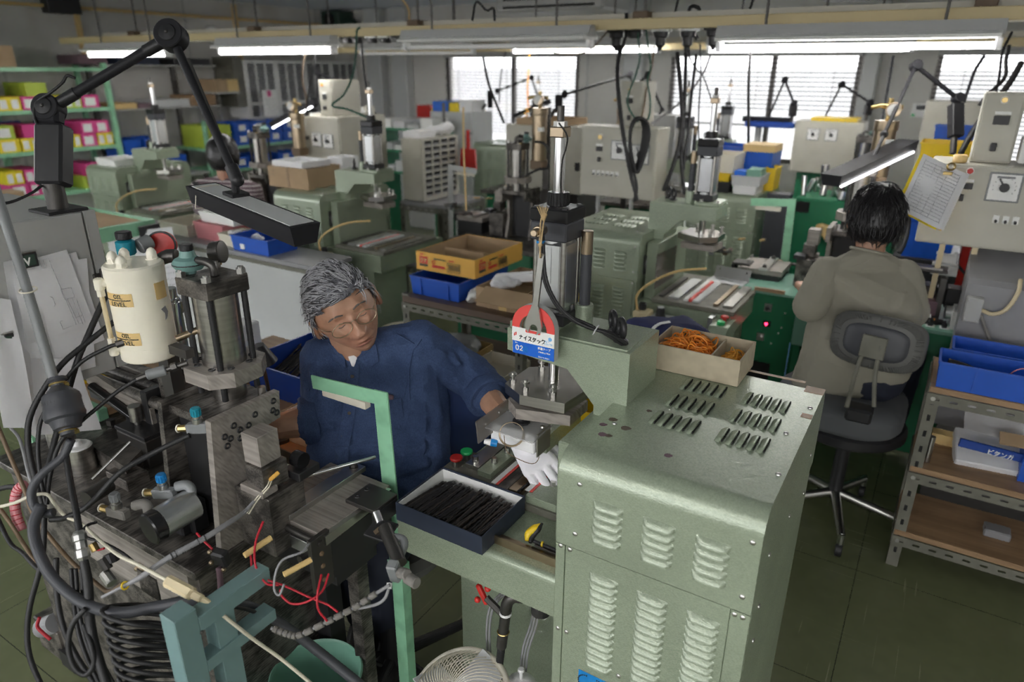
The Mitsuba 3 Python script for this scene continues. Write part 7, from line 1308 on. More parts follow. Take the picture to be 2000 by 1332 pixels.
part(OC_,'shell',tray((cx0,cy0,cz0),(cx0+.34,cy0+.42,cz0+.088),.004),'orange_print');part(OC_,'lining',tray((cx0+.0045,cy0+.0045,cz0+.004),(cx0+.3355,cy0+.4155,cz0+.087),.001),'cardboard');part(OC_,'flap',box((cx0+.05,cy0+.16,cz0+.03),(cx0+.28,cy0+.165,cz0+.08)),'cardboard')
carton_print(OC_,cx0+.005,cy0-.0008,cz0+.002,(1,0,0));carton_print(OC_,cx0+.3408,cy0+.02,cz0+.002,(0,1,0))
bin_('bin','blue plastic bin under the orange printed tray',(-2.04,2.40,.7115),(-1.76,2.82,.80),'blue_plastic','bin',ribs=True);solo('polybag','white and blue polythene bag beside the blue bin','bag',ruffle(ball((-1.715,2.47,.74),1,3,(.035,.05,.03)),.02,40,3),'label_white',True)
CT=thing('carton','brown carton with green marks filled with foam, right of the orange tray','box');part(CT,'shell',tray((-1.68,2.42,.7105),(-1.43,2.80,.80),.004),'cardboard')
for a in(.02,.20):part(CT,'green_mark',strokes([[(0,0),(.3,.5),(0,1)],[(.5,0),(.5,1)],[(.2,.5),(.8,.5)],[(.6,.2),(.9,0)]],.16,.03,(-1.66+a,2.4195,.73),ex,ez),'machine_green')
part(CT,'tape',box((-1.56,2.4185,.711),(-1.52,2.42,.79)),'label_tan');part(CT,'flap',moved(cbox((0,0,0),(.26,.10,.003)),mat4((-1.50,2.38,.785),(1,0,0),(0,1,.5))),'cardboard')
solo('foam_strip','white foam strip sticking out of the brown carton','foam',moved(cbox((0,0,0),(.34,.05,.04),.004),mat4((-1.50,2.60,.83),(1,.3,.16),(-.2,1,0))),'white_foam');solo('packing_paper','crumpled packing paper in the brown carton','paper',ruffle(ball((-1.60,2.55,.80),1,3,(.07,.09,.025)),.03,30,6),'paper',True)
bin_('bin','yellow plastic bin on the rack behind the air cylinder',(-1.42,2.44,.7105),(-1.24,2.62,.78),'yellow_plastic','bin');solo('white_carton','white carton lying in the yellow bin','carton',box((-1.41,2.46,.78),(-1.26,2.58,.83),.003),'off_white')
BX_=bin_('card_box','yellowish card box with a clear bag on the lower rack shelf',(-2.02,2.38,.3605),(-1.75,2.66,.43),'label_tan','box',taper=0,rim=False);solo('clear_bag','clear plastic bag swelling out of the yellowish card box','bag',ruffle(ball((-1.88,2.53,.43),1,3,(.115,.12,.06)),.03,16,3),'polybag',True)
bin_('card_box','pale card box with scrawled letters at the right end of the lower shelf',(-1.72,2.37,.3605),(-1.50,2.60,.42),'off_white','box',taper=0,rim=False);part('card_box_001','handwriting',text('T23',.02,(-1.66,2.3695,.375),ex,ez,.0006),'ink')
solo('cream_drum','cream cylindrical tub on the floor left of the rack','drum',lathe([(.10,0),(.115,.02),(.13,.40),(.135,.41),(.13,.405),(.11,.04),(0,.03)],(-2.28,2.62,0),(0,0,1),32),'off_white',40)
bin_('bin','yellow tray low behind the denim sleeve',(-1.86,2.30,.12),(-1.55,2.34,.2),'yellow_plastic','tray')
cable('mains_lead','yellow cable trailing on the floor left of the rack',[(-2.65,3.0,.5),(-2.6,2.95,.2),(-2.5,2.85,.02),(-2.3,2.6,.012),(-2.05,2.3,.012)],.007,'amber_band')
LB=thing('side_bench','low wooden side bench with angle iron edge behind the tall hydraulic press','bench');part(LB,'top',box((-2.2,1.12,.665),(-1.36,1.72,.69),.003),'wood_board');part(LB,'angle_edge',prism([(0,0),(.004,0),(.004,-.04),(0,-.04)],.84,mat4((-2.2,1.115,.69),(0,1,0),(0,0,1))),'olive_angle')
for x,y in((-2.17,1.15),(-1.4,1.15),(-2.17,1.68),(-1.4,1.68)):part(LB,'leg',angle_post(x,y,0,.665,.035),'olive_angle')
bin_('bin','blue bin of dark sticks behind the tall hydraulic press',(-1.86,1.32,.691),(-1.58,1.62,.80),'royal_blue','bin',taper=.012)
for i in range(26):
    u=i/25;solo('dark_stick','thin dark ribbed stick standing askew in the blue bin','stick',stick_v[i%3],group='dark sticks in the blue bin',tw=shift(-1.84+.24*u,1.47,.745+.02*math.sin(u*3))@rot('z',8+5*math.sin(i*2.1))@rot('x',14+4*math.sin(i*1.3))@rot('y',12)@np.diag([1.3,1.35,1.3,1]))
bin_('card_box','brown card tray lined white behind the forearm',(-1.58,1.16,.691),(-1.38,1.34,.73),'cardboard','tray',taper=0,rim=False);solo('white_liner','white card liner in the brown tray behind the forearm','card',tray((-1.575,1.165,.695),(-1.385,1.335,.726),.002),'label_white')
solo('blue_note','light blue paper sticking out under the forearm','paper',sheet((-1.66,1.13,.70),(1,.3,.1),(-.3,1,0),.12,.09,amp=.01,seed=3),'sky_blue',40)
for i in range(2):solo('foam_block',['upper white foam block beside the cylinder','lower white foam block beside the cylinder'][i],'foam',box((-1.98+.01*i,1.34,.80-.1*i),(-1.90+.01*i,1.44,.895-.1*i),.006),'white_foam')
HL=thing('heat_lamp','small glowing heat lamp behind the tall hydraulic press','lamp');part(HL,'shade',lathe([(.012,0),(.03,.05),(.033,.05),(.015,-.004),(.0,-.004)],V((-1.436,1.074,1.024)),(.1,.2,-1),20),'black_iron',40);k=part(HL,'bulb',ball(V((-1.428,1.068,.999)),.013,2),'orange_band',True);scene[k]['emitter']={'type':'area','radiance':{'type':'rgb','value':[3,.95,.15]}};part(HL,'stem',cyl((-1.50,1.15,.69),V((-1.436,1.074,1.024)),.005,n=8),'dark_steel');part(HL,'foot',cyl((-1.50,1.15,.69),(-1.50,1.15,.70),.03,n=16),'dark_steel')
MT=thing('mint_table','mint edged work table with a tan top behind the grey cabinet','table');part(MT,'top',box((-5.2,1.6,.87),(-3.76,2.2,.895)),'cardboard');part(MT,'edge',box((-5.2,1.57,.85),(-3.74,1.6,.905),.002),'mint_paint');part(MT,'edge',box((-3.76,1.57,.83),(-3.73,2.23,.905),.002),'mint_paint');part(MT,'edge',box((-5.2,2.2,.85),(-3.73,2.23,.905),.002),'mint_paint')
for x,y in((-5.1,1.65),(-3.82,1.65),(-5.1,2.15),(-3.82,2.15)):part(MT,'leg',box((x-.02,y-.02,0),(x+.02,y+.02,.85)),'mint_paint')
solo('foam_board','white foam board on the mint table','board',box((-4.95,1.75,.8955),(-4.25,2.12,.93),.006),'white_foam');solo('brown_carton','flat brown carton on the mint table at the left edge','carton',box((-5.15,1.72,.8955),(-4.98,2.15,.96),.003),'cardboard')
YT=solo('yellow_tray','yellow ribbed tray on the mint shelf behind the rubber plug','tray',cat([box((-2.48+.02*i,.98,.765),(-2.464+.02*i,1.2,.775)) for i in range(14)]+[box((-2.48,.98,.76),(-2.2,1.2,.766))]),'yellow_plastic');LS_=thing('mint_shelf','mint edged wooden shelf at the left below the grey cabinet','shelf');part(LS_,'board',box((-3.0,.93,.735),(-1.98,1.25,.759)),'wood_board');part(LS_,'edge',box((-3.0,.90,.725),(-1.98,.93,.762),.002),'mint_paint')
for x in(-2.9,-2.05):part(LS_,'leg',box((x-.02,1.05,0),(x+.02,1.09,.735)),'mint_paint')
RR=thing('angle_rack','slotted-angle rack with three wooden shelves at the right edge','rack');angle_rack(RR,.088,.86,2.50,2.80,(.705,.40,.135),.725,'wood_board','olive_angle',.02)
for i,(x0,y0,lab) in enumerate(((.10,2.50,'nearer long blue bin on the right rack'),(.135,2.66,'farther long blue bin on the right rack'))):bin_('bin',lab,(x0,y0,.7255),(x0+.48,y0+.14,.815),'blue_plastic','bin',ribs=True,taper=.005)
solo('tool_handle','black tapered tool handle in the nearer blue bin','tool',tube([(.125,2.59,.79),(.19,2.585,.778),(.25,2.57,.755)],[.011,.013,.004],12),'black_rubber',True);solo('cable_loop','thin pink cable loop in the nearer blue bin','cable',tube([(.29,2.55,.75),(.30,2.56,.80),(.335,2.565,.82),(.36,2.56,.79),(.35,2.55,.745)],.0022,6),'pink_hose',True);solo('white_tube','white tube lying in the farther blue bin','tube',cyl((.25,2.72,.775),(.34,2.71,.765),.009,n=12),'white_plastic',40)
solo('steel_pin','bright steel pin standing on the middle shelf of the right rack','pin',cyl((.135,2.56,.4205),(.135,2.56,.52),.011,n=20,c=.001),'brushed_steel',40)
PB=thing('paper_parcel','stacked white papers with a navy printed strip on the middle shelf of the right rack','papers');part(PB,'lower_sheets',moved(cbox((0,0,0),(.22,.16,.05),.004),mat4((.32,2.68,.447),(1,.1,0),(0,1,.4))),'paper');part(PB,'navy_strip',moved(cbox((0,0,0),(.21,.012,.03),.002),mat4((.32,2.60,.50),(1,.1,-.08),(0,1,0))),'royal_blue');part(PB,'print',kana(['bi','ta','n','ga'],.018,.16,1.1,(.30,2.592,.487),(1,.1,-.08),(0,0,1)),'label_white');part(PB,'upper_sheet',sheet((.22,2.62,.54),(1,.1,-.1),(0,1,.25),.2,.16,amp=.02,seed=5),'paper',40);part(PB,'brown_flap',moved(cbox((0,0,0),(.07,.05,.004)),mat4((.36,2.62,.545),(1,.1,0),(0,.8,.5))),'cardboard');solo('bin','small blue bin at the far right of the middle shelf','bin',tray((.40,2.58,.4205),(.5,2.75,.53),.003),'blue_plastic');solo('card_slab','small wooden block behind the steel pin','block',box((.14,2.72,.4205),(.22,2.77,.46)),'label_tan');solo('metal_part','small grey part lying on the bottom shelf of the right rack','part',box((.36,2.62,.1555),(.44,2.68,.185),.004),'wire_grey')
# ---------------------------------------------------------------- left wall: mint shelf with coloured boxes
MS=thing('mint_shelf','tall mint green shelf of coloured boxes against the left wall','shelf')
for y in(1.2,3.66):
    for x in(-6.92,-6.47):part(MS,'post',box((x-.018,y-.02,0),(x+.018,y+.02,1.73)),'mint_paint')
for z in(.69,1.045,1.365,1.69):part(MS,'shelf_board',box((-6.94,1.2,z-.03),(-6.45,3.66,z)),'mint_paint')
part(MS,'brace',box((-6.95,2.9,.1),(-6.94,2.96,1.7)),'mint_paint')
CM={'p':'pink_card','y':'yellow_card','l':'lime_card'};CNm={'p':'pink','y':'yellow','l':'lime green'}
def ypx(p):return 2.70+.945*(p/225.0)
box_v={}
def colour_box(c,p0,p1,z,h,lab,cards=2):
    k=thing('card_box',lab,'box','coloured boxes on the mint shelf');y0,y1=ypx(p0),ypx(p1)
    if c not in box_v:box_v[c]=ply_(box((-.36,0,0),(0,1,1)),CM[c])
    if 'w' not in box_v:box_v['w']=ply_(box((0,0,0),(.002,1,1)),'label_white')
    S=lambda x,y,z_,sy,sz:np.array([[1,0,0,x],[0,sy,0,y],[0,0,sz,z_],[0,0,0,1.0]])
    part(k,'body',box_v[c],tw=S(-6.48,y0,z+.0005,y1-y0-.006,h))
    for i in range(cards):w=(y1-y0)/cards;part(k,'label_card',box_v['w'],tw=S(-6.4799,y0+w*i+w*.14,z+h*.14,w*.6,h*.68))
rows={1.365:[('p',172,208,0,1),('l',138,171,0,2),('y',112,137,0,1),('p',58,88,0,1),('y',16,57,0,2),('y',-20,14,0,1),('y',-20,10,1,1),('l',70,110,1,0)],1.045:[('y',188,222,0,2),('p',155,187,0,1),('y',139,154,0,1),('y',76,100,0,1),('y',40,75,0,2),('y',0,38,0,1),('p',158,218,1,2),('p',48,76,1,0),('l',-2,34,1,1)],.69:[('p',150,186,0,2),('l',140,149,0,0),('y',72,90,0,1),('p',36,72,0,2),('p',0,35,0,1),('p',150,184,1,2),('p',32,70,1,2),('y',-2,30,1,2)]}
nth=('first','second','third','fourth','fifth','sixth')
for z,it in rows.items():
    cnt={}
    for c,a,b,up,cards in it:
        cnt[up]=cnt.get(up,0)+1;colour_box(c,a,b,z+.105*up,.104,'%s box, %s from the right in the %s tier of the %s mint shelf'%(CNm[c],nth[cnt[up]-1],'upper' if up else 'lower',{1.365:'top',1.045:'middle',.69:'bottom'}[z]),cards)
for i,(y0,y1) in enumerate(((2.9,3.06),(3.2,3.4))):bin_('bin',['dark blue bin behind the boxes of the middle mint shelf, left one','dark blue bin behind the boxes of the middle mint shelf, right one'][i],(-6.92,y0,1.046),(-6.85,y1,1.26),'royal_blue')
bin_('carton','open brown carton on top of the mint shelf',(-6.9,2.6,1.691),(-6.5,2.98,1.85),'cardboard','carton',taper=0,rim=False);solo('blue_folder','blue folder sticking out of the open brown carton','folder',box((-6.8,2.65,1.70),(-6.6,2.75,1.83)),'cap_blue')
WS=thing('wall_shelf','grey steel wall shelf right of the mint shelf','shelf')
for z in(1.335,1.715):part(WS,'board',box((-6.95,3.7,z-.012),(-6.5,4.82,z)),'grey_paint')
for y in(3.75,4.6):part(WS,'post',box((-6.95,y,0),(-6.91,y+.04,1.75)),'dark_steel')
for i,(y0,y1,z,h,m_,lab) in enumerate(((3.72,3.95,1.336,.05,'label_tan','tan carton on the wall shelf beside the mint post'),(3.97,4.12,1.336,.04,'stripe_plum','plum box on the wall shelf'),(4.14,4.5,1.336,.07,'pale_grey','pale grey carton on the wall shelf above the farthest press'),(4.52,4.8,1.336,.1,'wood_board','brown wooden box at the right end of the wall shelf'),(3.5,3.75,1.7155,.08,'stripe_plum','maroon file on top at the left of the wall shelf'),(3.85,4.25,1.7155,.08,'navy_box','navy file box on top of the wall shelf'),(4.4,4.8,1.7155,.06,'black_iron','black case on top of the wall shelf'))):solo('carton',lab,'carton',box((-6.9,y0,z+.0005),(-6.55,y1,z+h),.003),m_)
LT=solo('low_table','grey side table below the wall shelf','table',box((-6.9,3.68,.70),(-6.35,4.46,.72)),'grey_paint')
for y in(3.7,4.42):part(LT,'leg',box((-6.4,y,0),(-6.36,y+.03,.70)),'dark_steel')
for i,(y0,y1,z0) in enumerate(((3.70,3.86,.721),(3.90,4.12,.721),(3.70,3.86,.90),(3.90,4.12,.90),(4.14,4.3,.721))):bin_('bin',['blue bin beside the mint post, lower left of four','blue bin behind the farthest press, lower right of four','blue bin beside the mint post, upper left of four','blue bin behind the farthest press, upper right of four','blue bin hidden behind the farthest air cylinder'][i],(-6.8,y0,z0),(-6.45,y1,z0+.17),'blue_plastic')
BS=thing('mint_shelf','low mint shelf carrying labelled blue bins behind the person in the striped top','shelf')
for z in(.70,.93):part(BS,'board',box((-6.9,4.5,z-.03),(-6.38,6.85,z)),'mint_paint')
for y in(4.5,5.7,6.83):part(BS,'post',box((-6.42,y,0),(-6.38,y+.03,1.2)),'mint_paint')
solo('lime_crate','lime green crate behind the black lamp arm','crate',box((-6.8,4.52,.93),(-6.4,4.82,1.15),.006),'lime_card')
bv=ply_(tray((-.36,0,0),(0,.2,.11),.004,taper=.005),'blue_plastic');bc_=ply_(box((0,.06,.03),(.004,.14,.09)),'label_white')
for r in range(2):
    for c in range(9):
        k=thing('bin','labelled blue bin, %s from the left in the %s row of the low mint shelf'%(('first','second','third','fourth','fifth','sixth','seventh','eighth','ninth')[c],('lower','upper')[r]),'bin','labelled blue bins');t_=shift(-6.40,4.86+c*.215,.931+r*.115);part(k,'shell',bv,tw=t_);part(k,'label_card',bc_,tw=t_)
for c in range(5):k=thing('bin','blue bin under the low mint shelf board, %s from the left'%nth[c],'bin','labelled blue bins');t_=shift(-6.40,4.8+c*.3,.701);part(k,'shell',bv,tw=t_);part(k,'label_card',bc_,tw=t_)
DW=thing('drawer_wall','white wall cabinet of rows of dark small-parts drawers at the back left','drawer cabinet');part(DW,'carcass',box((-6.95,5.25,1.17),(-6.62,6.98,1.77),.004),'white_paint');part(DW,'stand',box((-6.93,5.3,0),(-6.65,6.95,1.17)),'grey_paint')
dd=ply_(box((0,0,0),(.012,.085,.024),.002),'grey_rubber');bb_=ply_(box((0,.03,.004),(.004,.055,.012)),'pale_grey')
for g_ in range(4):
    for c in range(3):
        for r in range(13):
            t_=shift(-6.622,5.30+g_*.42+c*.125,1.345+r*.0305);q=part(DW,'drawer',dd,tw=t_)
        for r in range(4):t_=shift(-6.622,5.30+g_*.42+c*.125,1.19+r*.0305);part(DW,'drawer',dd,tw=t_)
part(DW,'side_panel',box((-6.95,5.12,1.3),(-6.62,5.24,1.8)),'olive_angle')
GRK=thing('grey_rack','grey steel rack with cartons left of the drawer wall','rack')
for y in(4.86,5.07):part(GRK,'post',box((-6.9,y,.9305),(-6.87,y+.03,1.46)),'grey_paint')
part(GRK,'board',box((-6.92,4.83,1.44),(-6.55,5.11,1.46)),'grey_paint')
for i,(y0,y1,m_) in enumerate(((4.83,4.97,'cardboard'),(4.975,5.11,'label_tan'))):solo('carton',['brown carton on the grey rack, left one','tan carton on the grey rack, right one'][i],'carton',box((-6.9,y0,1.4605),(-6.56,y1,1.58)),m_)
solo('calendar_sheet','calendar sheet with pink print hanging by the drawer wall','paper',box((-6.5,5.35,1.2),(-6.495,5.55,1.47)),'label_white');part('calendar_sheet','pink_print',box((-6.4955,5.42,1.40),(-6.494,5.47,1.46)),'pink_card');part('calendar_sheet','grid',cat([box((-6.4955,5.37,1.22+.03*i),(-6.494,5.53,1.224+.03*i)) for i in range(6)]),'ink_grey')
solo('pipe_run','long thin pipe along the top of the left wall','pipe',cyl((-6.93,1.5,2.19),(-6.93,6.95,2.185),.014,n=8),'label_tan',40)
for i,y in enumerate((2.95,3.75,5.45)):solo('wall_conduit',['upright conduit on the left wall above the brown carton','upright bracket on the left wall by the trunking end','upright conduit pair on the left wall behind the lamp elbow'][i],'conduit',box((-6.95,y,1.75 if i else 1.9),(-6.90,y+.03,2.33)),'label_tan' if i else 'beam_grey')
solo('wall_box','dark electrical box on the left wall beside the conduit','electrical box',box((-6.97,3.50,2.13),(-6.85,3.78,2.30),.004),'black_iron');WC=thing('wall_clock','round clock on the left wall behind the lamp elbow','clock');part(WC,'case',cyl((-6.96,5.15,2.02),(-6.92,5.15,2.02),.09,n=28,c=.004),'beam_grey',40);part(WC,'face',cyl((-6.92,5.15,2.02),(-6.918,5.15,2.02),.078,n=28),'label_white')
WF=thing('wall_fan','dark teal ventilator box high in the far left corner','ventilator');part(WF,'housing',box((-6.92,6.72,2.14),(-6.62,6.98,2.34),.01),'deep_green');part(WF,'duct',cyl((-6.77,6.72,2.24),(-6.77,6.70,2.24),.08,n=20),'slot_dark');part(WF,'motor',cyl((-6.62,6.85,2.2),(-6.5,6.85,2.2),.05,n=16),'deep_green',40)
for i,(x0,x1) in enumerate(((-6.35,-6.12),(-5.95,-5.72),(-2.95,-2.75),(-.78,-.66))):solo('wall_pillar',['pale pillar at the back left behind the drawer wall','white pipe casing on the back wall left of the left window','grey pillar between the left and the middle window','narrow pillar right of the middle window'][i],'pillar',box((x0,6.86,0),(x1,6.995,HC-.002),.01),'pale_grey')
AC_=thing('air_conditioner','white ceiling air conditioner with dark slots, top centre','air conditioner');part(AC_,'case',box((-3.52,5.42,2.13),(-2.52,5.95,2.355),.02),'beam_grey')
for z in(2.16,2.22,2.28):part(AC_,'slot',box((-3.44,5.413,z),(-2.6,5.422,z+.018)),'slot_dark')
A2=thing('air_conditioner','second ceiling air conditioner at the top right above the trunking','air conditioner');part(A2,'case',box((-.98,5.42,2.14),(1.4,5.8,2.345),.02),'wire_grey');part(A2,'slot',box((-.9,5.413,2.2),(1.3,5.422,2.22)),'slot_dark')
TH=thing('thermostat','small white wall controller with a green light right of the middle window','controller');part(TH,'case',box((-.36,6.97,1.33),(-.23,6.998,1.44),.004),'white_plastic');part(TH,'screen',box((-.33,6.966,1.39),(-.26,6.971,1.425)),'grey_rubber');part(TH,'light',box((-.355,6.966,1.335),(-.33,6.971,1.355)),'green_button')
# ---------------------------------------------------------------- sockets and hanging cables of the trunking
def socket(x,label,white,plug=True):
    k=thing('socket',label,'socket');y=3.62;part(k,'base',box((x-.045,y-.035,1.872),(x+.045,y+.035,1.887),.003),'white_plastic' if white else 'black_plastic');part(k,'body',lathe([(.04,1.872),(.036,1.85),(.028,1.845)],(x,y,0),(0,0,1),18),'black_plastic',30)
    if plug:part(k,'plug',lathe([(.026,1.845),(.024,1.81),(.012,1.80),(.009,1.785)],(x,y,0),(0,0,1),16),'black_rubber',30)
for x,w,p,lab in((-1.60,0,1,'black socket and plug on the trunking, first of five above the looped cables'),(-1.50,0,0,'flat black socket on the trunking, second of five above the looped cables'),(-1.36,1,1,'white-based socket with a wide plug, third of five above the looped cables'),(-1.22,1,1,'white-based socket with a long plug, fourth of five above the looped cables'),(-1.09,0,1,'square black socket, last of five above the looped cables'),(-3.50,0,0,'black socket on the trunking right of the left lit tube, first of five'),(-3.41,0,0,'black socket on the trunking right of the left lit tube, second of five'),(-3.28,1,0,'white-topped socket right of the left lit tube, third of five'),(-3.17,1,0,'white-topped socket right of the left lit tube, fourth of five'),(-3.06,0,0,'black socket nearest the unlit fixture, fifth of five')):socket(x,lab,w,p)
CBL=[('thick black cable from the fourth socket down in front of the middle window, left strand',[(-1.32,3.77,1.78),(-1.25,3.7,1.54),(-1.22,3.65,1.4),(-1.22,3.59,1.26),(-1.24,3.51,1.11)],0.011,'black_rubber'),('thick black cable beside it, straight down to the middle press',[(-1.31,3.85,1.89),(-1.26,3.76,1.64),(-1.22,3.68,1.39),(-1.2,3.63,1.26),(-1.15,3.58,1.09)],0.01,'black_rubber'),('black cable hooked over the trunking in a tall loop',[(-1.23,3.69,1.76),(-1.27,3.74,1.92),(-1.27,3.77,1.99),(-1.24,3.79,1.99),(-1.23,3.79,1.97),(-1.24,3.77,1.95),(-1.25,3.74,1.9),(-1.21,3.74,1.84)],0.01,'black_rubber'),('black cable with a steel end hanging in front of the middle window',[(-1.24,3.84,1.77),(-1.22,3.76,1.56),(-1.2,3.7,1.41),(-1.19,3.65,1.29),(-1.18,3.62,1.21)],0.008,'black_rubber'),('black cable from the first socket down to the loop on the control panel',[(-1.54,3.59,1.96),(-1.52,3.55,1.85),(-1.53,3.51,1.76),(-1.51,3.46,1.64),(-1.45,3.41,1.44),(-1.41,3.38,1.32),(-1.37,3.35,1.22),(-1.31,3.33,1.08)],0.009,'black_rubber'),('black cable beside the first socket, right strand',[(-1.55,3.55,1.81),(-1.54,3.51,1.7),(-1.51,3.47,1.58),(-1.45,3.42,1.39),(-1.41,3.4,1.3),(-1.34,3.38,1.15),(-1.33,3.34,1.07)],0.008,'black_rubber'),('dark green cord from the trunking to the control panel, left one',[(-1.43,3.65,1.95),(-1.46,3.64,1.95),(-1.47,3.61,1.91),(-1.47,3.59,1.85),(-1.44,3.56,1.76),(-1.44,3.52,1.67),(-1.45,3.48,1.6),(-1.45,3.46,1.54),(-1.42,3.45,1.49),(-1.38,3.45,1.45)],0.005,'wire_green'),('dark green cord from the trunking to the control panel, right one',[(-1.45,3.64,1.89),(-1.42,3.62,1.79),(-1.39,3.59,1.71),(-1.39,3.56,1.64),(-1.36,3.54,1.55),(-1.35,3.51,1.47),(-1.37,3.49,1.45)],0.005,'wire_green'),('brown cord from the third socket to the control panel',[(-1.41,3.67,1.81),(-1.4,3.63,1.71),(-1.4,3.58,1.61),(-1.39,3.54,1.53),(-1.39,3.51,1.46)],0.005,'wire_brown'),('thick black cord hanging straight down in front of the middle window',[(-1.22,4.86,1.82),(-1.19,4.79,1.62),(-1.14,4.71,1.38),(-1.09,4.63,1.14),(-1.04,4.58,.97)],0.01,'black_rubber'),('twisted thin cord in front of the middle window',[(-1.33,4.17,1.83),(-1.29,4.11,1.66),(-1.26,4.04,1.47),(-1.22,3.98,1.28)],0.005,'grey_rubber'),('grey cord slanting from the control panel up to the window',[(-1.42,3.66,1.41),(-1.35,3.74,1.47),(-1.27,3.82,1.56),(-1.22,3.91,1.67),(-1.2,3.97,1.78)],0.006,'wire_grey'),('thin cord crossing behind the twisted cord',[(-1.38,4.11,1.78),(-1.33,4.11,1.71),(-1.28,4.12,1.66),(-1.24,4.11,1.59),(-1.2,4.1,1.51),(-1.15,4.08,1.39)],0.0045,'grey_rubber'),('dark green cord drooping to the second-row left press',[(-2.98,3.19,1.91),(-2.99,3.17,1.89),(-2.97,3.13,1.78),(-2.96,3.08,1.66),(-2.98,3.02,1.56),(-3.03,2.97,1.5),(-2.95,3.01,1.48),(-2.83,3.06,1.43),(-2.79,3.07,1.42)],0.006,'wire_green'),('ivory and black pendant lead above the second-row left press',[(-2.95,3.16,1.83),(-2.92,3.13,1.7),(-2.88,3.1,1.58),(-2.84,3.06,1.45),(-2.8,3.0,1.27)],0.006,'black_rubber'),('brown cord above the left control panel',[(-3.54,3.28,1.78),(-3.54,3.25,1.7),(-3.52,3.22,1.61),(-3.48,3.2,1.53),(-3.46,3.17,1.43)],0.006,'wire_brown'),('black cord looping left of the small cream box',[(-3.45,3.28,1.79),(-3.44,3.24,1.67),(-3.44,3.19,1.57),(-3.42,3.13,1.43)],0.006,'black_rubber'),('thick black hose slanting down at the far right past the small cream box',[(.17,3.72,1.73),(.14,3.66,1.64),(.09,3.58,1.55),(.05,3.51,1.45),(.03,3.47,1.38)],0.012,'black_rubber'),('black cord hooked from the right trunking end',[(.12,3.91,1.8),(.12,3.88,1.74),(.13,3.86,1.67),(.08,3.79,1.6),(.06,3.76,1.56)],0.008,'black_rubber'),('black cord beside the arm lamp post',[(.13,4.33,1.87),(.11,4.28,1.78),(.12,4.23,1.67),(.12,4.17,1.56)],0.006,'black_rubber'),('brown cable bowing over the small cream box',[(.21,3.6,1.55),(.17,3.55,1.51),(.1,3.5,1.48),(.08,3.46,1.43),(.08,3.44,1.39)],0.006,'wire_brown'),('dark cord hanging behind the arm lamp of the person in grey',[(-.48,5.81,1.79),(-.47,5.74,1.62),(-.46,5.65,1.42),(-.45,5.56,1.21)],0.009,'grey_rubber'),('black cord behind the second arm lamp bending to the right wall',[(.05,5.38,1.78),(.02,5.32,1.7),(.01,5.27,1.62),(.0,5.22,1.52)],0.01,'grey_rubber'),('black slanting cable in front of the left window',[(-2.78,4.13,1.77),(-2.72,4.1,1.61),(-2.65,4.08,1.49),(-2.57,4.06,1.36)],0.009,'black_rubber'),('thin cord in front of the left window',[(-3.24,5.14,1.83),(-3.23,5.05,1.63),(-3.2,4.98,1.44)],0.006,'grey_rubber'),('sagging brown cord under the unlit fixture',[(-1.9,3.42,1.79),(-1.84,3.45,1.77),(-1.76,3.5,1.77),(-1.7,3.55,1.8),(-1.65,3.61,1.88)],0.004,'wire_brown'),('black hose looping from the second-row hydraulic press',[(-1.94,3.37,1.33),(-1.89,3.39,1.32),(-1.86,3.39,1.27),(-1.85,3.36,1.2),(-1.89,3.33,1.19),(-1.94,3.29,1.16)],0.007,'black_rubber'),('dark hose curling behind the person in grey',[(-.12,3.46,1.15),(-.1,3.44,1.07),(-.1,3.4,1.0),(-.11,3.38,.96)],0.01,'black_rubber'),('tan cord hanging in front of the drawer unit',[(-2.3,3.22,1.5),(-2.26,3.16,1.29),(-2.22,3.11,1.14),(-2.18,3.06,.98)],0.005,'label_tan'),('brown hooked cord at the top centre of the ceiling',[(-3.34,3.96,2.15),(-3.27,3.97,2.07),(-3.24,3.94,1.99)],0.006,'label_tan'),('looped black wires above the air conditioner end',[(-2.26,3.26,1.93),(-2.26,3.3,2.02),(-2.21,3.32,1.98),(-2.18,3.34,1.99),(-2.16,3.32,1.93)],0.006,'black_rubber'),('black slanting cord at the trunking right of centre',[(-1.37,3.82,1.96),(-1.37,3.87,2.06)],0.006,'black_rubber'),('short black wire standing up from the trunking at the right',[(-1.02,3.91,1.95),(-1.01,3.93,2.0),(-1.01,3.96,2.04)],0.006,'black_rubber'),]
for lab,pts,r,m_ in CBL:cable('hanging_cable',lab,pts,r,m_,'cable',steps=5,n=7)
lp=[]
for i in range(4):
    a,c0=.030+.004*i,V((-1.337,3.332,1.349))+V(.008*i,-.008*i,0)
    solo('cable_loop','black cable loop hung in front of the two square dials, %s of four'%nth[i],'cable',tube([c0+camr*a*math.cos(q)*(1+.5*math.sin(q))+V(0,0,.128*math.sin(q)) for q in np.linspace(0,2*PI,20,endpoint=False)],.0085,8,3,closed=True),'black_rubber',True,group='black cable loops before the dials')
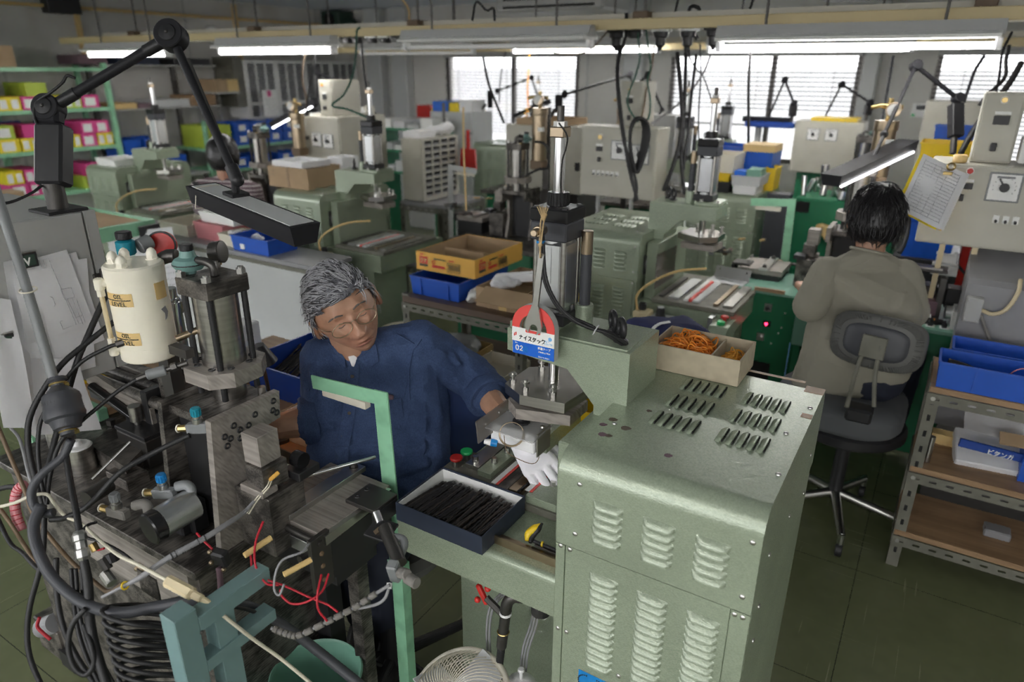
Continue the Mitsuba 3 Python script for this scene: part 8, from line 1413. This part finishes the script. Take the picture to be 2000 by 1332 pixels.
# ---------------------------------------------------------------- far rows under the windows
M5=dup(KEY1,shift(-1.245,4.02,0)@np.linalg.inv(PLACE1),'green press carrying stacked trays, behind the mint frame',group='green presses of the third row')
for q in[k for k in scene if k.startswith(M5+'__') and any(w in k for w in('paint_chip','brown_tape','blue_sticker','makers','lettering','work_table','guide_rail','push_button','button_shelf','table_bolt','__clip','__valve','apron'))]:scene.pop(q);labels.pop(q,None)
M6=dup(M3,shift(-.6,2.9,0),'far green press under the left window',group='green presses of the third row');M7=dup(M3,shift(1.15,2.9,0),'far green press below the gap between the windows',group='green presses of the third row')
for lo,hi,m_,lab in(((-1.2,4.04,1.0412),(-1.04,4.26,1.1),'black_iron','black bin lowest in the tray stack on the third-row press'),((-1.19,4.05,1.101),(-1.05,4.25,1.15),'yellow_plastic','yellow tray in the stack on the third-row press'),((-1.22,4.04,1.151),(-1.03,4.28,1.25),'off_white','open white box topping the left stack on the third-row press'),((-1.02,4.03,1.0412),(-.89,4.22,1.09),'white_plastic','white box lowest right on the third-row press'),((-1.03,4.02,1.091),(-.87,4.24,1.145),'pale_grey','pale tray with a blue carton, on the third-row press'),((-1.04,4.30,1.0412),(-.88,4.55,1.25),'blue_plastic','large blue crate at the back of the third-row press'),((-1.25,4.32,1.0412),(-1.06,4.55,1.27),'blue_plastic','blue crate behind the open white box'),((-.90,4.24,1.0412),(-.84,4.4,1.17),'yellow_plastic','yellow bin behind the pale tray')):bin_('tray',lab,lo,hi,m_,'tray',taper=.004)
solo('blue_carton','small blue carton with red marks in the pale tray','carton',box((-1.02,4.03,1.1),(-.96,4.13,1.17)),'tape_blue');solo('patterned_packet','mint and brown patterned packet in the pale tray','packet',ruffle(box((-.955,4.04,1.1),(-.88,4.18,1.18)).subdivide().subdivide(),.006,40,1),'bucket_green');solo('flat_carton','brown and white carton across the large blue crate','carton',box((-1.05,4.29,1.2505),(-.87,4.5,1.29)),'label_tan')
GCA=thing('green_machine','bright green machine base behind the mint frame with parts heaped on it','machine');part(GCA,'body',box((-.72,4.3,.3),(-.18,4.7,1.01),.006),'machine_green');part(GCA,'feet',box((-.68,4.34,0),(-.22,4.66,.3)),'black_iron');part(GCA,'opening',box((-.71,4.29,.93),(-.64,4.301,.99)),'slot_dark')
solo('work_gloves','tan work gloves hung on the green machine','gloves',ruffle(fuse([hulln((V(-.56,4.26,.86),.025),(V(-.45,4.27,.84),.03),(V(-.47,4.26,.78),.022))],.012,3),.014,40,2),'label_tan',True)
g=np.random.default_rng(9)
for i in range(22):
    x,y=g.uniform(-.70,-.40),g.uniform(4.33,4.6);solo('bright_fitting','shiny metal fitting heaped on the green machine','fitting',cyl((x,y,1.0105),(x+g.normal(0,.03),y+g.normal(0,.02),1.04+g.uniform(0,.14)),g.uniform(.008,.022),n=10,c=.002),('satin_steel','dark_steel','aluminium')[i%3],40,group='fittings on the green machine')
solo('grey_sheet','dark slate sheet leaning beside the third-row press','sheet',box((-.84,4.1,0),(-.72,4.2,1.05)),'grey_rubber')
BT=thing('blue_table','blue-grey raised table under the middle window','table');part(BT,'top',box((-1.36,5.5,1.30),(-1.01,5.75,1.34),.006),'royal_blue');part(BT,'column',cyl((-1.28,5.62,0),(-1.28,5.62,1.30),.025,n=14),'pale_grey',40)
FPN=panel_box('control_cabinet','cream control panel with two dials far back right of the middle window',(-1.0,5.5,1.0),(-.55,5.75,1.36));dial(FPN,-.87,5.495,1.27,.04);dial(FPN,-.75,5.495,1.27,.04);part(FPN,'stand',box((-.95,5.55,0),(-.6,5.7,1.0)),'machine_green');solo('yellow_tray','yellow tray on the far cream panel','tray',box((-.9,5.5,1.3605),(-.6,5.74,1.385)),'yellow_plastic')
for i,(b,p1,p2,p3,h0,h1,lab) in enumerate((((-1.05,5.6,1.34),(-1.05,5.6,1.47),(-1.14,5.62,1.63),(-1.22,5.62,1.36),(-1.40,5.62,1.35),(-1.06,5.6,1.35),'black arm lamp silhouetted in the middle window over the blue table'),((-.58,5.8,1.36),(-.57,5.8,1.48),(-.78,5.82,1.60),(-.86,5.8,1.36),(-1.0,5.78,1.30),(-.72,5.8,1.36),'black arm lamp at the right edge of the middle window'),((-3.95,5.8,1.31),(-3.75,5.8,1.5),(-3.40,5.84,1.62),(-3.3,5.82,1.4),(-3.55,5.8,1.28),(-3.2,5.82,1.42),'black arm lamp silhouetted in the left window'),((-2.3,4.2,1.40),(-2.25,4.3,1.54),(-2.05,4.9,1.66),(-1.95,4.9,1.4),(-2.1,4.9,1.3),(-1.8,4.9,1.34),'black arm lamp left of two between the windows'),((-1.90,4.6,1.42),(-1.93,4.6,1.56),(-1.80,4.6,1.66),(-1.68,4.6,1.45),(-1.9,4.6,1.32),(-1.6,4.6,1.36),'black arm lamp right of two between the windows'),((-3.72,3.9,1.40),(-3.75,3.92,1.56),(-4.15,3.95,1.66),(-4.15,3.9,1.40),(-4.32,3.62,1.30),(-3.98,3.75,1.47),'black arm lamp, lit, left of the cream control panel'))):small_lamp('arm_lamp',lab,b,p1,p2,p3,h0,h1,.04 if i<3 else.045,i==5)
hp_copy(-3.05,5.25,'far dark hydraulic press behind the red dustpan');hp_copy(-1.95,5.3,'far dark hydraulic press right of the left window');hp_copy(-.5,5.2,'far dark hydraulic press behind the green machine')
FC=panel_box('steel_locker','grey locker with boxes on top left of the left window',(-4.4,5.6,0),(-3.9,5.95,1.31),'pale_grey')
for i,(x0,x1,h,m_,lab) in enumerate(((-4.38,-4.2,.09,'tape_blue','blue picture box on the grey locker'),(-4.18,-4.08,.08,'yellow_card','yellow and white box on the grey locker'),(-4.06,-3.92,.11,'white_plastic','white canister box on the grey locker'))):solo('carton',lab,'carton',box((x0,5.62,1.3105),(x1,5.85,1.31+h)),m_)
MSR=thing('paper_shelf','green shelf of white papers behind the second-row left press','shelf')
for z in(.75,.95,1.15):part(MSR,'board',box((-4.75,5.2,z),(-4.05,5.5,z+.02)),'machine_green')
for x in(-4.75,-4.07):part(MSR,'post',box((x,5.2,0),(x+.02,5.5,1.2)),'machine_green')
for r,z in enumerate((.7705,.9705,1.1705)):
    for c in range(4):solo('paper_stack','stack of white papers, %s from the left on the %s green shelf'%(nth[c],('lowest','middle','top')[r]),'papers',box((-4.71+.165*c,5.22,z),(-4.57+.165*c,5.45,z+.04+.02*((c*7+r)%4))),('paper','pale_grey','label_white')[(c+r)%3])
for i,(x0,m_,h) in enumerate(((-5.05,'red_plastic',.12),(-4.85,'yellow_card',.1))):solo('carton',['red carton behind the rod of the second-row left press','yellow carton behind the second-row left press'][i],'carton',box((x0,6.2,1.20),(x0+.18,6.4,1.2+h)),m_)
solo('far_cabinet','pale cabinet far back left carrying the red and yellow cartons','cabinet',box((-5.15,6.1,0),(-4.6,6.5,1.1995),.005),'beam_grey')
solo('brown_cylinder','slim brown oxygen cylinder at the far right by the window','cylinder',lathe([(.06,0),(.06,1.3),(.03,1.42),(.02,1.5)],(-.02,4.6,0),(0,0,1),18),'wire_brown',40);solo('cream_locker','cream locker on the far wall behind the second arm lamp','locker',box((-.2,5.3,0),(.12,5.6,1.52),.004),'cream_paint');solo('red_panel','red panel behind the small cream box at the far right','panel',box((.14,4.2,0),(.22,4.3,1.55)),'red_plastic')
